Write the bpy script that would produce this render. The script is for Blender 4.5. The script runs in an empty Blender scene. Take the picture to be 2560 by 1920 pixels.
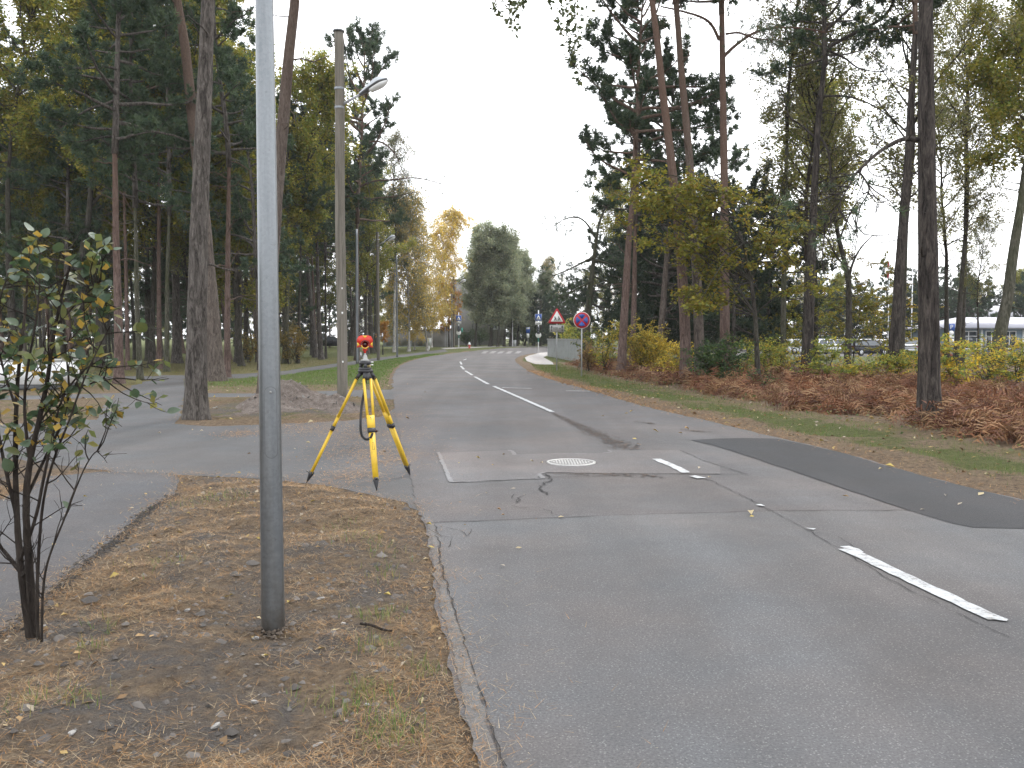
import bpy, bmesh, math, random
import numpy as np
from mathutils import Vector, Matrix

R_ = math.radians
random.seed(7)
sc = bpy.context.scene
col = sc.collection

# ------------------------------------------------------------------ camera
FPX, CX, CY, HOR, CAMH = 2217.0, 1280.0, 960.0, 845.0, 1.65
PITCH = math.atan((CY - HOR) / FPX)
cam = bpy.data.cameras.new('camera')
cam.sensor_width = 36.0
cam.lens = FPX / 2560.0 * 36.0
cam.clip_start, cam.clip_end = 0.1, 3000.0
cam_ob = bpy.data.objects.new('camera', cam)
cam_ob.location = (0, 0, CAMH)
cam_ob.rotation_euler = (R_(90) - PITCH, 0, 0)
col.objects.link(cam_ob)
sc.camera = cam_ob

# ------------------------------------------------------------------ sky and sun (bright overcast)
SUN_EL, SUN_AZ = 48.0, 25.0            # degrees; azimuth clockwise from the road direction (+Y)
world = bpy.data.worlds.new('World')
sc.world = world
world.use_nodes = True
wn, wl = world.node_tree.nodes, world.node_tree.links
wn.clear()
w_out = wn.new('ShaderNodeOutputWorld')
w_bg = wn.new('ShaderNodeBackground')
w_sky = wn.new('ShaderNodeTexSky')
w_sky.sky_type = 'NISHITA'
w_sky.sun_disc = False
w_sky.sun_elevation = R_(SUN_EL)
w_sky.sun_rotation = R_(SUN_AZ)
w_sky.air_density = 1.0
w_sky.dust_density = 4.0
w_hsv = wn.new('ShaderNodeHueSaturation')
w_hsv.inputs['Saturation'].default_value = 0.22
w_mix = wn.new('ShaderNodeMix')
w_mix.data_type = 'RGBA'
w_mix.inputs['Factor'].default_value = 0.62
w_mix.inputs['B'].default_value = (13.4, 13.7, 14.2, 1)      # even cloud cover
w_bg.inputs['Strength'].default_value = 0.15
wl.new(w_sky.outputs['Color'], w_hsv.inputs['Color'])
wl.new(w_hsv.outputs['Color'], w_mix.inputs['A'])
wl.new(w_mix.outputs['Result'], w_bg.inputs['Color'])
wl.new(w_bg.outputs['Background'], w_out.inputs['Surface'])

sun = bpy.data.lights.new('sun', 'SUN')
sun.energy = 1.1
sun.angle = R_(20)
sun.color = (1.0, 0.965, 0.91)
sun_ob = bpy.data.objects.new('sun', sun)
sd = Vector((math.sin(R_(SUN_AZ)) * math.cos(R_(SUN_EL)), math.cos(R_(SUN_AZ)) * math.cos(R_(SUN_EL)), math.sin(R_(SUN_EL))))
sun_ob.rotation_euler = sd.to_track_quat('Z', 'Y').to_euler()
sun_ob.location = (0, 0, 60)
col.objects.link(sun_ob)

sc.view_settings.view_transform = 'Standard'
sc.view_settings.look = 'None'
sc.view_settings.gamma = 1.0
sc.view_settings.exposure = 0.70
sc.view_settings.use_curve_mapping = False
sc.render.engine = 'CYCLES'
sc.cycles.max_bounces = 4
sc.cycles.diffuse_bounces = 3
sc.cycles.glossy_bounces = 2
sc.cycles.transmission_bounces = 4
sc.cycles.transparent_max_bounces = 4
sc.cycles.use_denoising = True
sc.cycles.use_adaptive_sampling = True
sc.cycles.adaptive_threshold = 0.025
sc.cycles.sample_clamp_indirect = 6.0

# ------------------------------------------------------------------ terrain and survey helpers
def sstep(a, b, x):
    t = np.clip((np.asarray(x, float) - a) / (b - a), 0, 1)
    return t * t * (3 - 2 * t)

def hz(x, y):
    """Height of the terrain: level, rising a little past the bend."""
    return 0.45 * sstep(86, 118, y) + 0.004 * np.maximum(0, np.asarray(y, float) - 118)

SP, CP = math.sin(PITCH), math.cos(PITCH)

def ray(u, v):
    cx, cy = (u - CX) / FPX, (CY - v) / FPX
    return Vector((cx, CP + SP * cy, -SP + CP * cy))

def G(u, v):
    """Ground point that the surveyed picture point (2560 x 1920) stands on."""
    d = ray(u, v)
    t = 5.0
    for _ in range(60):
        z = CAMH + t * d.z
        h = float(hz(t * d.x, t * d.y))
        if d.z > -1e-4:
            break
        t2 = (h - CAMH) / d.z
        if abs(t2 - t) < 1e-4:
            break
        t = 0.5 * t + 0.5 * t2
    return Vector((t * d.x, t * d.y, float(hz(t * d.x, t * d.y))))

def P(u, v, dist):
    """Point at a given distance down the road (world y)."""
    d = ray(u, v)
    t = dist / d.y
    return Vector((t * d.x, dist, CAMH + t * d.z))

def D(x, y):
    return G(x * 1.15732, y * 1.15732)

# ------------------------------------------------------------------ mesh building
class MB:
    def __init__(self):
        self.v, self.c, self.n = [], [], 0
        self.f3, self.f4, self.m3, self.m4 = [], [], [], []
        self.hascol = False

    def add(self, v, f4=None, f3=None, mat=0, colr=None):
        v = np.asarray(v, np.float32).reshape(-1, 3)
        k = len(v)
        if colr is None:
            c = np.ones((k, 3), np.float32)
        else:
            c = np.asarray(colr, np.float32)
            if c.ndim == 1:
                c = np.tile(c, (k, 1))
            self.hascol = True
        self.v.append(v)
        self.c.append(c)
        if f4 is not None and len(f4):
            f = np.asarray(f4, np.int64).reshape(-1, 4) + self.n
            self.f4.append(f)
            self.m4.append(np.full(len(f), mat, np.int32))
        if f3 is not None and len(f3):
            f = np.asarray(f3, np.int64).reshape(-1, 3) + self.n
            self.f3.append(f)
            self.m3.append(np.full(len(f), mat, np.int32))
        self.n += k
        return self

    def mesh(self, name, mats, smooth=False):
        me = bpy.data.meshes.new(name)
        v = np.concatenate(self.v) if self.v else np.zeros((0, 3), np.float32)
        f4 = np.concatenate(self.f4) if self.f4 else np.zeros((0, 4), np.int64)
        f3 = np.concatenate(self.f3) if self.f3 else np.zeros((0, 3), np.int64)
        m = np.concatenate([x for x in self.m4] + [x for x in self.m3]) if (self.m4 or self.m3) else np.zeros(0, np.int32)
        me.vertices.add(len(v))
        me.vertices.foreach_set('co', v.ravel())
        nl = f4.size + f3.size
        me.loops.add(nl)
        me.loops.foreach_set('vertex_index', np.concatenate([f4.ravel(), f3.ravel()]).astype(np.int32))
        me.polygons.add(len(f4) + len(f3))
        st = np.concatenate([np.arange(len(f4)) * 4, f4.size + np.arange(len(f3)) * 3]).astype(np.int32)
        me.polygons.foreach_set('loop_start', st)
        me.polygons.foreach_set('material_index', m)
        if smooth:
            me.polygons.foreach_set('use_smooth', np.ones(len(st), bool))
        if self.hascol:
            a = me.color_attributes.new('Col', 'FLOAT_COLOR', 'POINT')
            c = np.concatenate(self.c)
            a.data.foreach_set('color', np.concatenate([c, np.ones((len(c), 1), np.float32)], 1).ravel())
        for mt in (mats if isinstance(mats, (list, tuple)) else [mats]):
            me.materials.append(mt)
        me.update(calc_edges=True)
        me.validate()
        return me

    def build(self, name, mats, parent=None, smooth=False, loc=None):
        ob = bpy.data.objects.new(name, self.mesh(name, mats, smooth))
        col.objects.link(ob)
        if parent is not None:
            ob.parent = parent
        if loc is not None:
            ob.location = loc
        return ob

def put(name, me, parent=None, loc=(0, 0, 0), rot=(0, 0, 0), scale=(1, 1, 1)):
    ob = bpy.data.objects.new(name, me)
    col.objects.link(ob)
    ob.parent = parent
    ob.location, ob.rotation_euler, ob.scale = loc, rot, scale
    return ob

def thing(name, label, cat, loc=(0, 0, 0), rz=0.0, group=None):
    ob = bpy.data.objects.new(name, None)
    ob.empty_display_size = 0.2
    col.objects.link(ob)
    ob.location = loc
    ob.rotation_euler = (0, 0, rz)
    ob['label'], ob['category'] = label, cat
    if group:
        ob['group'] = group
    return ob

def tag(ob, label=None, cat=None, group=None, kind=None):
    if label: ob['label'] = label
    if cat: ob['category'] = cat
    if group: ob['group'] = group
    if kind: ob['kind'] = kind
    return ob

def nrm(a):
    a = np.asarray(a, float)
    return a / np.maximum(np.linalg.norm(a, axis=-1, keepdims=True), 1e-9)

def tube(mb, pts, rad, n=8, mat=0, colr=None, cap=True, wob=0.0, rng=None):
    pts = np.asarray([tuple(p) for p in pts], float)
    k = len(pts)
    rad = np.broadcast_to(np.asarray(rad, float), (k,))
    t = np.gradient(pts, axis=0) if k > 2 else np.repeat((pts[1:] - pts[:1]), k, 0)
    t = nrm(t)
    ref = np.array([0, 0, 1.0]) if abs(t[:, 2]).mean() < 0.8 else np.array([0, 1.0, 0])
    a = nrm(np.cross(t, ref))
    b = np.cross(t, a)
    ang = np.arange(n) / n * 2 * np.pi
    r = rad[:, None] * np.ones((1, n))
    if wob and rng is not None:
        r = r * (1 + rng.normal(0, wob, (k, n)))
    v = pts[:, None] + r[..., None] * (np.cos(ang)[None, :, None] * a[:, None] + np.sin(ang)[None, :, None] * b[:, None])
    i = np.arange(k - 1)[:, None] * n
    j = np.arange(n)[None]
    j2 = (j + 1) % n
    q = np.stack([i + j, i + j2, i + n + j2, i + n + j], -1).reshape(-1, 4)
    v = v.reshape(-1, 3)
    f3 = None
    if cap:
        v = np.concatenate([v, pts[:1], pts[-1:]])
        c0, c1 = k * n, k * n + 1
        jj = np.arange(n)
        f3 = np.concatenate([np.stack([np.full(n, c0), (jj + 1) % n, jj], -1),
                             np.stack([np.full(n, c1), (k - 1) * n + jj, (k - 1) * n + (jj + 1) % n], -1)])
    mb.add(v, q, f3, mat, colr)

BOXF = [(0, 3, 2, 1), (4, 5, 6, 7), (0, 1, 5, 4), (1, 2, 6, 5), (2, 3, 7, 6), (3, 0, 4, 7)]

def box(mb, c, s, mat=0, rz=0.0, colr=None, taper=1.0):
    x, y, z = s[0] / 2, s[1] / 2, s[2] / 2
    v = np.array([(-x, -y, -z), (x, -y, -z), (x, y, -z), (-x, y, -z), (-x * taper, -y * taper, z), (x * taper, -y * taper, z), (x * taper, y * taper, z), (-x * taper, y * taper, z)])
    cs, sn = math.cos(rz), math.sin(rz)
    v = np.stack([v[:, 0] * cs - v[:, 1] * sn, v[:, 0] * sn + v[:, 1] * cs, v[:, 2]], -1) + np.asarray(tuple(c))
    mb.add(v, BOXF, None, mat, colr)

def beam(mb, p0, p1, w0, h0, w1=None, h1=None, side=None, mat=0, colr=None):
    """Box bar from p0 to p1; w along side, h across."""
    p0, p1 = np.array(tuple(p0), float), np.array(tuple(p1), float)
    w1 = w0 if w1 is None else w1
    h1 = h0 if h1 is None else h1
    t = nrm(p1 - p0)
    s = np.array(tuple(side), float) if side is not None else np.cross(t, (0, 0, 1.0) if abs(t[2]) < 0.9 else (0, 1.0, 0))
    s = nrm(s - t * np.dot(s, t))
    u = np.cross(t, s)
    v = []
    for p, w, h in ((p0, w0, h0), (p1, w1, h1)):
        for a, b in ((-1, -1), (1, -1), (1, 1), (-1, 1)):
            v.append(p + s * a * w / 2 + u * b * h / 2)
    mb.add(v, BOXF, None, mat, colr)

def lathe(mb, prof, c=(0, 0, 0), n=20, mat=0, colr=None):
    prof = np.asarray(prof, float)
    pts = np.zeros((len(prof), 3))
    pts[:, 2] = prof[:, 1]
    ang = np.arange(n) / n * 2 * np.pi
    v = np.stack([prof[:, :1] * np.cos(ang), prof[:, :1] * np.sin(ang), np.repeat(prof[:, 1:2], n, 1)], -1).reshape(-1, 3) + np.asarray(tuple(c))
    k = len(prof)
    i = np.arange(k - 1)[:, None] * n
    j = np.arange(n)[None]
    q = np.stack([i + j, i + (j + 1) % n, i + n + (j + 1) % n, i + n + j], -1).reshape(-1, 4)
    mb.add(v, q, None, mat, colr)

def disc_plate(mb, c, r, th, n=28, axis='y', mat=0, r_in=0.0):
    """Flat round plate (or ring) facing -y (towards the road user)."""
    ang = np.arange(n) / n * 2 * np.pi
    def ring(rr, y):
        return np.stack([rr * np.cos(ang), np.full(n, y), rr * np.sin(ang)], -1)
    j = np.arange(n); j2 = (j + 1) % n
    if r_in <= 0:
        v = np.concatenate([ring(r, -th / 2), ring(r, th / 2), [[0, -th / 2, 0]], [[0, th / 2, 0]]]) + np.asarray(tuple(c))
        mb.add(v, np.stack([j, j2, n + j2, n + j], -1), np.concatenate([np.stack([np.full(n, 2 * n), j2, j], -1), np.stack([np.full(n, 2 * n + 1), n + j, n + j2], -1)]), mat)
    else:
        v = np.concatenate([ring(r, -th / 2), ring(r, th / 2), ring(r_in, -th / 2), ring(r_in, th / 2)]) + np.asarray(tuple(c))
        q = np.concatenate([np.stack([j, j2, n + j2, n + j], -1), np.stack([2 * n + j, 3 * n + j, 3 * n + j2, 2 * n + j2], -1), np.stack([j, 2 * n + j, 2 * n + j2, j2], -1), np.stack([n + j, n + j2, 3 * n + j2, 3 * n + j], -1)])
        mb.add(v, q, None, mat)

def plate(mb, poly, y0, th, mat=0):
    """Convex polygon in the x-z plane with thickness th."""
    poly = np.asarray(poly, float)
    n = len(poly)
    a = np.stack([poly[:, 0], np.full(n, y0), poly[:, 1]], -1)
    b = a + (0, th, 0)
    cen = poly.mean(0)
    v = np.concatenate([a, b, [[cen[0], y0, cen[1]]], [[cen[0], y0 + th, cen[1]]]])
    j = np.arange(n); j2 = (j + 1) % n
    mb.add(v, np.stack([j, j2, n + j2, n + j], -1), np.concatenate([np.stack([np.full(n, 2 * n), j2, j], -1), np.stack([np.full(n, 2 * n + 1), n + j, n + j2], -1)]), mat)

def in_poly(px, py, poly):
    poly = np.asarray(poly, float)[:, :2]
    ins = np.zeros(px.shape, bool)
    n = len(poly)
    for i in range(n):
        x1, y1 = poly[i]; x2, y2 = poly[(i + 1) % n]
        if y1 == y2:
            continue
        c = ((y1 > py) != (y2 > py)) & (px < (x2 - x1) * (py - y1) / (y2 - y1) + x1)
        ins ^= c
    return ins

def seg_dist(px, py, pts, closed=False):
    pts = np.asarray(pts, float)[:, :2]
    n = len(pts)
    d = np.full(px.shape, 1e9)
    for i in range(n if closed else n - 1):
        a, b = pts[i], pts[(i + 1) % n]
        e = b - a
        t = np.clip(((px - a[0]) * e[0] + (py - a[1]) * e[1]) / max(e @ e, 1e-9), 0, 1)
        d = np.minimum(d, np.hypot(px - a[0] - t * e[0], py - a[1] - t * e[1]))
    return d

def poly_sd(px, py, poly):
    """Signed distance, negative inside."""
    d = seg_dist(px, py, poly, True)
    return np.where(in_poly(px, py, poly), -d, d)

def resample(pts, step):
    out = []
    pts = [np.array(tuple(p)[:2], float) for p in pts]
    for a, b in zip(pts[:-1], pts[1:]):
        n = max(1, int(np.linalg.norm(b - a) / step))
        for i in range(n):
            out.append(a + (b - a) * i / n)
    out.append(pts[-1])
    return np.array(out)

def smooth_line(pts, it=2):
    p = np.array([tuple(q)[:2] for q in pts], float)
    for _ in range(it):
        q = [p[0]]
        for a, b in zip(p[:-1], p[1:]):
            q += [a * .75 + b * .25, a * .25 + b * .75]
        q.append(p[-1])
        p = np.array(q)
    return p

def vnoise(x, y, seed=0):
    """Cheap smooth value noise in 0..1."""
    x, y = np.asarray(x, float), np.asarray(y, float)
    xi, yi = np.floor(x), np.floor(y)
    xf, yf = x - xi, y - yi
    xf, yf = xf * xf * (3 - 2 * xf), yf * yf * (3 - 2 * yf)
    def h(a, b):
        s = np.sin(a * 127.1 + b * 311.7 + seed * 74.7) * 43758.5453
        return s - np.floor(s)
    return (h(xi, yi) * (1 - xf) + h(xi + 1, yi) * xf) * (1 - yf) + (h(xi, yi + 1) * (1 - xf) + h(xi + 1, yi + 1) * xf) * yf

def sheet(name, outline, zoff, mat, jitter=0.0, step=0.3, label=None, seed=1, parent=None):
    """Thin paved sheet lying zoff above the terrain; its outline worn a little."""
    rng = np.random.default_rng(seed)
    o = resample(list(outline) + [outline[0]], step)[:-1] if step else np.array([tuple(p)[:2] for p in outline])
    if jitter:
        far = np.clip(o[:, 1:2] / 20, 0.6, 2.0)
        o = o + (np.stack([vnoise(o[:, 0] * 2.1, o[:, 1] * 2.1, seed), vnoise(o[:, 0] * 2.1, o[:, 1] * 2.1, seed + 9)], -1) - .5) * 2 * jitter * far + rng.normal(0, jitter * .22, o.shape)
    bm = bmesh.new()
    vs = [bm.verts.new((p[0], p[1], 0)) for p in o]
    f = bm.faces.new(vs)
    if f.normal.z == 0:
        f.normal_update()
    bmesh.ops.triangulate(bm, faces=[f])
    ymin, ymax = o[:, 1].min(), o[:, 1].max()
    for yy in (84, 88, 92, 96, 100, 104, 108, 112, 116, 120, 140):
        if ymin < yy < ymax:
            bmesh.ops.bisect_plane(bm, geom=bm.verts[:] + bm.edges[:] + bm.faces[:], plane_co=(0, yy, 0), plane_no=(0, 1, 0))
    for v in bm.verts:
        v.co.z = float(hz(v.co.x, v.co.y)) + zoff
    bmesh.ops.recalc_face_normals(bm, faces=bm.faces[:])
    if sum(fc.normal.z for fc in bm.faces) < 0:
        bmesh.ops.reverse_faces(bm, faces=bm.faces[:])
    me = bpy.data.meshes.new(name)
    bm.to_mesh(me); bm.free()
    me.materials.append(mat)
    ob = put(name, me, parent)
    return ob, o

def ribbon(mb, pts, w, z, mat=0, rng=None, rough=0.0):
    p = np.array([tuple(q)[:2] for q in pts], float)
    t = nrm(np.gradient(p, axis=0)) if len(p) > 2 else np.repeat(nrm(p[1:] - p[:1]), len(p), 0)
    s = np.stack([t[:, 1], -t[:, 0]], -1)
    w = np.broadcast_to(np.asarray(w, float), (len(p),))
    w0, w1 = w / 2, w / 2
    if rng is not None and rough:
        w0 = w0 + rng.normal(0, rough, len(p)); w1 = w1 + rng.normal(0, rough, len(p))
    a, b = p + s * w0[:, None], p - s * w1[:, None]
    v = np.concatenate([np.column_stack([a, hz(a[:, 0], a[:, 1]) + z]), np.column_stack([b, hz(b[:, 0], b[:, 1]) + z])])
    n = len(p); i = np.arange(n - 1)
    mb.add(v, np.stack([i, i + 1, n + i + 1, n + i], -1), None, mat)

# ------------------------------------------------------------------ materials
MATS = {}

def new_mat(name):
    m = bpy.data.materials.new(name)
    m.use_nodes = True
    nt = m.node_tree
    return m, nt.nodes, nt.links, nt.nodes['Principled BSDF']

def noise_node(n, l, scale, detail=4, rough=0.55, vec=None, dist=0.0):
    t = n.new('ShaderNodeTexNoise')
    t.inputs['Scale'].default_value = scale
    t.inputs['Detail'].default_value = detail
    t.inputs['Roughness'].default_value = rough
    t.inputs['Distortion'].default_value = dist
    if vec is not None:
        l.new(vec, t.inputs['Vector'])
    return t

def ramp(n, l, fac, stops):
    r = n.new('ShaderNodeValToRGB')
    el = r.color_ramp.elements
    while len(el) > 1:
        el.remove(el[-1])
    for i, (p, c) in enumerate(stops):
        e = el[0] if i == 0 else el.new(p)
        e.position = p
        e.color = (c, c, c, 1) if not isinstance(c, (tuple, list)) else (*c, 1)
    l.new(fac, r.inputs['Fac'])
    return r

def mixc(n, l, fac, a, b, mode='MIX'):
    m = n.new('ShaderNodeMix')
    m.data_type = 'RGBA'
    m.blend_type = mode
    for sock, x in (('Factor', fac), ('A', a), ('B', b)):
        if isinstance(x, bpy.types.NodeSocket):
            l.new(x, m.inputs[sock])
        elif sock == 'Factor':
            m.inputs[sock].default_value = x
        else:
            m.inputs[sock].default_value = (*x, 1)
    return m.outputs['Result']

def math_node(n, l, op, a, b=None):
    m = n.new('ShaderNodeMath')
    m.operation = op
    for i, x in enumerate((a, b)):
        if x is None:
            continue
        if isinstance(x, bpy.types.NodeSocket):
            l.new(x, m.inputs[i])
        else:
            m.inputs[i].default_value = x
    return m.outputs[0]

def bump(n, l, h, strength, dist, b):
    bp = n.new('ShaderNodeBump')
    bp.inputs['Strength'].default_value = strength
    bp.inputs['Distance'].default_value = dist
    l.new(h, bp.inputs['Height'])
    l.new(bp.outputs['Normal'], b.inputs['Normal'])

def obj_coord(n, l, scale=(1, 1, 1)):
    tc = n.new('ShaderNodeTexCoord')
    mp = n.new('ShaderNodeMapping')
    mp.inputs['Scale'].default_value = scale
    l.new(tc.outputs['Object'], mp.inputs['Vector'])
    return mp.outputs['Vector'], tc

def paint(name, c, rough=0.45, metal=0.0, var=0.12, scale=6.0, spec=0.5, grime=0.0):
    m, n, l, b = new_mat(name)
    vec, _ = obj_coord(n, l)
    t = noise_node(n, l, scale, 5, 0.6, vec)
    dark = tuple(x * (1 - var) for x in c)
    lite = tuple(min(1, x * (1 + var)) for x in c)
    r = ramp(n, l, t.outputs['Fac'], [(0.3, dark), (0.7, lite)])
    out = r.outputs['Color']
    if grime:
        t2 = noise_node(n, l, scale * 3.1, 6, 0.7, vec)
        g = ramp(n, l, t2.outputs['Fac'], [(0.52, 0.0), (0.7, grime)])
        out = mixc(n, l, g.outputs['Color'], out, (0.06, 0.055, 0.045))
    l.new(out, b.inputs['Base Color'])
    rr = ramp(n, l, t.outputs['Fac'], [(0.3, rough * .8), (0.7, min(1, rough * 1.2))])
    l.new(rr.outputs['Color'], b.inputs['Roughness'])
    b.inputs['Metallic'].default_value = metal
    b.inputs['Specular IOR Level'].default_value = spec
    MATS[name] = m
    return m

def asphalt(name, base, speck, speck_amt, stain, patch=0.25, rough=0.85, warm=(1.0, .97, .95)):
    m, n, l, b = new_mat(name)
    vec, _ = obj_coord(n, l)
    big = noise_node(n, l, 0.35, 5, 0.6, vec, 0.4)
    mid = noise_node(n, l, 2.3, 5, 0.65, vec)
    fine = noise_node(n, l, 75, 4, 0.75, vec)
    vor = n.new('ShaderNodeTexVoronoi')
    vor.inputs['Scale'].default_value = 95
    l.new(vec, vor.inputs['Vector'])
    bc = tuple(base * w for w in warm)
    c = ramp(n, l, big.outputs['Fac'], [(0.3, tuple(x * (1 - patch) for x in bc)), (0.7, tuple(x * (1 + patch) for x in bc))]).outputs['Color']
    c = mixc(n, l, ramp(n, l, mid.outputs['Fac'], [(0.45, 0.0), (0.75, stain)]).outputs['Color'], c, tuple(x * .45 for x in bc))
    c = mixc(n, l, ramp(n, l, fine.outputs['Fac'], [(0.35, 0.75), (0.62, 0.0)]).outputs['Color'], c, tuple(x * .45 for x in bc))
    sel = ramp(n, l, vor.outputs['Color'], [(0.62, 0.0), (0.78, speck_amt)])
    near = ramp(n, l, vor.outputs['Distance'], [(0.25, 1.0), (0.5, 0.0)])
    sp = mixc(n, l, 1.0, sel.outputs['Color'], near.outputs['Color'], 'MULTIPLY')
    c = mixc(n, l, sp, c, (speck, speck * .97, speck * .92))
    lane, _ = obj_coord(n, l, (1.1, .045, 1))
    tr = noise_node(n, l, 1.0, 3, 0.5, lane)
    c = mixc(n, l, 1.0, c, ramp(n, l, tr.outputs['Fac'], [(0.35, 0.85), (0.65, 1.10)]).outputs['Color'], 'MULTIPLY')
    hue = noise_node(n, l, 0.55, 4, 0.6, vec)
    c = mixc(n, l, 1.0, c, ramp(n, l, hue.outputs['Fac'], [(0.38, (0.955, 0.985, 1.035)), (0.62, (1.045, 0.985, 0.975))]).outputs['Color'], 'MULTIPLY')
    l.new(c, b.inputs['Base Color'])
    b.inputs['Roughness'].default_value = rough
    b.inputs['Specular IOR Level'].default_value = 0.28
    bump(n, l, fine.outputs['Fac'], 0.45, 0.006, b)
    MATS[name] = m
    return m

asphalt('road_asphalt', 0.108, 0.26, 0.35, 0.30, warm=(1.03, .97, .95))
asphalt('near_asphalt', 0.120, 0.36, 0.34, 0.26, warm=(1.0, .985, .98))
asphalt('dark_asphalt', 0.036, 0.13, 0.35, 0.25, warm=(.95, .98, 1.05))
asphalt('patch_asphalt', 0.135, 0.32, 0.45, 0.22, warm=(1.04, .97, .94))
asphalt('path_asphalt', 0.098, 0.26, 0.25, 0.3, patch=.22, warm=(1.0, 1.0, 1.0))
asphalt('near_path_asphalt', 0.085, 0.22, 0.2, 0.3, patch=.2, warm=(1.0, .99, 1.01))
asphalt('worn_asphalt', 0.14, 0.26, 0.4, 0.4, patch=.35, warm=(1.02, .98, .93))
asphalt('concrete_path', 0.42, 0.5, 0.2, 0.12, patch=.08, warm=(1.0, .95, .90))
asphalt('bitumen_seal', 0.20, 0.4, 0.3, 0.3, patch=.3)
asphalt('crack_fill', 0.030, 0.05, 0.2, 0.3)

def line_paint():
    m, n, l, b = new_mat('line_paint')
    vec, _ = obj_coord(n, l)
    t = noise_node(n, l, 9, 8, 0.75, vec)
    t2 = noise_node(n, l, 60, 3, 0.7, vec)
    s = math_node(n, l, 'ADD', t.outputs['Fac'], math_node(n, l, 'MULTIPLY', t2.outputs['Fac'], 0.35))
    w = ramp(n, l, s, [(0.54, (0.17, 0.165, 0.16)), (0.66, (0.36, 0.37, 0.375)), (0.82, (0.47, 0.485, 0.495))])
    l.new(w.outputs['Color'], b.inputs['Base Color'])
    b.inputs['Roughness'].default_value = 0.7
    MATS['line_paint'] = m
line_paint()
asphalt('faded_paint', 0.175, 0.34, 0.3, 0.35, patch=.3)
asphalt('faded_paint', 0.26, 0.34, 0.3, 0.35, patch=.3)

def ground_mat():
    m, n, l, b = new_mat('forest_floor')
    vec, _ = obj_coord(n, l)
    at = n.new('ShaderNodeAttribute'); at.attribute_name = 'Col'
    sp = n.new('ShaderNodeSeparateColor')
    l.new(at.outputs['Color'], sp.inputs['Color'])
    a = noise_node(n, l, 1.7, 6, 0.65, vec, 0.3)
    f = noise_node(n, l, 14, 6, 0.75, vec)
    ff = noise_node(n, l, 70, 4, 0.75, vec)
    vst, _ = obj_coord(n, l, (1, 1, 1))
    litter = ramp(n, l, f.outputs['Fac'], [(0.30, (0.048, 0.038, 0.030)), (0.45, (0.145, 0.106, 0.072)), (0.60, (0.225, 0.165, 0.108)), (0.8, (0.30, 0.235, 0.16))]).outputs['Color']
    soil = ramp(n, l, ff.outputs['Fac'], [(0.3, (0.058, 0.052, 0.048)), (0.6, (0.145, 0.130, 0.118)), (0.8, (0.21, 0.19, 0.175))]).outputs['Color']
    grass = ramp(n, l, f.outputs['Fac'], [(0.3, (0.050, 0.056, 0.020)), (0.55, (0.098, 0.112, 0.036)), (0.75, (0.17, 0.150, 0.065))]).outputs['Color']
    dry = ramp(n, l, f.outputs['Fac'], [(0.3, (0.085, 0.080, 0.032)), (0.7, (0.19, 0.165, 0.075))]).outputs['Color']
    thr = lambda sock, amt: math_node(n, l, 'ADD', sock, math_node(n, l, 'MULTIPLY', math_node(n, l, 'SUBTRACT', a.outputs['Fac'], 0.5), amt))
    k = lambda s: ramp(n, l, s, [(0.38, 0.0), (0.62, 1.0)]).outputs['Color']
    c = mixc(n, l, k(thr(sp.outputs['Blue'], 1.3)), litter, soil)
    c = mixc(n, l, k(thr(sp.outputs['Green'], 1.2)), c, dry)
    c = mixc(n, l, k(thr(sp.outputs['Red'], 1.0)), c, grass)
    l.new(c, b.inputs['Base Color'])
    b.inputs['Roughness'].default_value = 0.95
    b.inputs['Specular IOR Level'].default_value = 0.15
    h = math_node(n, l, 'ADD', f.outputs['Fac'], math_node(n, l, 'MULTIPLY', ff.outputs['Fac'], 0.4))
    bump(n, l, h, 1.0, 0.09, b)
    MATS['forest_floor'] = m
ground_mat()

def bark_mat(name, low, mid, plate, upper=None, z0=5.0, z1=9.0, scale=5.0, strength=1.0, moss=0.0, zf=.20):
    m, n, l, b = new_mat(name)
    vec, tc = obj_coord(n, l, (scale, scale, scale * zf))
    big = noise_node(n, l, 0.5, 4, 0.6, tc.outputs['Object'])
    fis = noise_node(n, l, 1.5, 7, 0.72, vec, 1.1)
    fine = noise_node(n, l, 7, 5, 0.7, vec, 0.4)
    hgt = math_node(n, l, 'ADD', math_node(n, l, 'MULTIPLY', fis.outputs['Fac'], 0.75), math_node(n, l, 'MULTIPLY', fine.outputs['Fac'], 0.25))
    c = ramp(n, l, hgt, [(0.40, low), (0.50, mid), (0.62, plate)]).outputs['Color']
    if upper:
        sx = n.new('ShaderNodeSeparateXYZ')
        l.new(tc.outputs['Object'], sx.inputs['Vector'])
        zz = math_node(n, l, 'ADD', sx.outputs['Z'], math_node(n, l, 'MULTIPLY', math_node(n, l, 'SUBTRACT', big.outputs['Fac'], 0.5), 5.0))
        mr = n.new('ShaderNodeMapRange')
        mr.inputs['From Min'].default_value = z0; mr.inputs['From Max'].default_value = z1
        l.new(zz, mr.inputs['Value'])
        u = ramp(n, l, fine.outputs['Fac'], [(0.3, tuple(x * .55 for x in upper)), (0.6, upper), (0.8, tuple(x * 1.25 for x in upper))]).outputs['Color']
        c = mixc(n, l, mr.outputs['Result'], c, u)
    if moss:
        c = mixc(n, l, ramp(n, l, big.outputs['Fac'], [(0.45, 0.0), (0.65, moss)]).outputs['Color'], c, (0.055, 0.065, 0.025))
    l.new(c, b.inputs['Base Color'])
    b.inputs['Roughness'].default_value = 0.95
    b.inputs['Specular IOR Level'].default_value = 0.15
    bump(n, l, hgt, strength, 0.09, b)
    MATS[name] = m
    return m

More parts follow.
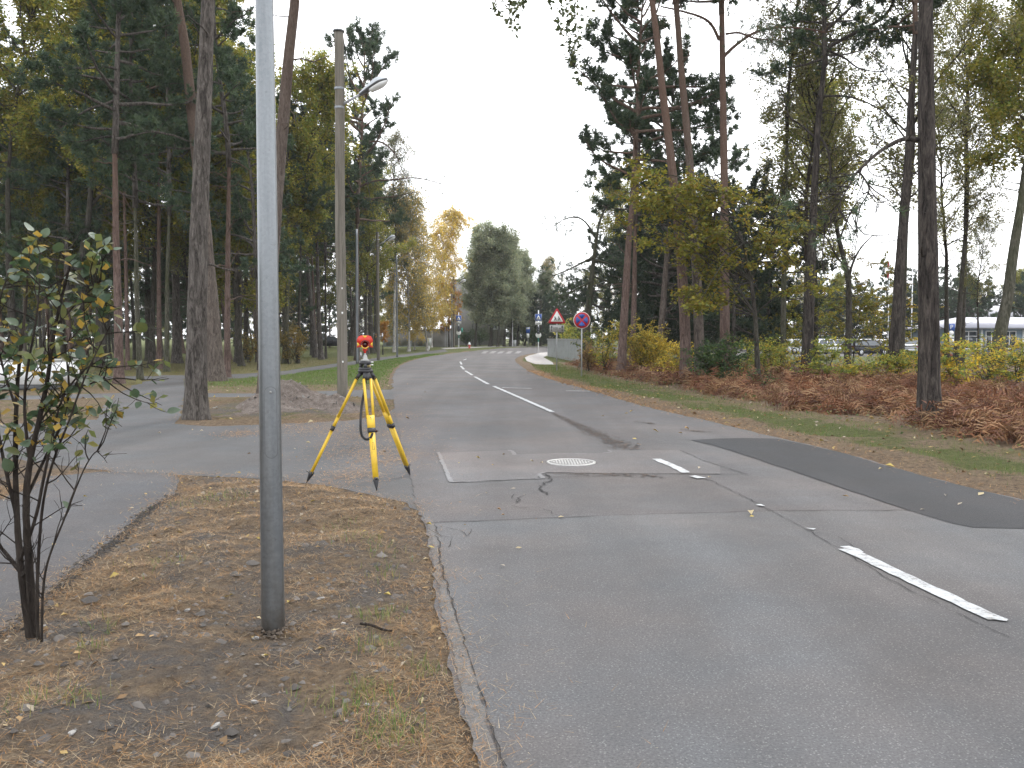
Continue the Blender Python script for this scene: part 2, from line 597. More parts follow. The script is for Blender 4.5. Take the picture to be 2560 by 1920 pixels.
bark_mat('pine_bark', (0.055, 0.046, 0.040), (0.125, 0.102, 0.088), (0.20, 0.168, 0.146), (0.135, 0.094, 0.073), 5.5, 11.5, scale=8)
bark_mat('grey_pine_bark', (0.030, 0.026, 0.023), (0.092, 0.081, 0.072), (0.185, 0.165, 0.148), (0.12, 0.094, 0.078), 9, 16, scale=8)
bark_mat('red_pine_bark', (0.068, 0.048, 0.042), (0.140, 0.098, 0.084), (0.205, 0.150, 0.130), (0.150, 0.098, 0.075), 3.0, 10.0, scale=9)
bark_mat('upper_pine_bark', (0.070, 0.050, 0.040), (0.135, 0.092, 0.072), (0.18, 0.13, 0.104), scale=9, strength=.6)
bark_mat('fissured_bark', (0.014, 0.012, 0.011), (0.055, 0.047, 0.042), (0.115, 0.098, 0.086), scale=7, strength=1.0, zf=.16)
bark_mat('dark_bark', (0.026, 0.024, 0.021), (0.066, 0.058, 0.050), (0.12, 0.11, 0.097), scale=10, moss=0.4)
bark_mat('moss_bark', (0.036, 0.036, 0.026), (0.085, 0.082, 0.062), (0.15, 0.143, 0.112), scale=9, moss=0.7)
bark_mat('birch_bark', (0.050, 0.047, 0.044), (0.40, 0.38, 0.35), (0.55, 0.53, 0.50), scale=3)
bark_mat('twig_bark', (0.022, 0.018, 0.016), (0.048, 0.039, 0.033), (0.080, 0.066, 0.056), scale=9)
bark_mat('pole_wood', (0.105, 0.096, 0.080), (0.165, 0.150, 0.126), (0.20, 0.184, 0.156), scale=9, strength=.3, zf=.04)

def leaf_mat(name, transl=0.4, rough=0.55, spec=0.35, vary=0.25):
    m, n, l, b = new_mat(name)
    at = n.new('ShaderNodeAttribute'); at.attribute_name = 'Col'
    oi = n.new('ShaderNodeObjectInfo')
    hs = n.new('ShaderNodeHueSaturation')
    v = math_node(n, l, 'ADD', math_node(n, l, 'MULTIPLY', oi.outputs['Random'], vary * 2), 1 - vary)
    l.new(v, hs.inputs['Value'])
    l.new(at.outputs['Color'], hs.inputs['Color'])
    l.new(hs.outputs['Color'], b.inputs['Base Color'])
    b.inputs['Roughness'].default_value = rough
    b.inputs['Specular IOR Level'].default_value = spec
    tr = n.new('ShaderNodeBsdfTranslucent')
    l.new(hs.outputs['Color'], tr.inputs['Color'])
    mx = n.new('ShaderNodeMixShader')
    mx.inputs['Fac'].default_value = transl
    l.new(b.outputs['BSDF'], mx.inputs[1]); l.new(tr.outputs['BSDF'], mx.inputs[2])
    l.new(mx.outputs['Shader'], n['Material Output'].inputs['Surface'])
    MATS[name] = m
    return m

leaf_mat('needles', 0.25, 0.6, 0.3)
leaf_mat('leaves', 0.45, 0.6, 0.3)
leaf_mat('litter', 0.15, 0.8, 0.15, 0.0)
leaf_mat('grass_blades', 0.35, 0.6, 0.25, 0.0)

def galvanised():
    m, n, l, b = new_mat('galvanised')
    vec, tc = obj_coord(n, l)
    vo = n.new('ShaderNodeTexVoronoi'); vo.inputs['Scale'].default_value = 70
    l.new(vec, vo.inputs['Vector'])
    st, _ = obj_coord(n, l, (14, 14, .8))
    t = noise_node(n, l, 1.0, 5, .65, st)
    t2 = noise_node(n, l, 22, 5, .7, vec)
    c = ramp(n, l, t.outputs['Fac'], [(.3, (.150, .163, .173)), (.7, (.235, .25, .262))]).outputs['Color']
    c = mixc(n, l, .14, c, ramp(n, l, vo.outputs['Color'], [(.2, (.13, .14, .15)), (.8, (.30, .31, .32))]).outputs['Color'])
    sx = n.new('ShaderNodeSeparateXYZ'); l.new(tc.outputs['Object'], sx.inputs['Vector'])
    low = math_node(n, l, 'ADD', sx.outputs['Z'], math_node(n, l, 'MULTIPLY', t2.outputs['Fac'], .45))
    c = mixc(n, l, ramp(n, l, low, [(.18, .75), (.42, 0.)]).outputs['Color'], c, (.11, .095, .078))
    c = mixc(n, l, ramp(n, l, t2.outputs['Fac'], [(.60, 0.), (.74, .4)]).outputs['Color'], c, (.07, .065, .06))
    l.new(c, b.inputs['Base Color'])
    b.inputs['Metallic'].default_value = .85
    l.new(ramp(n, l, vo.outputs['Color'], [(.2, .30), (.8, .37)]).outputs['Color'], b.inputs['Roughness'])
    MATS['galvanised'] = m
galvanised()
paint('grey_steel', (0.36, 0.37, 0.38), 0.5, 0.3, 0.15, 4.0, grime=.2)
paint('tripod_yellow', (0.62, 0.40, 0.022), 0.45, 0, 0.10, 9, grime=.18)
paint('black_plastic', (0.020, 0.020, 0.023), 0.45, 0, 0.25, 12)
paint('strap_black', (0.014, 0.014, 0.016), 0.8, 0, 0.2, 30)
paint('target_red', (0.56, 0.035, 0.020), 0.4, 0, 0.08, 12)
paint('target_yellow', (0.72, 0.50, 0.05), 0.45, 0, 0.08, 12)
paint('prism_glass', (0.05, 0.012, 0.010), 0.08, 0.3, 0.3, 20, 0.8)
paint('silver_metal', (0.30, 0.30, 0.29), 0.4, 0.7, 0.15, 15)
paint('brass', (0.55, 0.45, 0.22), 0.35, 0.8, 0.1, 20)
paint('lamp_shell', (0.50, 0.53, 0.56), 0.5, 0, 0.08, 5, grime=.15)
paint('lamp_frame', (0.10, 0.105, 0.11), 0.5, 0, 0.1, 5)
paint('lamp_lens', (0.78, 0.80, 0.80), 0.25, 0, 0.05, 5)
paint('sign_white', (0.72, 0.72, 0.70), 0.4, 0, 0.05, 4)
paint('sign_red', (0.42, 0.018, 0.028), 0.4, 0, 0.08, 4)
paint('sign_blue', (0.018, 0.075, 0.32), 0.4, 0, 0.08, 4)
paint('sign_black', (0.012, 0.012, 0.012), 0.5, 0, 0.1, 4)
paint('sign_grey', (0.33, 0.33, 0.31), 0.5, 0, 0.1, 4, grime=.3)
paint('signal_green', (0.05, 0.26, 0.20), 0.45, 0, 0.1, 4)
paint('fence_metal', (0.40, 0.425, 0.43), 0.5, 0.25, 0.18, 1.3, grime=.35)
paint('white_paint', (0.78, 0.79, 0.80), 0.45, 0, 0.06, 3, grime=.12)
paint('wall_grey', (0.26, 0.25, 0.24), 0.9, 0, 0.15, 0.7, .2, grime=.2)
paint('wall_pale', (0.48, 0.52, 0.60), 0.9, 0, 0.10, 0.9, .2, grime=.15)
paint('wall_blue', (0.20, 0.26, 0.31), 0.7, 0, 0.10, 1.0, .3)
paint('roof_metal', (0.24, 0.24, 0.28), 0.5, 0.1, 0.08, 0.8)
paint('roof_white', (0.36, 0.36, 0.39), 0.6, 0.0, 0.05, 0.8)
paint('glass_dark', (0.045, 0.055, 0.065), 0.06, 0, 0.2, 2, 0.8)
paint('curtain', (0.55, 0.56, 0.55), 0.9, 0, 0.1, 3)
paint('tyre', (0.015, 0.015, 0.016), 0.85, 0, 0.2, 9)
paint('rim', (0.62, 0.63, 0.65), 0.3, 0.7, 0.1, 9)
paint('car_black', (0.008, 0.009, 0.014), 0.3, 0.0, 0.1, 2, 0.35)
paint('car_white', (0.78, 0.79, 0.80), 0.22, 0, 0.04, 2, 0.6)
paint('car_silver', (0.46, 0.47, 0.49), 0.25, 0.5, 0.06, 2, 0.6)
paint('car_blue', (0.10, 0.13, 0.19), 0.2, 0.3, 0.08, 2, 0.6)
paint('tail_red', (0.55, 0.02, 0.04), 0.2, 0, 0.1, 8)
paint('rail_dark', (0.030, 0.028, 0.027), 0.6, 0.2, 0.2, 5)
paint('cabinet', (0.55, 0.57, 0.56), 0.55, 0, 0.08, 3, grime=.15)
paint('hydrant_red', (0.42, 0.05, 0.04), 0.5, 0, 0.1, 9)
paint('brick_red', (0.27, 0.085, 0.055), 0.9, 0, 0.25, 6, .2)
paint('cast_iron', (0.19, 0.185, 0.18), 0.55, 0.7, 0.25, 14, grime=.3)
paint('cast_edge', (0.36, 0.355, 0.345), 0.42, 0.7, 0.18, 14)
paint('stone_pale', (0.27, 0.26, 0.245), 0.9, 0, 0.25, 14, .2, grime=.4)
paint('stone_dark', (0.11, 0.10, 0.095), 0.9, 0, 0.3, 11, .2)
paint('flag_red', (0.30, 0.020, 0.030), 0.8, 0, 0.05, 4)
paint('cable', (0.02, 0.02, 0.02), 0.7, 0, 0.1, 4)
paint('wood_orange', (0.48, 0.24, 0.08), 0.8, 0, 0.15, 6)

def soil_heap_mat():
    m, n, l, b = new_mat('heap_soil')
    vec, _ = obj_coord(n, l)
    t = noise_node(n, l, 6, 8, 0.75, vec, .3)
    f = noise_node(n, l, 40, 4, 0.75, vec)
    c = ramp(n, l, t.outputs['Fac'], [(0.3, (0.09, 0.072, 0.062)), (0.5, (0.20, 0.168, 0.148)), (0.72, (0.32, 0.28, 0.25))]).outputs['Color']
    c = mixc(n, l, ramp(n, l, f.outputs['Fac'], [(0.35, 0.6), (0.55, 0.0)]).outputs['Color'], c, (0.055, 0.044, 0.038))
    l.new(c, b.inputs['Base Color'])
    b.inputs['Roughness'].default_value = 1.0
    b.inputs['Specular IOR Level'].default_value = 0.1
    bump(n, l, math_node(n, l, 'ADD', t.outputs['Fac'], math_node(n, l, 'MULTIPLY', f.outputs['Fac'], .5)), 1.0, 0.08, b)
    MATS['heap_soil'] = m
soil_heap_mat()
# ------------------------------------------------------------------ setting: plan of the paved areas
def GL(*pp):
    return [tuple(G(u, v))[:2] for u, v in pp]

road_left = [(2.25, -12.0)] + GL((1198, 1920), (1157, 1782), (1140, 1713), (1094, 1505), (1071, 1342), (1047, 1279))[0:] + \
    GL((1022, 1180), (1000, 1090), (985, 1010), (979, 960), (985, 930), (1007, 909), (1061, 893), (1115, 885), (1177, 878), (1230, 872.5), (1274, 869.5)) + [(6, 121), (30, 127), (75, 130)]
road_right = [(8.3, -12.0)] + GL((2560, 1253), (2340, 1200), (2204, 1162), (2096, 1130), (1915, 1089), (1807, 1062), (1698, 1037), (1590, 1012), (1481, 978), (1389, 953), (1332, 934), (1299, 914), (1287, 903), (1289, 896), (1306, 888), (1337, 882.5)) + [(8, 104), (25, 112), (75, 116)]
RL, RR = smooth_line(road_left, 1), smooth_line(road_right, 1)
ROAD = [tuple(p) for p in RL] + [tuple(p) for p in RR[::-1]]

DRIVE = GL((1060, 1285), (1007, 1256), (926, 1238), (810, 1215), (718, 1204), (648, 1198), (463, 1189), (300, 1183), (215, 1172), (120, 1160), (0, 1145), (-500, 1150), (-500, 1060), (0, 1062), (120, 1055), (200, 1049), (300, 1052), (428, 1060), (520, 1067), (648, 1062), (740, 1058), (870, 1052), (955, 1040), (990, 1020), (1080, 1030), (1180, 1285))
NS_PATH = GL((235, 1064), (262, 1012), (296, 985), (330, 965), (390, 944), (400, 938), (457, 938), (463, 960), (459, 1000), (450, 1040), (428, 1068))
CROSS_PATH = GL((-400, 1004), (97, 999), (300, 993), (600, 993), (860, 990), (985, 1000), (1030, 985), (990, 974), (870, 976), (620, 984), (300, 983), (97, 989), (-400, 990))
SIDEWALK = GL((-500, 956), (200, 948), (400, 950), (600, 946), (700, 939), (842, 918), (1000, 894), (1060, 886), (1118, 879), (1112, 873), (1060, 879.5), (1000, 887), (842, 909), (700, 929), (600, 935), (400, 941), (200, 941), (-500, 947))
NEAR_PATH = GL((-600, 1290), (0, 1252), (120, 1193), (250, 1180), (430, 1184), (447, 1193), (437, 1235), (358, 1285), (312, 1331), (231, 1389), (173, 1446), (110, 1504), (46, 1556), (0, 1590), (-600, 1900))
RIGHT_WALK = GL((1312, 894), (1317, 903), (1342, 911.5), (1384, 912), (1381, 906), (1358, 893), (1368, 889), (1372, 880.5), (1345, 882.5), (1322, 889))
FAR_WALK = [(p[0], p[1]) for p in GL((1112, 873), (1060, 879.5), (1160, 870), (1300, 865.5))][:1] + GL((1180, 870.5), (1274, 866.8)) + [(6, 124), (5.5, 126.5)] + GL((1270, 864.8), (1170, 867.8), (1100, 870.5))
LOT = [(20, 80), (70, 76), (95, 100), (60, 112), (22, 106)]
PAVED = [ROAD, DRIVE, NS_PATH, CROSS_PATH, SIDEWALK, NEAR_PATH, RIGHT_WALK, LOT]

def paved_sd(x, y):
    d = np.full(np.shape(x), 1e9)
    for p in PAVED:
        d = np.minimum(d, poly_sd(x, y, p))
    return d

def gh(x, y, sd=None):
    x, y = np.asarray(x, float), np.asarray(y, float)
    if sd is None:
        sd = paved_sd(x, y)
    fade = 1 - sstep(16, 40, np.hypot(x, y))
    b = (vnoise(x * 1.1, y * 1.1, 3) - .35) * .11 + (vnoise(x * 3.1, y * 3.1, 5) - .5) * .07 + (vnoise(x * 8, y * 8, 8) - .5) * .035
    m = sstep(0.0, 0.55, sd)
    far_b = (vnoise(x * .35, y * .35, 4) - .5) * .12 * (1 - fade)
    return hz(x, y) + m * (b * fade + far_b + 0.012) - 0.02 * (1 - sstep(-0.40, -0.15, sd)) - 0.001

def axis(lo, hi, dense, coarse_max, step0, grow=1.16):
    a, b = dense
    pts = list(np.arange(a, b + 1e-6, step0))
    s, x = step0, b
    while x < hi:
        s = min(s * grow, coarse_max); x += s; pts.append(x)
    s, x = step0, a
    left = []
    while x > lo:
        s = min(s * grow, coarse_max); x -= s; left.append(x)
    return np.array(left[::-1] + pts)

def build_ground():
    xs = axis(-270, 270, (-5.2, 1.2), 14, 0.10, 1.07)
    ys = axis(-40, 345, (2.4, 13.5), 12, 0.10, 1.055)
    X, Y = np.meshgrid(xs, ys)
    sd = paved_sd(X, Y)
    Z = gh(X, Y, sd)
    # what grows or lies where: red = grass, green = dry lawn, blue = bare soil; black = needle litter
    dr = seg_dist(X, Y, RR)
    right = (X > np.interp(Y, RR[:, 1][:40], RR[:, 0][:40])) & (Y < 96)
    grass = np.zeros_like(X); dry = np.zeros_like(X); soil = np.zeros_like(X)
    g_r = sstep(.55, .95, dr) * (1 - sstep(1.8, 2.6, dr))
    near_less = 1 - .45 * (1 - sstep(9, 13, Y))
    grass = np.where(right & (Y > 3), g_r * (.35 + .65 * vnoise(X * .9, Y * .9, 55)) * near_less, grass)
    dry = np.where(right & (dr > .9) & (dr < 3), .45, dry)
    soil = np.where(right & (dr > 2.5), .25, soil)
    grass = np.where(right & (Y > 60), np.maximum(grass, .9 * sstep(.3, .8, dr)), grass)
    dl = seg_dist(X, Y, RL)
    strip = (~right) & (X < 0) & (X > -11.5) & (Y > 26) & (Y < 125)
    grass = np.where(strip, np.maximum(grass, .95 * sstep(27, 34, Y) * sstep(.2, .7, dl)), grass)
    wood = (~right) & (X < -9.5) & (Y > 30)
    dry = np.where(wood, .85, dry)
    grass = np.where(wood & (Y > 62), .55 + .5 * sstep(70, 90, Y), grass)
    verge = (~right) & (Y < 15) & (X < 2)
    soil = np.where(verge, .44 + .18 * (vnoise(X * .8, Y * .8, 31) - .5), soil)
    grass = np.where(verge, .17, grass)
    hd = np.hypot(X + 5.27, (Y - 20.9) * .8)
    soil = np.where(hd < 4, np.maximum(soil, .75 * (1 - sstep(1.4, 2.6, hd))), soil)
    near_wood = (~right) & (X < -2) & (Y > 17.5) & (Y < 31)
    dry = np.where(near_wood, .42, dry); grass = np.where(near_wood, np.maximum(grass, .30 + .3 * (vnoise(X * .7, Y * .7, 61) - .4)), grass)
    far = Y > 100
    grass = np.where(far, .75, grass); dry = np.where(far, .5, dry)
    lot = (X > 18) & (Y > 55)
    grass = np.where(lot, .85, grass)
    c = np.stack([grass, dry, soil], -1).reshape(-1, 3)
    mb = MB()
    ny, nx = X.shape
    i = np.arange(ny - 1)[:, None] * nx + np.arange(nx - 1)[None]
    q = np.stack([i, i + 1, i + nx + 1, i + nx], -1).reshape(-1, 4)
    mb.add(np.stack([X, Y, Z], -1).reshape(-1, 3), q, None, 0, c)
    ob = mb.build('ground', MATS['forest_floor'], smooth=True)
    tag(ob, 'needle strewn forest floor and grass verges either side of the road', kind='structure')
build_ground()

def structure(name, outline, z, mat, jit=0.0, step=.35, seed=1):
    ob, o = sheet(name, outline, z, MATS[mat], jit, step, seed=seed)
    tag(ob, kind='structure')
    return ob

structure('side_road', DRIVE, 0.003, 'path_asphalt', .07, .12, 3)
structure('footpath', NS_PATH, 0.0045, 'path_asphalt', .05, .3, 4)
structure('footpath', CROSS_PATH, 0.006, 'path_asphalt', .06, .5, 5)
structure('footpath', SIDEWALK, 0.0075, 'path_asphalt', .08, .8, 6)
structure('footpath', NEAR_PATH, 0.0045, 'near_path_asphalt', .06, .09, 7)
structure('pavement', RIGHT_WALK, 0.012, 'concrete_path', .0, 0, 8)
structure('pavement', FAR_WALK, 0.016, 'concrete_path', .0, 0, 8)
structure('car_park', LOT, 0.008, 'worn_asphalt', .0, 0, 9)
ROAD_OB = structure('road', ROAD, 0.010, 'road_asphalt', .045, .10, 10)

JOINT = GL((1074, 1311), (1290, 1303), (1493, 1294), (1700, 1288), (1967, 1281), (2276, 1280))
NEAR = JOINT + GL((2400, 1312), (2700, 1326)) + [(7.4, -12), (3.2, -12)] + GL((1300, 2100), (1256, 1920), (1192, 1713), (1111, 1447), (1088, 1312))
WORN = [(2.4, -10)] + GL((1206, 1920), (1164, 1782), (1147, 1713), (1100, 1505), (1078, 1342), (1056, 1290)) + GL((1088, 1312), (1111, 1447), (1192, 1713), (1256, 1920)) + [(2.9, -10)]
ob = structure('road_resurfacing', NEAR, 0.013, 'near_asphalt', .008, .15, 11)
ob = structure('road_edge_strip', WORN, 0.0142, 'worn_asphalt', .035, .06, 12)
DARKP = GL((1725, 1102), (1790, 1099), (1860, 1097), (1945, 1099), (2096, 1132), (2204, 1164), (2340, 1202), (2560, 1256), (2900, 1330), (2900, 1350), (2560, 1326), (2430, 1323), (2380, 1313), (2278, 1281), (2130, 1232), (2000, 1187), (1942, 1167), (1861, 1140), (1780, 1115))
structure('road_patch', DARKP, 0.0165, 'dark_asphalt', .02, .2, 13)
PATCH = GL((1096, 1135), (1275, 1128), (1289, 1139), (1416, 1135), (1514, 1135), (1528, 1128), (1698, 1128), (1800, 1166), (1800, 1188), (1506, 1186), (1351, 1184), (1344, 1200), (1125, 1209), (1108, 1158))
structure('road_patch', PATCH, 0.0155, 'patch_asphalt', .008, .15, 14)

rngR = np.random.default_rng(21)
mb = MB()
def rr_pts(step, *pp):
    return resample(GL(*pp), step)
for w, z, pp in ((.05, .01810, ((1096, 1133), (1101, 1146), (1113, 1172), (1123, 1200), (1130, 1209))), (.02, .01812, ((1130, 1209), (1250, 1206))),
                 (.05, .01814, ((1272, 1128), (1282, 1131), (1286, 1140), (1310, 1141))), (.02, .01816, ((1300, 1140), (1400, 1136), (1470, 1137))),
                 (.055, .01818, ((1337, 1200), (1358, 1199), (1347, 1188), (1362, 1184))), (.02, .01820, ((1362, 1184), (1440, 1185), (1500, 1186))),
                 (.045, .01822, ((1505, 1136), (1528, 1133), (1520, 1128), (1540, 1128)))):
    ribbon(mb, rr_pts(.06, *pp), w, z, 0, rngR, .008)
tag(mb.build('joint_sealant', MATS['bitumen_seal']), 'pale sealing strips edging the repaired asphalt around the manhole', 'road marking', kind='structure')
mb = MB()
def crack(pp, w=.014, z=.0195, wig=.03, step=.08):
    p = rr_pts(step, *pp)
    d = np.linalg.norm(p, axis=1)[:, None]
    p = p + rngR.normal(0, wig, p.shape) * np.clip(d / 10, .3, 1.5)
    ribbon(mb, p, np.clip(w * .62 * (d[:, 0] / 9), .004, .03) * rngR.uniform(.3, 1.4, len(p)), z, 0, rngR, .001)
crack(((1074, 1311), (1290, 1303), (1493, 1294), (1700, 1288), (1967, 1281), (2276, 1280)), .022, .01930, .012, .12)
crack(((1088, 1318), (1102, 1400), (1118, 1470), (1150, 1580), (1190, 1705), (1225, 1810), (1262, 1930)), .02, .01932, .012)
crack(((1272, 1270), (1340, 1272), (1400, 1292), (1440, 1292)), .010, .01934)
crack(((1280, 1240), (1290, 1262), (1300, 1250), (1310, 1240)), .012, .01936)
crack(((1360, 1188), (1380, 1205), (1350, 1218), (1352, 1232), (1375, 1240)), .03, .01938, .02)
crack(((1377, 1197), (1500, 1193), (1590, 1188), (1640, 1195)), .02, .01940, .02)
crack(((1080, 1330), (1100, 1345), (1130, 1348), (1120, 1375)), .014, .01942, .015)
crack(((1090, 1320), (1150, 1330), (1165, 1345), (1180, 1325)), .010, .01944, .015)
crack(((1698, 1128), (1760, 1155), (1845, 1182), (1870, 1189), (1700, 1188)), .014, .01946, .006)
crack(((1765, 1200), (1850, 1238), (1905, 1268), (2010, 1325), (2090, 1372), (2200, 1440), (2330, 1510), (2460, 1572), (2520, 1600)), .014, .01948, .012)
crack(((2030, 1335), (2090, 1345), (2130, 1370), (2140, 1385)), .01, .01950, .01)
crack(((1105, 1425), (1112, 1442), (1100, 1455), (1120, 1470), (1118, 1495)), .01, .01952, .01)
tag(mb.build('road_cracks', MATS['crack_fill']), 'dark cracks and joints running over the asphalt', 'road marking', kind='structure')

def dirt():
    mb = MB(); rng = np.random.default_rng(31)
    for pp, n, s0, s1 in ((((1385, 1036), (1440, 1062), (1500, 1090), (1570, 1124)), 1400, .05, .24), (((1390, 1188), (1500, 1190), (1640, 1194)), 90, .06, .12), (((1700, 1075), (1760, 1082)), 70, .05, .1), (((1590, 1056), (1640, 1062)), 70, .05, .1)):
        line = resample(GL(*pp), .05)
        t = rng.random(n); k = (t * (len(line) - 1)).astype(int)
        s = s0 + (s1 - s0) * t
        c = line[k] + rng.normal(0, 1, (n, 2)) * s[:, None] * .5
        sz = rng.uniform(.006, .032, n) * (1 + t * .6)
        az = rng.uniform(0, 6.28, n)
        col_ = pick(rng, n, [(.075, .065, .060), (.09, .072, .062), (.065, .058, .056), (.11, .078, .060)], .2)
        v = np.stack([np.stack([c[:, 0] + sz * np.cos(az + a) * r, c[:, 1] + sz * np.sin(az + a) * r, np.full(n, .0208) + rng.uniform(0, .0006, n)], -1) for a, r in ((0, 1), (1.4, .5), (3.1, .9), (4.6, .45))], 1).reshape(-1, 3)
        i = np.arange(n) * 4
        mb.add(v, np.stack([i, i + 1, i + 2, i + 3], -1), None, 0, np.repeat(col_, 4, 0))
    tag(mb.build('road_dirt', MATS['litter']), 'dark dirt and bark crumbs drifted along the centre joint of the road', 'dirt', kind='stuff')

# painted lane dashes: each a thing of its own lying on the road
ZM = [0.0215]
def dash(label, pp, w=.115, rough=.006, group='white centre line dashes'):
    mb = MB()
    ZM[0] += .0004
    ribbon(mb, rr_pts(.10, *pp), w, ZM[0], 0, rngR, rough)
    return tag(mb.build('lane_dash', MATS['line_paint']), label, kind='structure')
dash('long white centre line dash nearest the camera, its upper edge crumbled', ((2110, 1378), (2145, 1392), (2200, 1419), (2290, 1462), (2400, 1514), (2492, 1557)), .115, .004)
dash('chip of white paint at the far end of the nearest dash', ((2112, 1372), (2148, 1388)), .10, .02)
dash('chip of white paint at the near end of the nearest dash', ((2492, 1552), (2520, 1557)), .06, .015)
dash('short white centre dash on the repaired asphalt right of the manhole', ((1640, 1151), (1690, 1172), (1716, 1186)))
dash('stub of white paint just below the dash by the manhole', ((1730, 1194), (1752, 1200)), .10, .012)
dash('long white centre line dash ahead of the dark oil stain', ((1234, 967), (1300, 996), (1381, 1032)))
dash('white centre line dash in the bend, second beyond the long one', ((1187, 943), (1221, 962)))
dash('white centre line dash in the bend, third beyond the long one', ((1163, 928), (1181, 939)))
dash('white centre line dash where the bend tightens', ((1152, 916), (1160, 924.5)))
dash('white centre line dash at the tightest part of the bend', ((1150.5, 905), (1154, 912)))
dash('white centre line dash beyond the tightest part of the bend', ((1159, 901), (1166, 898)))
dash('small leftover fleck of centre line paint on the joint', ((1895, 1267), (1908, 1271)), .05, .012)
dash('small leftover fleck of centre line paint below the joint', ((2014, 1328), (2034, 1331)), .05, .012)
dash('faint white transverse line on the right lane', ((1255, 971), (1330, 973)), .12, .01)
dash('faint white line end near the right road edge', ((1415, 979), (1475, 980)), .14, .01)
for i, (a, b) in enumerate(((1206, 1219), (1226, 1239), (1247, 1259), (1268, 1280), (1290, 1302))):
    p0, p1 = G((a + b) / 2 - 5, 884), G((a + b) / 2 + 3, 878.5)
    mb = MB()
    ribbon(mb, resample([p0, p1], .5), .5, .0215, 0, rngR, .02)
    tag(mb.build('crossing_stripe', MATS['faded_paint']), 'white zebra crossing stripe in the distant bend', kind='structure', group='zebra crossing stripes')

# manhole cover
def manhole():
    c = G(1428, 1159.5)
    t = thing('manhole_cover', 'round ribbed cast iron manhole cover in the repaired asphalt', 'manhole', (c.x, c.y, 0.0155))
    mb = MB(); lathe(mb, [(.325, 0.0), (.325, .012), (.285, .012), (.285, .004)], n=40); mb.build('frame', MATS['cast_edge'], t)
    mb = MB(); lathe(mb, [(.278, 0.0), (.278, .010), (.262, .011), (.255, .006), (0.0, .006)], n=40); cv = mb.build('cover', MATS['cast_iron'], t)
    mb = MB()
    for i in range(-6, 7):
        for j in range(-6, 7):
            x, y = i * .038, j * .038
            if math.hypot(x, y) < .235:
                box(mb, (x, y, .0085), (.022, .026, .006), rz=.3 if (i + j) % 2 else -.3)
    mb.build('studs', MATS['cast_edge'], cv)['kind'] = 'stuff'
manhole()

# ------------------------------------------------------------------ litter, needles, grass
def scatter(n, xr, yr, seed, keep):
    rng = np.random.default_rng(seed)
    x, y = rng.uniform(*xr, n), rng.uniform(*yr, n)
    k = keep(x, y, rng)
    return x[k], y[k], rng

def blades(mb, x, y, z, L, w, tilt, cols, rng, mat=0):
    """Thin triangles lying or standing at each point."""
    n = len(x)
    az = rng.uniform(0, 2 * np.pi, n)
    d = np.stack([np.cos(az) * np.cos(tilt), np.sin(az) * np.cos(tilt), np.sin(tilt)], -1)
    s = np.stack([-np.sin(az), np.cos(az), np.zeros(n)], -1) * (w[:, None] / 2)
    p = np.stack([x, y, z], -1)
    v = np.stack([p - s, p + s, p + d * L[:, None]], 1).reshape(-1, 3)
    mb.add(v, None, np.arange(3 * n).reshape(-1, 3), mat, np.repeat(cols, 3, 0))

def pick(rng, n, pal, var=.25):
    pal = np.asarray(pal, float)
    c = pal[rng.integers(0, len(pal), n)]
    return c * (1 + rng.uniform(-var, var, (n, 1)))

NEEDLE_PAL = [(.34, .185, .075), (.30, .16, .065), (.26, .165, .085), (.33, .225, .125), (.21, .135, .08), (.38, .29, .18), (.17, .125, .09), (.31, .25, .17), (.13, .095, .07)]
def leaf_litter(mb, x, y, z, size, cols, rng, lift=.6):
    n = len(x)
    az = rng.uniform(0, 2 * np.pi, n)
    a = np.stack([np.cos(az), np.sin(az), rng.normal(0, .25, n)], -1) * size[:, None]
    b = np.stack([-np.sin(az), np.cos(az), rng.normal(0, .3, n)], -1) * (size * rng.uniform(.45, .8, n))[:, None]
    p = np.stack([x, y, z + size * .12], -1)
    up = np.stack([np.zeros(n), np.zeros(n), size * rng.uniform(0, lift, n)], -1)
    v = np.stack([p - a, p - b * .8 + up, p + a, p + b * .8 + up], 1).reshape(-1, 3)
    i = np.arange(n) * 4
    mb.add(v, None, np.concatenate([np.stack([i, i + 1, i + 2], -1), np.stack([i, i + 2, i + 3], -1)]), 0, np.repeat(cols, 4, 0))

dirt()

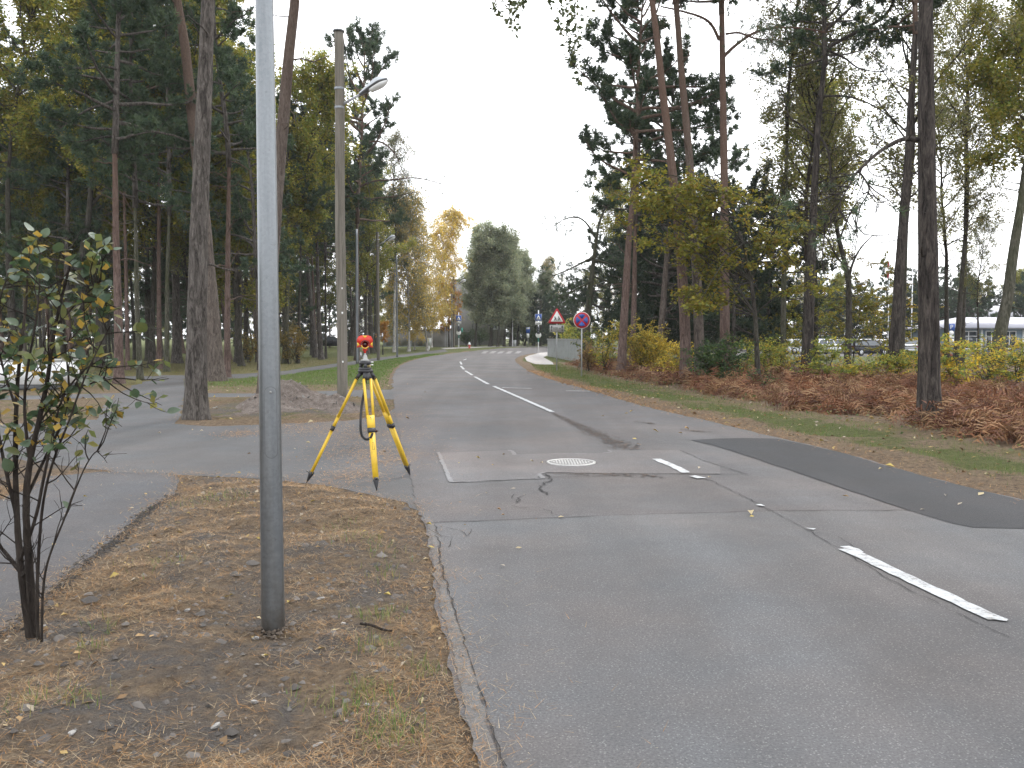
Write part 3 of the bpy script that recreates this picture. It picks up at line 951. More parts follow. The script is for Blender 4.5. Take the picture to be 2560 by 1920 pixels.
def needles():
    mb = MB()
    for n, xr, yr, seed in ((115000, (-4.6, .7), (2.5, 6.2), 1), (80000, (-5.6, -.3), (6.2, 12.8), 2), (12000, (-7.5, -2.2), (14, 26), 3)):
        def keep(x, y, rng):
            sd = paved_sd(x, y)
            bare = vnoise(x * 1.3, y * 1.3, 12) * .6 + vnoise(x * 3.4, y * 3.4, 14) * .4
            return ((sd > 0) & (rng.random(len(x)) < np.clip((bare - .28) * 3.2, .08, 1))) | ((sd <= 0) & (rng.random(len(x)) < .75 * np.exp(sd / (.03 + .10 * vnoise(x * 2.3, y * 2.3, 17))) + .004 * (sd > -.8)))
        x, y, rng = scatter(n, xr, yr, seed, keep)
        sd = paved_sd(x, y)
        z = np.where(sd > 0, gh(x, y, sd), .016) + rng.uniform(0.001, .012, len(x))
        k = np.clip(np.hypot(x, y) / 7, .8, 2.2)
        blades(mb, x, y, z, rng.uniform(.045, .095, len(x)), .0031 * k, rng.uniform(-.05, .40, len(x)), pick(rng, len(x), NEEDLE_PAL, .3), rng)
    # needle band along the right kerbless edge, and drifts on the side road
    x, y, rng = scatter(60000, (.5, 8), (7.5, 45), 4, lambda x, y, r: (np.abs(seg_dist(x, y, RR)) < .75 * r.random(len(x)) ** .6) & ((paved_sd(x, y) > -.05 - .3 * (r.random(len(x)) < .12))))
    sd = paved_sd(x, y)
    z = np.where(sd > 0, gh(x, y, sd), .016) + rng.uniform(.002, .02, len(x))
    k = np.clip(y / 8, 1, 4)
    blades(mb, x, y, z, rng.uniform(.05, .10, len(x)) * np.clip(k / 2, 1, 1.6), .005 * k, rng.uniform(0, .4, len(x)), pick(rng, len(x), [(.36, .19, .08), (.30, .15, .065), (.42, .26, .12)], .25), rng)
    cs = [G(900, 1130), G(960, 1150), G(820, 1075), G(880, 1190), G(760, 1060), G(950, 1040), G(600, 1085), G(930, 1090)]
    rs = [.7, .5, .8, .5, .7, .8, .4, .8]
    rng = np.random.default_rng(5)
    for c, r in zip(cs, rs):
        n = int(1300 * r)
        x, y = c.x + rng.normal(0, r * .6, n), c.y + rng.normal(0, r * .9, n)
        blades(mb, x, y, np.full(n, .010) + rng.uniform(0, .008, n), rng.uniform(.05, .1, n), np.full(n, .007), rng.uniform(0, .25, n), pick(rng, n, [(.34, .19, .09), (.40, .26, .14)], .25), rng)
    tag(mb.build('pine_needles', MATS['litter']), 'orange brown fallen pine needles carpeting the verges', 'needle litter', kind='stuff')
needles()

LEAF_PAL = [(.36, .26, .11), (.30, .20, .10), (.40, .33, .20), (.24, .15, .08), (.40, .31, .10), (.34, .29, .22), (.18, .12, .07)]
def litter():
    mb = MB()
    for n, xr, yr, seed, s in ((900, (-4.6, .6), (2.6, 13), 6, (.012, .034)), (500, (-12, -2), (13, 34), 7, (.03, .06)), (1000, (1.5, 9), (8, 34), 8, (.025, .06))):
        x, y, rng = scatter(n, xr, yr, seed, lambda x, y, r: (paved_sd(x, y) > 0) | (r.random(len(x)) < .10))
        sd = paved_sd(x, y)
        z = np.where(sd > 0, gh(x, y, sd), .022) + .004
        leaf_litter(mb, x, y, z, rng.uniform(*s, len(x)), pick(rng, len(x), LEAF_PAL, .25), rng)
    tag(mb.build('fallen_leaves', MATS['litter']), 'small dry autumn leaves scattered over the ground', 'leaf litter', kind='stuff')
    # crumbs of gravel and wood
    mb = MB()
    x, y, rng = scatter(5200, (-4.8, .6), (2.6, 12.5), 9, lambda x, y, r: (paved_sd(x, y) > -.12))
    z = gh(x, y)
    for a, b, c, s in zip(x, y, z, rng.gamma(2.0, .0024, len(x)) + .003):
        o = rng.uniform(.6, 1.3, 6) * s
        v = [(a + o[0], b, c), (a, b + o[1], c), (a - o[2], b, c), (a, b - o[3], c), (a, b, c + o[4] * .9), (a, b, c - s)]
        g = rng.uniform(.04, .20)
        mb.add(v, None, [(0, 1, 4), (1, 2, 4), (2, 3, 4), (3, 0, 4)], 0, np.tile(np.array([g, g * .93, g * .86]), (6, 1)))
    tag(mb.build('gravel', MATS['litter']), 'small gravel and bark crumbs in the needle litter', 'gravel', kind='stuff')
litter()

def clods():
    mb = MB()
    x, y, rng = scatter(3200, (-4.8, .5), (2.6, 12.5), 19, lambda x, y, r: (paved_sd(x, y) > .05) & (vnoise(x * 1.3, y * 1.3, 12) * .6 + vnoise(x * 3.4, y * 3.4, 14) * .4 < .50))
    ed = resample(GL((437, 1238), (358, 1288), (312, 1334), (231, 1392), (173, 1449), (110, 1507), (46, 1559), (0, 1594)), .01)
    k = rng.integers(0, len(ed), 1500)
    ex = ed[k] + rng.normal(0, .045, (1500, 2))
    x = np.concatenate([x, ex[:, 0]]); y = np.concatenate([y, ex[:, 1]])
    dark = np.concatenate([np.zeros(len(x) - 1500), np.ones(1500)])
    z = np.maximum(gh(x, y), 0.003)
    s = rng.gamma(2.2, .0065, len(x)) + .006
    s = np.where(dark > 0, np.minimum(s * .6, .02), s)
    T = np.array([(1, 0, 0), (.6, .7, 0), (-.3, .95, 0), (-1, .2, 0), (-.5, -.8, 0), (.5, -.85, 0), (.3, .25, .75), (-.35, .2, .7), (0, -.35, .6)])
    F = [(0, 1, 6), (1, 2, 6), (2, 7, 6), (2, 3, 7), (3, 8, 7), (3, 4, 8), (4, 5, 8), (5, 0, 8), (0, 6, 8), (6, 7, 8)]
    for a, b, c, q, d in zip(x, y, z, s, dark):
        v = T * q * rng.uniform(.6, 1.3, (9, 1)) * (1, 1, .7)
        an = rng.uniform(0, 6.28); cs, sn = math.cos(an), math.sin(an)
        v = np.stack([v[:, 0] * cs - v[:, 1] * sn + a, v[:, 0] * sn + v[:, 1] * cs + b, v[:, 2] + c - q * .08], -1)
        g = rng.uniform(.028, .06) if d else rng.uniform(.07, .16)
        mb.add(v, None, F, 0, np.tile((g, g * .90, g * .82), (9, 1)))
    tag(mb.build('soil_clods', MATS['litter']), 'dark crumbly soil clods among the needles and along the broken path edge', 'soil', kind='stuff')
clods()

def grass():
    mb = MB()
    G1 = [(.085, .145, .030), (.11, .170, .038), (.14, .175, .05), (.10, .155, .035), (.18, .17, .07), (.23, .18, .09)]
    # right verge strip
    x, y, rng = scatter(150000, (1.2, 9.5), (7.5, 62), 11, lambda x, y, r: (seg_dist(x, y, RR) > .45 + .35 * r.random(len(x))) & (seg_dist(x, y, RR) < 2.0 + .9 * r.random(len(x))) & (paved_sd(x, y) > .2) & (x > np.interp(y, RR[:30, 1], RR[:30, 0])) & (r.random(len(x)) < np.clip(vnoise(x * 1.1, y * 1.1, 77) * 1.9 - .25, .12, 1)))
    k = np.clip(y / 14, .8, 3.2)
    blades(mb, x, y, gh(x, y) - .005, rng.uniform(.04, .10, len(x)), .006 * k, rng.uniform(.5, 1.4, len(x)), pick(rng, len(x), G1, .25), rng)
    # strip between the road and the footpath, and the lawn under the trees
    x, y, rng = scatter(60000, (-10.8, -1.5), (27, 90), 12, lambda x, y, r: (paved_sd(x, y) > .15) & (x < np.interp(y, RL[:60, 1], RL[:60, 0])) & (r.random(len(x)) < np.clip((y - 26) / 9, .15, 1)))
    k = np.clip(y / 14, 1, 4)
    blades(mb, x, y, gh(x, y) - .005, rng.uniform(.05, .12, len(x)), .007 * k, rng.uniform(.5, 1.4, len(x)), pick(rng, len(x), [(.085, .165, .028), (.11, .195, .035), (.14, .18, .045)], .2), rng)
    x, y, rng = scatter(30000, (-34, -11), (30, 75), 13, lambda x, y, r: (paved_sd(x, y) > .15) & (r.random(len(x)) < .8))
    blades(mb, x, y, gh(x, y) - .005, rng.uniform(.05, .13, len(x)), .02 * np.ones(len(x)), rng.uniform(.4, 1.3, len(x)), pick(rng, len(x), [(.16, .15, .05), (.11, .14, .04), (.22, .18, .08)], .2), rng)
    # tufts on the near verge
    rng = np.random.default_rng(14)
    for u, v, s, n in ((935, 1545, .07, 70), (980, 1530, .05, 40), (938, 1615, .075, 80), (915, 1740, .06, 60), (940, 1745, .08, 60), (985, 1835, .09, 130), (970, 1860, .07, 80), (880, 1790, .05, 40), (1040, 1670, .05, 40), (1060, 1690, .05, 40), (530, 1265, .22, 140), (560, 1255, .15, 80), (860, 1320, .12, 60), (905, 1370, .14, 70), (955, 1395, .12, 50), (230, 1640, .05, 40), (190, 1790, .08, 60), (280, 1560, .06, 40), (420, 1420, .15, 60), (800, 1760, .08, 40), (60, 1780, .1, 60), (960, 1440, .1, 50)):
        c = G(u, v)
        x, y = c.x + rng.normal(0, s, n), c.y + rng.normal(0, s, n)
        blades(mb, x, y, gh(x, y) - .004, rng.uniform(.03, .10, n), np.full(n, .005), rng.uniform(.5, 1.45, n), pick(rng, n, [(.10, .17, .04), (.14, .20, .05), (.20, .19, .07), (.25, .22, .10)], .25), rng)
    tag(mb.build('grass', MATS['grass_blades']), 'short autumn grass on the road verges', 'grass', kind='stuff')
grass()

def stone_mesh(seed, mat):
    rng = np.random.default_rng(seed)
    bm = bmesh.new()
    bmesh.ops.create_icosphere(bm, subdivisions=2, radius=1)
    k = rng.normal(0, 1, (8, 3))
    for v in bm.verts:
        d = Vector(v.co)
        s = 1.0
        for a in k:
            s -= max(0, d.dot(Vector(a).normalized()) - .45) * .75
        v.co = Vector((d.x * s, d.y * s * .75, d.z * s * .42))
    me = bpy.data.meshes.new('stone')
    bm.to_mesh(me); bm.free()
    me.materials.append(MATS[mat])
    return me
STONES = [stone_mesh(i, 'stone_pale') for i in range(4)]
DSTONES = [stone_mesh(i + 9, 'stone_dark') for i in range(3)]
for i, (u, v, s, lab) in enumerate(((468, 1530, .034, 'left one of two pale stones touching on the needle verge'), (499, 1535, .036, 'right one of two pale stones touching on the needle verge'), (451, 1547, .028, 'pale flat stone just in front of the touching pair'),
        (111, 1568, .024, 'small white stone beside the bush stems'), (517, 1594, .020, 'small pale stone left of the grey pole base'), (637, 1598, .034, 'whitish stone in front of the grey pole base'),
        (801, 1498, .036, 'pale flat stone right of the grey pole'), (858, 1562, .026, 'brownish stone with a pale top right of the pole base'), (638, 1762, .030, 'grey stone half buried below the pole base'),
        (915, 1782, .022, 'pale pebble between the grass tufts near the road'), (793, 1866, .026, 'grey pebble near the lower edge of the needle verge'), (179, 1885, .026, 'white pebble at the lower left of the verge'),
        (538, 1827, .030, 'pale pebble in the needles at the bottom left'), (1155, 1646, .018, 'grey pebble lying on the worn road edge'))):
    c = G(u, v)
    rngs = np.random.default_rng(50 + i)
    sdv = float(paved_sd(np.array([c.x]), np.array([c.y]))[0])
    z = float(gh(np.array([c.x]), np.array([c.y]))[0]) if sdv > 0 else .014
    st = put('stone', STONES[i % 4], None, (c.x, c.y, z + s * .25), (rngs.uniform(-.2, .2), rngs.uniform(-.2, .2), rngs.uniform(0, 6)), (s, s, s))
    tag(st, lab, 'stone', 'pale stones on the needle verge')
mb = MB()
a, b = G(901, 1570), G(980, 1582)
rng_ = np.random.default_rng(3)
pts = [(a.x + (b.x - a.x) * t, a.y + (b.y - a.y) * t, float(gh(np.array([a.x + (b.x - a.x) * t]), np.array([a.y + (b.y - a.y) * t]))[0]) + .014 + .006 * math.sin(t * 5)) for t in np.linspace(0, 1, 7)]
tube(mb, pts, np.linspace(.008, .006, 7), 7, wob=.1, rng=rng_)
tag(mb.build('fallen_twig', MATS['twig_bark']), 'straight bare twig lying on the needles right of the pole', 'twig')

# heap of excavated soil
def heap():
    c = G(715, 1022)
    t = thing('soil_heap', 'heap of dug grey brown soil and rubble beside the wooden lamp post', 'soil heap', (c.x, c.y, 0))
    mb = MB()
    n = 64
    g = np.linspace(-1, 1, n)
    X, Y = np.meshgrid(g * 2.1, g * 1.9)
    r = np.hypot(X / 1.55, Y / 1.45) + (vnoise(X * 1.4, Y * 1.4, 41) - .5) * .5
    Z = .66 * np.clip(1 - r, 0, 1) ** 1.05 + .10 * np.clip(1.3 - np.hypot(X / 1.5, Y / 1.4), 0, 1) * vnoise(X * 5, Y * 5, 6) + .05 * (vnoise(X * 11, Y * 11, 7) - .5) * (r < 1.25) - .02
    # flat saddle to the right as in a spread heap
    Z = Z + .16 * np.exp(-((X - 1.15) / .55) ** 2 - (Y / .6) ** 2) * vnoise(X * 4, Y * 4, 9)
    i = np.arange(n - 1)[:, None] * n + np.arange(n - 1)[None]
    mb.add(np.stack([X, Y, Z], -1).reshape(-1, 3), np.stack([i, i + 1, i + n + 1, i + n], -1).reshape(-1, 4))
    mb.build('soil', MATS['heap_soil'], t, True)
    rng = np.random.default_rng(8)
    for k in range(70):
        a = rng.uniform(0, 6.28); q = 1.75 * rng.random() ** .6
        x, y = q * math.cos(a), -abs(q * math.sin(a)) * .8 + .3
        zi = float(Z[int(np.clip((y / 1.9 + 1) / 2 * (n - 1), 0, n - 1)), int(np.clip((x / 2.1 + 1) / 2 * (n - 1), 0, n - 1))])
        s = rng.uniform(.02, .07)
        put('rubble_stone', (DSTONES + STONES[:1])[rng.integers(0, 4)], t, (x, y, max(zi, 0) + s * .2), tuple(rng.uniform(0, 3, 3)), (s, s, s))
heap()
# ------------------------------------------------------------------ street furniture
def mast(u, v, label, h, r0, r1, mat='galvanised', hatch=False, group=None, n=20, hang=0):
    c = G(u, v) if not isinstance(u, Vector) else u
    t = thing('steel_mast', label, 'pole', (c.x, c.y, c.z), 0, group)
    mb = MB()
    zz = np.linspace(-.25, h, 26)
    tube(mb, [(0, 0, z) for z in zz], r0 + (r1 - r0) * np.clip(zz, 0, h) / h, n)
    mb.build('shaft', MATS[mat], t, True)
    mb = MB()
    lathe(mb, [(r1 * 1.04, h - .02), (r1 * 1.04, h + .01), (0, h + .025)], n=n)
    mb.build('cap', MATS['grey_steel'], t, True)
    return t, c

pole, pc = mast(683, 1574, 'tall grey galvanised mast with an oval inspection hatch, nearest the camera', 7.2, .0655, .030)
def hatch():
    z0, z1, w = 1.02, 1.345, .034            # stadium shaped door set 1.5 mm proud of the shaft, with its seam and bolt
    aim = math.atan2(-pc.y, -pc.x) + .06
    def shape(grow):
        pts = []
        for a in np.linspace(0, math.pi, 14):
            pts.append((math.cos(a) * (w + grow), z1 + math.sin(a) * (w + grow)))
        for a in np.linspace(math.pi, 2 * math.pi, 14):
            pts.append((math.cos(a) * (w + grow), z0 + math.sin(a) * (w + grow)))
        return pts
    def on_shaft(x, z, lift):
        r = .0655 + (.030 - .0655) * z / 7.2 + lift
        a = aim + x / r
        return (r * math.cos(a), r * math.sin(a), z)
    def band(mb, inner, outer, lift):
        a, b = shape(inner), shape(outer)
        n = len(a)
        v = [on_shaft(x, z, lift) for x, z in a] + [on_shaft(x, z, lift) for x, z in b]
        j = np.arange(n); j2 = (j + 1) % n
        mb.add(v, np.stack([j, n + j, n + j2, j2], -1))
    mb = MB(); band(mb, 0, .003, .0012); mb.build('hatch_seam', MATS['lamp_frame'], pole)
    mb = MB()
    o = shape(0); n = len(o)
    rings = [[on_shaft(x * s, (z0 + z1) / 2 + (z - (z0 + z1) / 2) * s, .0022) for x, z in o] for s in (1, .75, .5, .25, .02)]
    v = [p for r in rings for p in r]
    q = []
    for k in range(len(rings) - 1):
        for j in range(n):
            q.append((k * n + j, k * n + (j + 1) % n, (k + 1) * n + (j + 1) % n, (k + 1) * n + j))
    mb.add(v, q)
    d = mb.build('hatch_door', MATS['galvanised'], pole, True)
    mb = MB()
    p = on_shaft(0, z1 + .006, .003)
    s = Vector((math.cos(aim), math.sin(aim), 0))
    tube(mb, [Vector(p), Vector(p) + s * .006], [.0075, .006], 10)
    mb.build('bolt', MATS['silver_metal'], d, True)
hatch()
# ring of loose earth at the foot of the mast
mb = MB()
rng_ = np.random.default_rng(12)
for k in range(160):
    a = rng_.uniform(0, 6.28); q = .05 + abs(rng_.normal(0, .07)); s = rng_.uniform(.004, .016)
    x, y = pc.x + q * math.cos(a), pc.y + q * math.sin(a)
    z = float(gh(np.array([x]), np.array([y]))[0]) + .045 * math.exp(-(q / .12) ** 2)
    g = rng_.uniform(.05, .12)
    o = rng_.uniform(.6, 1.3, 6) * s
    mb.add([(x + o[0], y, z), (x, y + o[1], z), (x - o[2], y, z), (x, y - o[3], z), (x, y, z + o[4] * .8)], None, [(0, 1, 4), (1, 2, 4), (2, 3, 4), (3, 0, 4)], 0, np.tile((g * 1.1, g * .88, g * .70), (5, 1)))
tag(mb.build('earth_crumbs', MATS['litter']), 'loose earth crumbs round the foot of the grey mast', 'earth', kind='stuff')

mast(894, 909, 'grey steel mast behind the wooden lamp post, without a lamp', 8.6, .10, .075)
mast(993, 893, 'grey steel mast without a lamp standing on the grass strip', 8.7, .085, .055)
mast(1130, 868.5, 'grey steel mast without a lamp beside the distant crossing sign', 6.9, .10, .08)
mast(1113, 868.5, 'left one of two short thin posts by the distant crossing', 2.6, .035, .035, 'grey_steel')
mast(1119, 868, 'right one of two short thin posts by the distant crossing', 2.6, .035, .035, 'grey_steel')
mast(1281, 866, 'thin white mast with a white box at its foot beyond the bend', 6.0, .08, .06, 'white_paint')

def cobra_lamp(parent, start, d, rise, arm, L, s=1.0):
    """Bracket arm and street light head; d is the horizontal unit direction."""
    d = np.array((d[0], d[1], 0.0)); d /= np.linalg.norm(d)
    u = d * math.cos(rise) + np.array((0, 0, math.sin(rise)))
    side = np.cross(u, (0, 0, 1)); side /= np.linalg.norm(side)
    up = np.cross(side, u)
    p0 = np.array(tuple(start)); p1 = p0 + u * arm
    mb = MB(); tube(mb, [p0 - u * .05, p1], [.035 * s, .03 * s], 10); mb.build('bracket_arm', MATS['grey_steel'], parent, True)
    top, fr, lens = MB(), MB(), MB()
    k, n = 14, 16
    for part, mb2 in (('top', top), ('frame', fr), ('lens', lens)):
        V = []
        for i in range(k):
            t = i / (k - 1)
            w = (.045 + .135 * math.sin(min(1, t * 1.25) * math.pi * .5) ** 1.1) * (1 - max(0, t - .72) ** 2 * 9.5) * s
            w = max(w, .012)
            c = p1 + u * (t * L)
            for j in range(n):
                a = math.pi * j / (n - 1)
                if part == 'top':
                    o = side * (w * math.cos(a)) + up * (w * .85 * math.sin(a) + .012)
                elif part == 'frame':
                    o = side * (w * 1.02 * math.cos(a)) + up * (.014 - .05 * s * math.sin(a) ** .5 if 0 < j < n - 1 else .014)
                else:
                    ww = w * .82 if t > .34 else 0.01
                    o = side * (ww * math.cos(a)) - up * (ww * .62 * math.sin(a) + .03)
                V.append(c + o)
        q = [(i * n + j, i * n + j + 1, (i + 1) * n + j + 1, (i + 1) * n + j) for i in range(k - 1) for j in range(n - 1)]
        mb2.add(V, q)
    head = top.build('lamp_head', MATS['lamp_shell'], parent, True)
    fr.build('lamp_frame', MATS['lamp_frame'], head, True)
    lens.build('lamp_lens', MATS['lamp_lens'], head, True)
    return p1 + u * L

def lamp_post(u, v, label, h, r0, r1, zl, direction, arm=.55, L=.75, mat='pole_wood', s=1.0, tin=False):
    c = G(u, v)
    t = thing('lamp_post', label, 'lamp post', (c.x, c.y, c.z))
    rng = np.random.default_rng(int(u))
    mb = MB()
    zz = np.linspace(-.2, h, 30)
    tube(mb, [(.01 * math.sin(z), .01 * math.cos(z * .7), z) for z in zz], r0 + (r1 - r0) * zz / h, 16, wob=.015, rng=rng)
    mb.build('pole', MATS[mat], t, True)
    if tin:
        mb = MB(); lathe(mb, [(r1 * 1.25, h - .02), (r1 * 1.2, h + .02), (0, h + .05)], n=16); mb.build('cap', MATS['lamp_frame'], t)
    mb = MB(); rz = r0 + (r1 - r0) * zl / h
    lathe(mb, [(rz * 1.03, zl + .35), (rz * 1.06, zl + .36), (rz * 1.06, zl + .40), (rz * 1.03, zl + .41)], n=16)
    lathe(mb, [(rz * 1.03, zl - .12), (rz * 1.06, zl - .11), (rz * 1.06, zl - .07), (rz * 1.03, zl - .06)], n=16)
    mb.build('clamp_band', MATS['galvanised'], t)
    d = np.array(direction, float); d /= np.linalg.norm(d)
    cobra_lamp(t, (d[0] * rz * .8, d[1] * rz * .8, zl), d, .42, arm, L, s)
    return t, c

wp1, w1 = lamp_post(856, 1007, 'weathered wooden lamp post with a street lamp, nearest the tripod', 9.3, .132, .118, 7.5, (1, -.25), .5, .80, tin=True)
mb = MB()
for z, s in ((1.05, .035), (.98 + 1.3, .04), (2.9, .03)):
    q = Vector((-w1.x, -w1.y, 0)).normalized()
    box(mb, (q.x * .128 + .02, q.y * .128, z), (s, .006, s * 1.3), rz=math.atan2(q.y, q.x) + math.pi / 2)
mb.build('paper_tag', MATS['sign_white'], wp1)
wp2, w2 = lamp_post(946, 900, 'wooden lamp post with a street lamp standing by the footpath', 9.5, .125, .105, 8.6, (1, -.25), .6, .85, s=1.25, tin=True)
wp3, w3 = lamp_post(1134.5, 868.2, 'wooden lamp post with a street lamp beside the orange maple', 9.2, .14, .12, 8.0, (1, -.2), .7, 1.0, s=1.5, tin=True)
wp4, w4 = lamp_post(1293.5, 864.5, 'lamp post with a street lamp beyond the bend before the grey trees', 7.4, .13, .10, 6.5, (1, -.2), .7, .95, s=1.5)

def cable(a, b, sag, label):
    mb = MB()
    pts = [Vector(a).lerp(Vector(b), t) - Vector((0, 0, sag * 4 * t * (1 - t))) for t in np.linspace(0, 1, 22)]
    tube(mb, pts, .016, 5)
    tag(mb.build('overhead_cable', MATS['cable'], smooth=True), label, 'cable')
cable((w1.x + .1, w1.y, 9.2), (w2.x, w2.y, w2.z + 9.45), .35, 'thin black overhead cable running from the nearest wooden post to the next')
cable((w2.x, w2.y, w2.z + 9.4), (w3.x, w3.y, w3.z + 9.1), .3, 'thin overhead cable running from the second wooden post to the third')

# ------------------------------------------------------------------ survey tripod and prism
def tripod():
    feet = [G(766, 1209), G(942, 1229), G(1026, 1190)]
    for f in feet: f.z = .006
    head = Vector((-1.662, 10.06, 1.262))
    t = thing('survey_tripod', 'yellow wooden survey tripod with black clamps standing at the road edge', 'tripod', (head.x, head.y, 0.006))
    o = Vector((head.x, head.y, .006))
    h = head - o
    mb = MB()
    lathe(mb, [(0, .03), (.082, .03), (.086, .022), (.086, .004), (.070, -.012), (.045, -.030), (.03, -.034), (0, -.034)], h, 24)
    mb.build('head_plate', MATS['black_plastic'], t, True)
    mb = MB(); tube(mb, [h + Vector((0, 0, -.03)), h + Vector((0, 0, -.12))], [.014, .012], 10); mb.build('fixing_screw', MATS['black_plastic'], t, True)
    for i, f in enumerate(feet):
        f = f - o
        flat = Vector((f.x - h.x, f.y - h.y, 0)).normalized()
        side = Vector((-flat.y, flat.x, 0))
        top = h + flat * .075 + Vector((0, 0, -.02))
        ax = (f - top)
        L = ax.length
        ax = ax.normalized()
        at = lambda k: top + ax * (L * k)
        out = side.cross(ax).normalized()
        if out.dot(flat) < 0: out = -out
        leg = MB()
        for sgn in (-1, 1):
            beam(leg, at(.035) + side * sgn * .040, at(.395) + side * sgn * .032, .026, .030, .026, .030, side)
        leg_ob = leg.build('leg', MATS['tripod_yellow'], t)
        mb = MB()
        beam(mb, at(.365), at(.50), .088, .034, .082, .034, side)
        mb.build('leg_plate', MATS['tripod_yellow'], leg_ob)
        mb = MB(); q = at(.385) + out * .018; tube(mb, [q, q + out * .008], [.009, .007], 8); mb.build('leg_screw', MATS['brass'], leg_ob)
        mb = MB()
        beam(mb, at(.50), at(.905), .068, .034, .058, .033, side)
        low = mb.build('lower_leg', MATS['tripod_yellow'], leg_ob)
        mb = MB()
        for s1 in (-1, 1):
            beam(mb, at(.60) + side * s1 * .010 + out * .0175, at(.66) + side * s1 * .010 + out * .0175, .0025, .0015, None, None, side)
        for kk in (.60, .66):
            beam(mb, at(kk) + side * -.011 + out * .0176, at(kk) + side * .011 + out * .0176, .0025, .0015, None, None, ax)
        mb.build('label_plate', MATS['black_plastic'], low)
        mb = MB()
        beam(mb, at(.475), at(.515), .088, .046, .082, .042, side)
        beam(mb, at(.487) + side * .035, at(.505) + side * .065, .02, .025)
        cl = mb.build('clamp', MATS['black_plastic'], leg_ob)
        mb = MB(); q = at(.497) + side * (.045 if i != 0 else -.045); sg = 1 if i != 0 else -1
        tube(mb, [q, q + side * sg * .018], [.010, .012], 10); mb.build('clamp_knob', MATS['target_red'] if i == 1 else MATS['black_plastic'], cl, True)
        mb = MB()
        tube(mb, [at(.893), at(.915), at(.935), at(.968), at(.999)], [.032, .032, .024, .014, .003], 10)
        beam(mb, at(.915), at(.915) + out * .06 - ax * .012, .035, .010, .02, .008, side)
        mb.build('foot', MATS['black_plastic'], leg_ob)
        mb = MB()
        beam(mb, top - ax * .035 - flat * .02, at(.045), .055, .050, .112, .036, side)
        mb.build('hinge', MATS['black_plastic'], leg_ob)
    # carrying strap
    mb = MB()
    cl1 = (Vector(feet[1]) - o); 
    fl = Vector((cl1.x - h.x, cl1.y - h.y, 0)).normalized()
    tp = h + fl * .075 + Vector((0, 0, -.02)); axx = (cl1 - tp)
    def on_leg(k): return tp + axx * k
    a = h + Vector((0.005, -.085, -.06)); b = on_leg(.52) + Vector((0, -.03, 0))
    ctrl = [a, a + Vector((.004, -.02, -.12)), a + Vector((-.03, -.05, -.30)), b + Vector((-.115, -.02, .16)), b + Vector((-.115, -.02, -.01)), b + Vector((-.06, -.02, -.065)), b + Vector((-.01, -.015, -.05)), b + Vector((.015, 0, .01))]
    c = np.array([tuple(p) for p in ctrl])
    for _ in range(3):
        q = [c[0]]
        for p0, p1 in zip(c[:-1], c[1:]): q += [p0 * .75 + p1 * .25, p0 * .25 + p1 * .75]
        q.append(c[-1]); c = np.array(q)
    tn = nrm(np.gradient(c, axis=0)); s = nrm(np.cross(tn, (0.3, -1, 0.15)))
    w = .013
    v = np.concatenate([c - s * w, c + s * w, c - s * w + (0, -.003, 0), c + s * w + (0, -.003, 0)])
    n = len(c); i = np.arange(n - 1)
    mb.add(v, np.concatenate([np.stack([i, i + 1, n + i + 1, n + i], -1), np.stack([2 * n + i, 3 * n + i, 3 * n + i + 1, 2 * n + i + 1], -1), np.stack([i, 2 * n + i, 2 * n + i + 1, i + 1], -1), np.stack([n + i, n + i + 1, 3 * n + i + 1, 3 * n + i], -1)]))
    mb.build('carrying_strap', MATS['strap_black'], t)
    # prism reflector on its tribrach
    zt = head.z + .03
    p = thing('survey_prism', 'red prism target with yellow arrow marks on top of the tripod', 'survey prism', (head.x - .005, head.y, zt), math.atan2(head.x, head.y) * -1 + .05)
    mb = MB()
    plate3 = [(math.cos(a) * .066, math.sin(a) * .066) for a in np.linspace(0, 2 * math.pi, 25)[:-1]]
    lathe(mb, [(0, .0), (.070, .0), (.072, .006), (.072, .024), (0, .024)], (0, 0, 0), 24)
    lathe(mb, [(0, .056), (.06, .056), (.068, .062), (.068, .094), (.055, .10), (0, .10)], (0, 0, 0), 24)
    tb = mb.build('tribrach', MATS['black_plastic'], p, True)
    for a in (math.pi * 1.5, math.pi * .17, math.pi * .83):
        mb = MB()
        tube(mb, [(math.cos(a) * .05, math.sin(a) * .05, .014), (math.cos(a) * .05, math.sin(a) * .05, .07)], .021, 12)
        mb.build('levelling_screw', MATS['black_plastic'] if a != math.pi * .17 else MATS['brass'], tb, True)
    mb = MB(); box(mb, (.075, -.02, .055), (.03, .02, .012)); box(mb, (.078, -.02, .085), (.03, .02, .012)); mb.build('tribrach_lock', MATS['sign_white'], tb)
    mb = MB()
    lathe(mb, [(0, .10), (.048, .10), (.048, .108), (.030, .122), (.024, .150), (.019, .165), (.012, .17), (.012, .20), (0, .20)], (0, 0, 0), 20)
    box(mb, (-.045, 0, .165), (.022, .03, .075)); box(mb, (-.03, 0, .14), (.03, .022, .014))
    mb.build('carrier', MATS['silver_metal'], p, True)
    zc = .285
    # holder fork, prism cup
    mb = MB()
    disc_plate(mb, (0, -.02, zc), .046, .05, 28, r_in=.035)
    tube(mb, [(0, 0, .185), (0, 0, zc - .046)], [.012, .017], 12)
    box(mb, (0, -.005, zc - .058), (.055, .026, .022))
    hd = mb.build('prism_holder', MATS['target_red'], p)
    mb = MB(); disc_plate(mb, (0, -.048, zc), .049, .006, 28, r_in=.040); 
    bz = mb.build('prism_rim', MATS['black_plastic'], hd)
    mb = MB(); disc_plate(mb, (0, -.012, zc), .039, .006, 28); mb.build('prism_glass', MATS['prism_glass'], hd)
    mb = MB()
    for a in np.linspace(math.pi * 1.12, math.pi * 1.80, 8):
        box(mb, (math.cos(a) * .043, -.05, zc + math.sin(a) * .043), (.014, .006, .009))
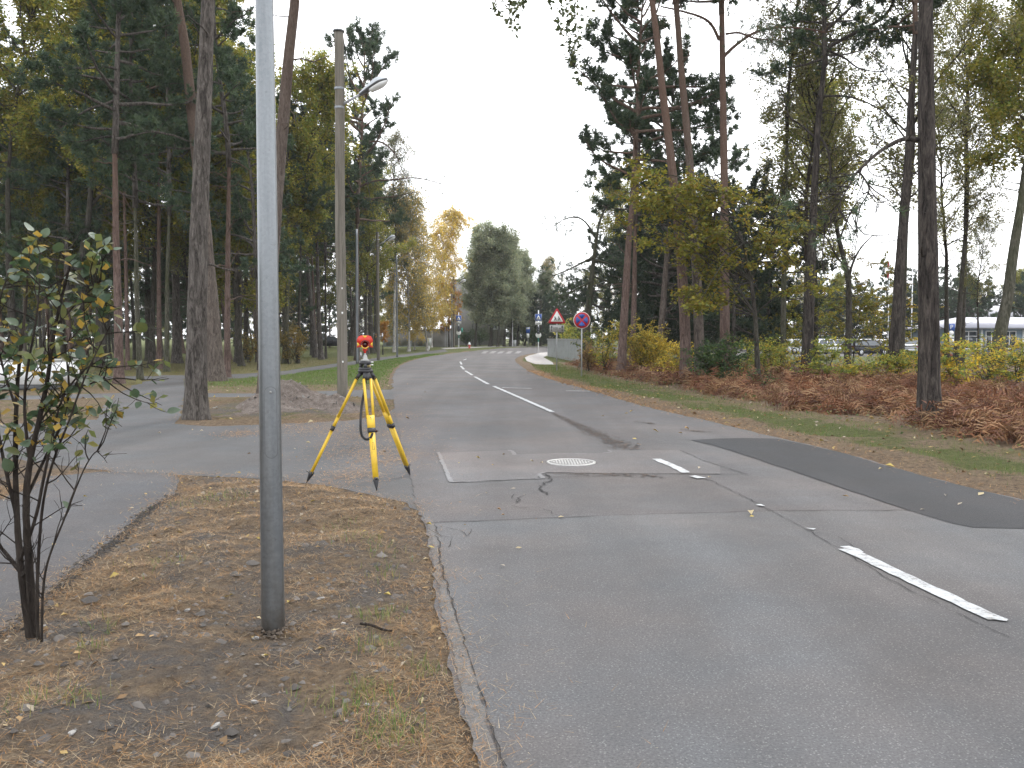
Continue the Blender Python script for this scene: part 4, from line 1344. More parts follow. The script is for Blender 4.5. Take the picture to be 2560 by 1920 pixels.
    mb.build('rim_label', MATS['target_yellow'], bz)
    # target plate with notched lower corners
    out = [(-.098, .045), (-.078, .078), (-.03, .085), (.03, .085), (.078, .078), (.098, .045)]
    mb = MB()
    y0 = .004
    plate(mb, [(-.086, zc), (-.09, zc + .055), (-.070, zc + .092), (-.04, zc + .103), (.04, zc + .103), (.070, zc + .092), (.09, zc + .055), (.086, zc)], y0, .006)
    plate(mb, [(-.092, zc - .036), (-.086, zc), (-.03, zc), (-.03, zc - .026), (-.052, zc - .03)], y0, .006)
    plate(mb, [(.092, zc - .036), (.052, zc - .03), (.03, zc - .026), (.03, zc), (.086, zc)], y0, .006)
    tp_ = mb.build('target_plate', MATS['target_red'], p)
    mb = MB()
    for tri in ([(-.028, zc + .099), (.028, zc + .099), (0, zc + .072)], [(-.085, zc + .026), (-.058, zc), (-.085, zc - .026)], [(.085, zc + .026), (.085, zc - .026), (.058, zc)]):
        plate(mb, tri, y0 - .002, .0018)
    mb.build('target_mark', MATS['target_yellow'], tp_)
tripod()

# ------------------------------------------------------------------ road signs
def text_part(s, size, parent, loc, mat):
    cu = bpy.data.curves.new('lettering', 'FONT')
    cu.body = s; cu.size = size; cu.align_x = 'CENTER'; cu.align_y = 'CENTER'; cu.extrude = .001
    tmp = bpy.data.objects.new('lettering', cu)
    col.objects.link(tmp)
    dg = bpy.context.evaluated_depsgraph_get()
    me = bpy.data.meshes.new_from_object(tmp.evaluated_get(dg))
    bpy.data.objects.remove(tmp)
    me.materials.clear(); me.materials.append(mat)
    return put('lettering', me, parent, loc, (R_(90), 0, 0))

def rounded_tri(w, h, r=.06):
    pts = []
    cs = [(-w / 2 + r * 1.2, r), (w / 2 - r * 1.2, r), (0, h - r * 1.35)]
    angs = [(-90 - 120, -90), (-90, 30), (30, 150)]
    for (cx, cz), (a0, a1) in zip(cs, angs):
        for a in np.linspace(R_(a0), R_(a1), 6):
            pts.append((cx + math.cos(a) * r, cz + math.sin(a) * r))
    return pts

def sign_post(name, c, label, h, rz, r=.03, mat='grey_steel'):
    t = thing(name, label, 'road sign', (c.x, c.y, c.z), rz)
    mb = MB(); tube(mb, [(0, .03, -.2), (0, .03, h)], r, 12); mb.build('post', MATS[mat], t, True)
    return t

def runner(mb, x, z, s, y, mat=0, flip=1):
    def seg(a, b, w):
        beam(mb, (x + a[0] * s * flip, y, z + a[1] * s), (x + b[0] * s * flip, y, z + b[1] * s), w * s, .003, side=(0, 0, 1) if abs(a[1] - b[1]) < abs(a[0] - b[0]) else (1, 0, 0), mat=mat)
    disc_plate(mb, (x + .08 * s * flip, y, z + .95 * s), .13 * s, .003, 12, mat=mat)
    seg((.05, .82), (-.05, .42), .22); seg((.02, .74), (.34, .62), .10); seg((0, .74), (-.30, .56), .10)
    seg((-.03, .44), (.24, .22), .14); seg((.24, .22), (.16, 0), .11); seg((-.06, .44), (-.22, .2), .14); seg((-.22, .2), (-.46, .16), .11)

c = G(1392, 928.5)
t = sign_post('warning_sign', c, 'red bordered triangular children warning sign with a plate below', 3.05, .04)
mb = MB(); tri = rounded_tri(.86, .76); plate(mb, [(x, z + 2.36) for x, z in tri], -.012, .012); tp = mb.build('sign_plate', MATS['sign_red'], t)
mb = MB(); inner = rounded_tri(.60, .53, .03); plate(mb, [(x, z + 2.36 + .085) for x, z in inner], -.0155, .003); f = mb.build('sign_face', MATS['sign_white'], tp)
mb = MB(); runner(mb, -.085, 2.50, .20, -.019, flip=-1); runner(mb, .10, 2.50, .20, -.0192, flip=-1); mb.build('pictogram', MATS['sign_black'], f)
mb = MB(); box(mb, (0, .0, 2.12), (.72, .012, .36)); pl = mb.build('distance_plate', MATS['sign_grey'], t)
mb = MB()
for sx in (-1, 1):
    box(mb, (sx * .26, -.008, 2.09), (.028, .003, .22)); plate(mb, [(sx * .26 - .05, 2.17), (sx * .26 + .05, 2.17), (sx * .26, 2.27)], -.010, .003)
mb.build('arrow', MATS['sign_black'], pl)
text_part('100 m', .17, pl, (0, -.0085, 2.12), MATS['sign_black'])

c = G(1454, 940)
t = sign_post('no_stopping_sign', c, 'round red and blue no stopping sign on a thin post by the bracken', 2.55, .02)
mb = MB(); disc_plate(mb, (0, -.006, 2.42), .365, .012, 40); pl = mb.build('sign_plate', MATS['sign_white'], t)
mb = MB(); disc_plate(mb, (0, -.0145, 2.42), .345, .003, 40); rp = mb.build('sign_face', MATS['sign_red'], pl)
mb = MB()
for k in range(4):
    pts = []
    a0 = k * math.pi / 2
    for a in np.linspace(-.62, .62, 9):
        pts.append((math.cos(a0 + a) * .262, 2.42 + math.sin(a0 + a) * .262))
    pts.append((math.cos(a0) * .045, 2.42 + math.sin(a0) * .045))
    plate(mb, pts, -.0195, .0025)
mb.build('blue_field', MATS['sign_blue'], rp)

def crossing_sign(u, v, d, label, rz, extra):
    c = Vector((tuple(P(u, v, d))[0], d, float(hz(0, d))))
    t = sign_post('crossing_sign', c, label, 4.5, rz, .055, 'white_paint')
    mb = MB(); box(mb, (0, -.03, 3.75), (.70, .014, .72)); pl = mb.build('sign_plate', MATS['sign_blue'], t)
    mb = MB(); plate(mb, [(-.25, 3.53), (.25, 3.53), (0, 3.99)], -.042, .004); tr = mb.build('sign_triangle', MATS['sign_white'], pl)
    mb = MB(); runner(mb, -.01, 3.54, .26, -.045); mb.build('pictogram', MATS['sign_black'], tr)
    mb = MB()
    for sx, sz, w, h in ((0, 3.405, .70, .02), (0, 4.095, .70, .02), (-.345, 3.75, .02, .70), (.345, 3.75, .02, .70)):
        box(mb, (sx, -.0385, sz), (w, .003, h))
    mb.build('sign_edge', MATS['sign_white'], pl)
    mb = MB(); box(mb, (0, -.03, 3.15), (.68, .014, .34)); p2 = mb.build('lower_plate', MATS['sign_white'] if extra else MATS['sign_grey'], t)
    if extra:
        mb = MB(); plate(mb, [(-.22, 3.15), (-.09, 3.24), (-.09, 3.06)], -.040, .003); plate(mb, [(-.02, 3.24), (.02, 3.05), (.14, 3.15)], -.040, .003); plate(mb, [(.13, 3.24), (.25, 3.15), (.13, 3.09)], -.040, .003); mb.build('arrow', MATS['sign_black'], p2)
    mb = MB(); box(mb, (0, -.06, 2.42), (.30, .26, .78)); hd = mb.build('signal_head', MATS['sign_black'], t)
    mb = MB()
    for z in (2.18, 2.42, 2.66): lathe(mb, [(.0, 0), (.09, .0), (.105, .02)], (0, 0, 0), 14); 
    mb2 = MB()
    for z in (2.20, 2.42, 2.66): disc_plate(mb2, (0, -.195, z), .095, .01, 16)
    mb2.build('signal_lens', MATS['glass_dark'], hd)
    mb = MB(); disc_plate(mb, (0, -.05, 1.90), .30, .02, 26); mb.build('white_disc', MATS['sign_white'], t)
    mb = MB(); tube(mb, [(0, .03, 1.2), (0, .03, 2.0)], .062, 12); mb.build('green_sleeve', MATS['signal_green'], t, True)
    if not extra:
        mb = MB(); box(mb, (.42, .05, 2.25), (.24, .2, .55)); mb.build('side_signal', MATS['signal_green'], t)
    return t
crossing_sign(1147, 870, 114, 'blue pedestrian crossing sign with a signal and white disc, left of the bend', 0, False)
crossing_sign(1346, 883, 93, 'blue pedestrian crossing sign with a white arrow plate, right of the road', 0, True)

# bus stop sign
c = Vector((P(1320, 862, 122).x, 122, float(hz(0, 122))))
t = sign_post('bus_stop_sign', c, 'blue and white bus stop sign beyond the bend', 2.6, 0, .04)
mb = MB(); box(mb, (0, -.02, 2.25), (.55, .02, .8)); p = mb.build('sign_plate', MATS['sign_blue'], t)
mb = MB(); box(mb, (0, -.032, 2.5), (.45, .003, .22)); mb.build('sign_face', MATS['sign_white'], p)
mb = MB(); box(mb, (0, -.02, 1.5), (.34, .02, .55)); mb.build('timetable', MATS['sign_white'], t)

# cabinets, hydrant
def cabinet(c, label, w, d, h, leg):
    t = thing('utility_cabinet', label, 'cabinet', tuple(c), .15)
    mb = MB(); box(mb, (0, 0, leg + h / 2), (w, d, h)); b = mb.build('body', MATS['cabinet'], t)
    mb = MB(); box(mb, (0, 0, leg + h + .03), (w * 1.08, d * 1.12, .06), taper=.9); mb.build('lid', MATS['white_paint'], t)
    mb = MB(); box(mb, (w * .05, -d / 2 - .006, leg + h / 2), (w * .8, .012, h * .86)); dr = mb.build('door', MATS['cabinet'], t)
    mb = MB(); box(mb, (w * .32, -d / 2 - .02, leg + h / 2), (.03, .02, .12)); mb.build('handle', MATS['lamp_frame'], dr)
    mb = MB(); box(mb, (w * .1, 0, leg / 2 - .05), (w * .25, d * .6, leg + .1)); mb.build('plinth', MATS['white_paint'], t)
c = G(1071, 873.5); cabinet(c, 'pale grey utility cabinet on a white foot beside the birch', .68, .4, .85, .45)
c = G(1282.5, 865.8); cabinet((c.x + .25, c.y - .4, c.z), 'slim white cabinet at the foot of the thin white mast', .38, .3, .75, .06)
c = G(1173.5, 871)
t = thing('fire_hydrant', 'small red hydrant with a white top on the far verge', 'hydrant', tuple(c))
mb = MB(); lathe(mb, [(.15, -.1), (.15, .06), (.11, .08), (.11, .48), (0, .48)], n=14); mb.build('barrel', MATS['hydrant_red'], t, True)
mb = MB(); lathe(mb, [(.15, .46), (.16, .54), (.12, .66), (.05, .74), (0, .75)], n=14); mb.build('bonnet', MATS['white_paint'], t, True)
mb = MB(); tube(mb, [(-.2, 0, .36), (.2, 0, .36)], .05, 10); mb.build('outlet', MATS['hydrant_red'], t, True)

# corrugated metal fence by the right pavement
def fence():
    a, b = Vector((3.15, 79, 0)), Vector((4.55, 57.5, 0))
    t = thing('metal_fence', 'grey corrugated sheet metal fence beside the right pavement', 'fence', tuple(a))
    d = (b - a); L = d.length; d.normalize()
    nrmv = Vector((-d.y, d.x, 0))
    n = 11
    for k in range(n):
        mb = MB()
        s0, s1 = L * k / n + .09, L * (k + 1) / n - .09
        q = np.linspace(s0, s1, 25)
        off = .03 * np.sign(np.sin((q - s0) * 2 * np.pi / .28)) * .6
        h = 1.52 - .02 * (k % 2)
        v = []
        for z in (0.04, h):
            for s, o in zip(q, off): v.append(tuple(d * s + nrmv * o + Vector((0, 0, z))))
        m = len(q); i = np.arange(m - 1)
        mb.add(v, np.stack([i, i + 1, m + i + 1, m + i], -1))
        mb.build('panel', MATS['fence_metal'], t)
    for k in range(n + 1):
        mb = MB(); p = d * (L * k / n); box(mb, (p.x + nrmv.x * .05, p.y + nrmv.y * .05, .78), (.07, .07, 1.62)); mb.build('fence_post', MATS['lamp_frame'], t)
    mb = MB(); beam(mb, tuple(nrmv * -.03 + Vector((0, 0, 1.55))), tuple(d * L + nrmv * -.03 + Vector((0, 0, 1.55))), .08, .05, side=(0, 0, 1)); mb.build('top_rail', MATS['grey_steel'], t)
fence()

# ------------------------------------------------------------------ vehicles
def wheel_parts(t, x, y, r, w):
    mb = MB()
    k = 22
    ang = np.arange(k) / k * 2 * np.pi
    prof = [(r * .60, -w / 2), (r * .93, -w / 2), (r, -w * .3), (r, w * .3), (r * .93, w / 2), (r * .60, w / 2)]
    v = [(x + R * math.cos(a), y + o, r + R * math.sin(a)) for R, o in prof for a in ang]
    q = [(i * k + j, i * k + (j + 1) % k, (i + 1) * k + (j + 1) % k, (i + 1) * k + j) for i in range(5) for j in range(k)]
    mb.add(v, q)
    ty = mb.build('wheel', MATS['tyre'], t, True)
    mb = MB(); sgn = -1 if y < 0 else 1
    disc_plate(mb, (x, y + sgn * w * .42, r), r * .62, .02, 20)
    for a in np.linspace(0, 2 * math.pi, 11)[:-1]:
        beam(mb, (x, y + sgn * w * .47, r), (x + math.cos(a) * r * .6, y + sgn * w * .45, r + math.sin(a) * r * .6), .05, .02, side=(0, 0, 1) if abs(math.cos(a)) > .7 else (1, 0, 0))
    mb.build('rim', MATS['rim'], ty)

def car(loc, rz, label, paintm, L=4.6, W=1.78, H=1.50, estate=True, group=None):
    """Long axis x, nose at +x."""
    t = thing('parked_car', label, 'car', loc, rz, group)
    xr, xf = -L / 2, L / 2
    # side profile stations (x, sill z, belt z, half width)
    st = [(xr, .42, .80, .62), (xr + .06, .32, .95, .80), (xr + .5, .25, .99, .88), (xr + 1.4, .22, .98, .89), (0, .22, .97, .89), (xf - 1.5, .22, .95, .89), (xf - .9, .24, .90, .87), (xf - .30, .28, .80, .80), (xf - .02, .38, .62, .60)]
    body = MB(); V = []
    for x, s, b, hw in st:
        hw *= W / 1.78
        V += [(x, -hw * .93, s), (x, -hw, s + .16), (x, -hw * .985, (s + b) / 2 + .08), (x, -hw * .93, b), (x, -hw * .6, b + .035), (x, hw * .6, b + .035), (x, hw * .93, b), (x, hw * .985, (s + b) / 2 + .08), (x, hw, s + .16), (x, hw * .93, s)]
    n = 10
    q = [(i * n + j, (i + 1) * n + j, (i + 1) * n + (j + 1) % n, i * n + (j + 1) % n) for i in range(len(st) - 1) for j in range(n)]
    body.add(V, q, [(0, j, j + 1) for j in range(1, n - 1)] + [((len(st) - 1) * n, (len(st) - 1) * n + j + 1, (len(st) - 1) * n + j) for j in range(1, n - 1)])
    # roof over the glasshouse
    rx0, rx1 = (xr + .35, xf - 1.75) if estate else (xr + .95, xf - 1.85)
    rf = [(rx0, H - .07, .54), (rx0 + .4, H - .01, .58), ((rx0 + rx1) / 2, H, .60), (rx1 - .2, H - .04, .57), (rx1, H - .10, .54)]
    V = []
    for x, z, hw in rf:
        V += [(x, -hw, z - .05), (x, -hw * .85, z), (x, hw * .85, z), (x, hw, z - .05)]
    q = [(i * 4 + j, (i + 1) * 4 + j, (i + 1) * 4 + (j + 1) % 4, i * 4 + (j + 1) % 4) for i in range(4) for j in range(4)]
    body.add(V, q, None)
    # pillars
    bx0, bx1 = (xr + .06, xf - 1.15) if estate else (xr + .35, xf - 1.2)
    for sy in (-1, 1):
        for (xa, xb) in ((bx0, rx0), (bx0 + .95, rx0 + .75), ((bx0 + bx1) / 2 + .1, (rx0 + rx1) / 2 + .1), (bx1, rx1)):
            beam(body, (xa, sy * .80 * W / 1.78, .97), (xb, sy * .555, H - .07), .07, .05, side=(1, 0, 0))
    bo = body.build('body', paintm, t, True)
    # glass
    g = MB()
    gz0, gz1 = .975, H - .085
    ww = .80 * W / 1.78
    V = [(bx0 + .02, -ww, gz0), (bx1 - .02, -ww, gz0), (rx1 - .02, -.55, gz1), (rx0 + .02, -.55, gz1)]
    g.add(V, [(0, 1, 2, 3)]); g.add([(x, -y, z) for x, y, z in V], [(3, 2, 1, 0)])
    g.build('side_window', MATS['glass_dark'], t)
    g = MB(); g.add([(bx1, -ww * .96, gz0), (bx1, ww * .96, gz0), (rx1, .54, gz1), (rx1, -.54, gz1)], [(0, 1, 2, 3)]); g.build('windscreen', MATS['glass_dark'], t)
    g = MB(); g.add([(bx0, -ww * .96, gz0), (bx0, ww * .96, gz0), (rx0, .54, gz1), (rx0, -.54, gz1)], [(3, 2, 1, 0)]); g.build('rear_window', MATS['glass_dark'], t)
    for sx in (xr + .85, xf - .92):
        for sy in (-1, 1): wheel_parts(t, sx, sy * (.79 * W / 1.78), .325, .21)
    for sy in (-1, 1):
        mb = MB(); box(mb, (xr + .05, sy * .66 * W / 1.78, .84), (.14, .26, .17)); mb.build('tail_light', MATS['tail_red'], t)
        mb = MB(); box(mb, (xf - .14, sy * .58 * W / 1.78, .66), (.20, .30, .13)); mb.build('headlight', MATS['rim'], t)
        mb = MB(); box(mb, (bx1 + .02, sy * (.93 * W / 1.78), 1.0), (.12, .16, .11)); mb.build('mirror', paintm, t)
    mb = MB(); box(mb, (xr + .02, 0, .46), (.14, 1.5 * W / 1.78, .22)); mb.build('bumper', MATS['sign_grey'] if paintm == MATS['car_black'] else paintm, t)
    return t

def at_dist(u, d):
    return P(u, 845, d).x
YL = 83
car((at_dist(2166, YL), YL, 0), .42, 'black estate car parked behind the trees with its tail towards the road', MATS['car_black'])
for u, d, rz, lab, m, est in ((2090, 91, .1, 'white car parked just left behind the black estate car', 'car_white', True), (2185, 92, .2, 'silver car parked just behind the black estate car', 'car_silver', True), (2225, 89, .3, 'white car half hidden by the leaning trunk right of the black estate', 'car_white', False),
                     (2280, 86, 1.1, 'silver pickup like car between the two big trunks', 'car_silver', False), (1968, 92, .1, 'bluish white car at the left end of the parked row', 'car_white', True), (2010, 90, .15, 'white car second from the left in the parked row', 'car_white', False),
                     (2060, 94, .1, 'dark blue car in the parked row behind the yellow sapling', 'car_blue', True), (2505, 88, .4, 'white car parked in front of the low pavilion', 'car_white', False)):
    car((at_dist(u, d), d, float(hz(0, d)) + .01), rz, lab, MATS[m], estate=est, group='cars parked in the lot on the right')
for u, d, rz, lab, m, est in ((752, 108, 1.2, 'white van like car beyond the left wood', 'car_white', True), (824, 112, .15, 'black car parked beyond the left wood', 'car_black', True)):
    car((at_dist(u, d), d, float(hz(0, d))), rz, lab, MATS[m], H=1.95 if m == 'car_white' else 1.5, estate=est)

# low white trailer behind the bush
def trailer():
    d = 28.5
    x1 = at_dist(165, d)
    t = thing('box_trailer', 'low white box trailer with a dark chassis behind the leafy bush', 'trailer', (x1 - 2.1, d, 0), 0)
    mb = MB(); box(mb, (0, 0, .56), (4.2, 1.7, .72)); mb.build('box_body', MATS['white_paint'], t)
    mb = MB(); box(mb, (0, 0, .94), (4.24, 1.74, .05)); mb.build('lid', MATS['sign_grey'], t)
    mb = MB(); box(mb, (0, -.02, .12), (4.1, 1.6, .15)); mb.build('chassis', MATS['lamp_frame'], t)
    for x in (-.7, .2):
        for y in (-.8, .8): wheel_parts(t, x, y, .22, .16)
trailer()

# ------------------------------------------------------------------ buildings
def window_unit(parent, c, w, h, face='y', mull=True, glass='glass_dark', frame='white_paint'):
    mb = MB(); box(mb, c, (w, .06, h)); g = mb.build('window', MATS[glass], parent)
    mb = MB()
    x, y, z = c
    for sx in (-1, 1): box(mb, (x + sx * w / 2, y - .03, z), (.09, .08, h + .09))
    for sz in (-1, 1): box(mb, (x, y - .032, z + sz * h / 2), (w + .088, .08, .09))
    if mull: box(mb, (x, y - .034, z), (.07, .07, h - .05)); box(mb, (x, y - .036, z + h * .22), (w - .05, .06, .06))
    mb.build('window_frame', MATS[frame], g)

def pavilion():
    d = 86
    x0 = at_dist(2388, d)
    t = thing('pavilion', 'low blue grey pavilion with white framed windows and a pale metal roof', 'building', (x0, d, 0), .06)
    mb = MB(); box(mb, (8, 4, 1.25), (16, 8, 2.5)); mb.build('wall', MATS['wall_blue'], t)
    mb = MB(); box(mb, (8, 4, .12), (16.2, 8.2, .28)); mb.build('plinth', MATS['wall_grey'], t)
    mb = MB()
    mb.add([(-1, -.9, 2.55), (17, -.9, 2.55), (17, 8.9, 2.55), (-1, 8.9, 2.55), (-1, -.9, 2.66), (17, -.9, 2.66), (17, 8.9, 2.66), (-1, 8.9, 2.66), (2.5, 4, 3.75), (13.5, 4, 3.75)], [(0, 3, 2, 1), (0, 1, 5, 4), (1, 2, 6, 5), (2, 3, 7, 6), (3, 0, 4, 7), (4, 5, 9, 8), (6, 7, 8, 9)], [(5, 6, 9), (7, 4, 8)])
    rf = mb.build('roof', MATS['roof_metal'], t)
    mb = MB(); box(mb, (8, -.93, 2.56), (18, .05, .16)); mb.build('fascia', MATS['lamp_frame'], rf)
    for x, w in ((1.3, 1.7), (3.6, 1.1), (5.4, 1.3), (8.0, 1.6), (10.4, 1.6), (12.8, 1.6), (15, 1.2)):
        window_unit(t, (x, -.01, 1.45), w, 1.7)
    for x in (.3, 2.6, 6.8, 9.2):
        mb = MB(); box(mb, (x, -.05, 1.25), (.16, .12, 2.5)); mb.build('pilaster', MATS['white_paint'], t)
    d2 = 118
    x2 = at_dist(2420, d2)
    t2 = thing('hall_building', 'large white hall roof rising behind the low pavilion', 'building', (x2, d2, float(hz(0, d2))), .05)
    mb = MB(); box(mb, (9, 6, 1.6), (22, 12, 3.2)); mb.build('wall', MATS['white_paint'], t2)
    mb = MB(); mb.add([(-3, -.6, 3.2), (21, -.6, 3.2), (21, 12.6, 3.2), (-3, 12.6, 3.2), (0, 6, 5.6), (21, 6, 5.9)], [(0, 1, 5, 4), (2, 3, 4, 5), (0, 3, 2, 1)], [(3, 0, 4), (1, 2, 5)]); mb.build('roof', MATS['roof_white'], t2)
pavilion()

def grey_block():
    d = 138
    x0, x1 = at_dist(1128, d), at_dist(1262, d)
    z = float(hz(0, d))
    t = thing('apartment_block', 'plain grey rendered gable wall half hidden by the tall grey green trees', 'building', (x0, d, z), 0)
    w = x1 - x0
    mb = MB(); box(mb, (w / 2, 6, 5.0), (w, 12, 10)); mb.build('wall', MATS['wall_grey'], t)
    mb = MB(); box(mb, (w / 2, 6, 10.12), (w + .3, 12.3, .25)); mb.build('roof', MATS['lamp_frame'], t)
    mb = MB(); tube(mb, [(w * .40, -.08, .3), (w * .40, -.08, 10)], .07, 8); mb.build('drainpipe', MATS['lamp_frame'], t)
    for zz in (3.2, 6.2): window_unit(t, (w * .80, -.01, zz), 1.1, 1.4)
    # low pale garage wall on the left
    d = 122
    x0, x1 = at_dist(958, d), at_dist(1064, d)
    t = thing('garage_wall', 'low pale blue grey garage wall under the golden birch', 'building', (x0, d, float(hz(0, d))), 0)
    w = x1 - x0
    mb = MB(); box(mb, (w / 2, 3, 1.1), (w, 6, 2.2)); mb.build('wall', MATS['wall_pale'], t)
    mb = MB(); box(mb, (w / 2, 3, 2.25), (w + .4, 6.4, .14)); mb.build('roof', MATS['wall_grey'], t)
    for k in range(3):
        mb = MB(); box(mb, (w * (.2 + .3 * k), -.03, 1.0), (1.5, .06, 1.8)); mb.build('garage_door', MATS['wall_grey'], t)
    d = 118
    t = thing('garage_wall', 'darker grey shed end right of the pale garage wall', 'building', (at_dist(1066, d), d, float(hz(0, d))), 0)
    mb = MB(); box(mb, (1.6, 2, 1.15), (3.2, 4, 2.3)); mb.build('wall', MATS['wall_grey'], t)
    mb = MB(); box(mb, (1.6, 2, 2.37), (3.5, 4.3, .14)); mb.build('roof', MATS['lamp_frame'], t)
    d = 150
    t = thing('yellow_house', 'pale yellow house wall glimpsed behind the right crossing sign', 'building', (at_dist(1348, d), d, float(hz(0, d))), 0)
    mb = MB(); box(mb, (4, 3, 2.2), (8, 6, 4.4)); mb.build('wall', paint('wall_yellow', (.50, .44, .24), .9, 0, .08, 1, .2), t)
    mb = MB(); box(mb, (4, 3, 4.5), (8.6, 6.6, .2)); mb.build('roof', MATS['wall_grey'], t)
    mb = MB(); box(mb, (4, -1.5, .5), (9, .08, 1.0)); mb.build('low_wall', MATS['wall_grey'], t)
grey_block()

# ------------------------------------------------------------------ car park furniture
d = 80
c = Vector((at_dist(2378, d), d, 0))
t = sign_post('parking_sign', c, 'blue parking sign with white plates before the pavilion', 2.85, 0, .04)
mb = MB(); box(mb, (0, -.02, 2.62), (.58, .02, .6)); p = mb.build('sign_plate', MATS['sign_blue'], t)
text_part('P', .55, p, (0, -.034, 2.62), MATS['sign_white'])
mb = MB(); disc_plate(mb, (0, -.02, 2.1), .22, .02, 20); mb.build('round_plate', MATS['sign_white'], t)
for z in (1.75, 1.42):
    mb = MB(); box(mb, (0, -.02, z), (.50, .02, .26)); mb.build('lower_plate', MATS['sign_white'], t)

def flagpole(u, d, h, label, flag):
    c = Vector((at_dist(u, d), d, 0))
    t = thing('flagpole', label, 'flagpole', tuple(c))
    mb = MB(); tube(mb, [(0, 0, -.2), (0, 0, h)], [.06, .035], 10); mb.build('shaft', MATS['white_paint'], t, True)
    mb = MB(); lathe(mb, [(0, h), (.07, h + .02), (.07, h + .1), (0, h + .14)], n=10); mb.build('finial', MATS['silver_metal'], t, True)
    if flag:
        for k, m in enumerate(('flag_red', 'sign_white', 'flag_red')):
            mb = MB(); n = 10
            v = []
            z0 = h - .3 - k * .55
            for i in range(n):
                a = i / (n - 1)
                x = -.02 - .20 * a; y = .08 * math.sin(a * 9)
                for zz in (z0 - .25 * a, z0 - .55 - .35 * a): v.append((x, y, zz))
            mb.add(v, [(2 * i, 2 * i + 1, 2 * i + 3, 2 * i + 2) for i in range(n - 1)]); mb.build('flag_stripe', MATS[m], t, True)
flagpole(2220, 95, 10.2, 'white flagpole with a drooping dark red and white flag', True)
flagpole(2278, 95, 10.0, 'bare white flagpole beside the big pine trunk', False)

def guard_rail():
    t = thing('guard_rail', 'long dark low rail in front of the parked cars', 'railing', (at_dist(1935, 70), 70, 0), .02)
    L = 27.0
    mb = MB(); tube(mb, [(0, 0, 1.02), (L, 0, 1.02)], .045, 8); mb.build('rail', MATS['rail_dark'], t, True)
    for k in range(10):
        mb = MB(); box(mb, (k * 3, 0, .5), (.09, .09, 1.08)); mb.build('rail_post', MATS['rail_dark'], t)
guard_rail()
# heap of red brick beyond the rail
c = Vector((at_dist(2345, 78), 78, 0))
t = thing('brick_stack', 'stack of red bricks left of the parking sign', 'bricks', tuple(c), .1)
mb = MB(); box(mb, (0, 0, .012), (.25, .12, .07)); brick = mb.mesh('brick', MATS['brick_red'])
rng_ = np.random.default_rng(77)
for lay in range(12):
    m = max(2, 13 - lay)
    for k in range(m):
        for r in range(2):
            put('brick', brick, t, ((k - m / 2) * .26 + rng_.normal(0, .01), r * .13, .05 + lay * .075), (0, 0, rng_.normal(0, .05)))
# ------------------------------------------------------------------ vegetation
def grow(rng, p, d, L, n=6, up=0.0, wob=0.15):
    p = np.array(p, float); d = nrm(np.array(d, float))
    out = [p.copy()]
    for _ in range(n):
        d = nrm(d + np.array((0, 0, up / n)) + rng.normal(0, wob / math.sqrt(n), 3))
        p = p + d * L / n
        out.append(p.copy())
    return np.array(out), d

def along(pts, t):
    s = t * (len(pts) - 1); i = min(int(s), len(pts) - 2); f = s - i
    return pts[i] * (1 - f) + pts[i + 1] * f, nrm(pts[i + 1] - pts[i])

def perp(rng, d):
    a = rng.normal(0, 1, 3)
    return nrm(a - d * np.dot(a, d))

PINE_PAL = [(0.056, 0.091, 0.05), (0.069, 0.108, 0.052), (0.046, 0.077, 0.045), (0.08, 0.114, 0.052), (0.062, 0.099, 0.06)]
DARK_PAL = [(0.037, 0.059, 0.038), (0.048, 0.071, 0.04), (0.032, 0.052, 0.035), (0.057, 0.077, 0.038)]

def needle_tufts(mb, Pn, Dn, rng, k, nl, nw, pal, mat=1):
    n = len(Pn)
    Pn, Dn = np.asarray(Pn), nrm(np.asarray(Dn))
    P3 = np.repeat(Pn, k, 0); D3 = np.repeat(Dn, k, 0)
    m = n * k
    a = rng.normal(0, 1, (m, 3)); a = nrm(a - D3 * (a * D3).sum(1, keepdims=True))
    base = P3 + D3 * rng.uniform(-.02, .16, (m, 1))
    dr = nrm(D3 * rng.uniform(.25, 1.0, (m, 1)) + a * .9)
    ln = rng.uniform(.7, 1.25, (m, 1)) * nl
    s = nrm(np.cross(dr, rng.normal(0, 1, (m, 3)))) * nw / 2
    v = np.stack([base - s, base + s, base + dr * ln], 1).reshape(-1, 3)
    c = np.repeat(pick(rng, n, pal, .22), k, 0) * rng.uniform(.8, 1.2, (m, 1))
    mb.add(v, None, np.arange(3 * m).reshape(-1, 3), mat, np.repeat(c, 3, 0))

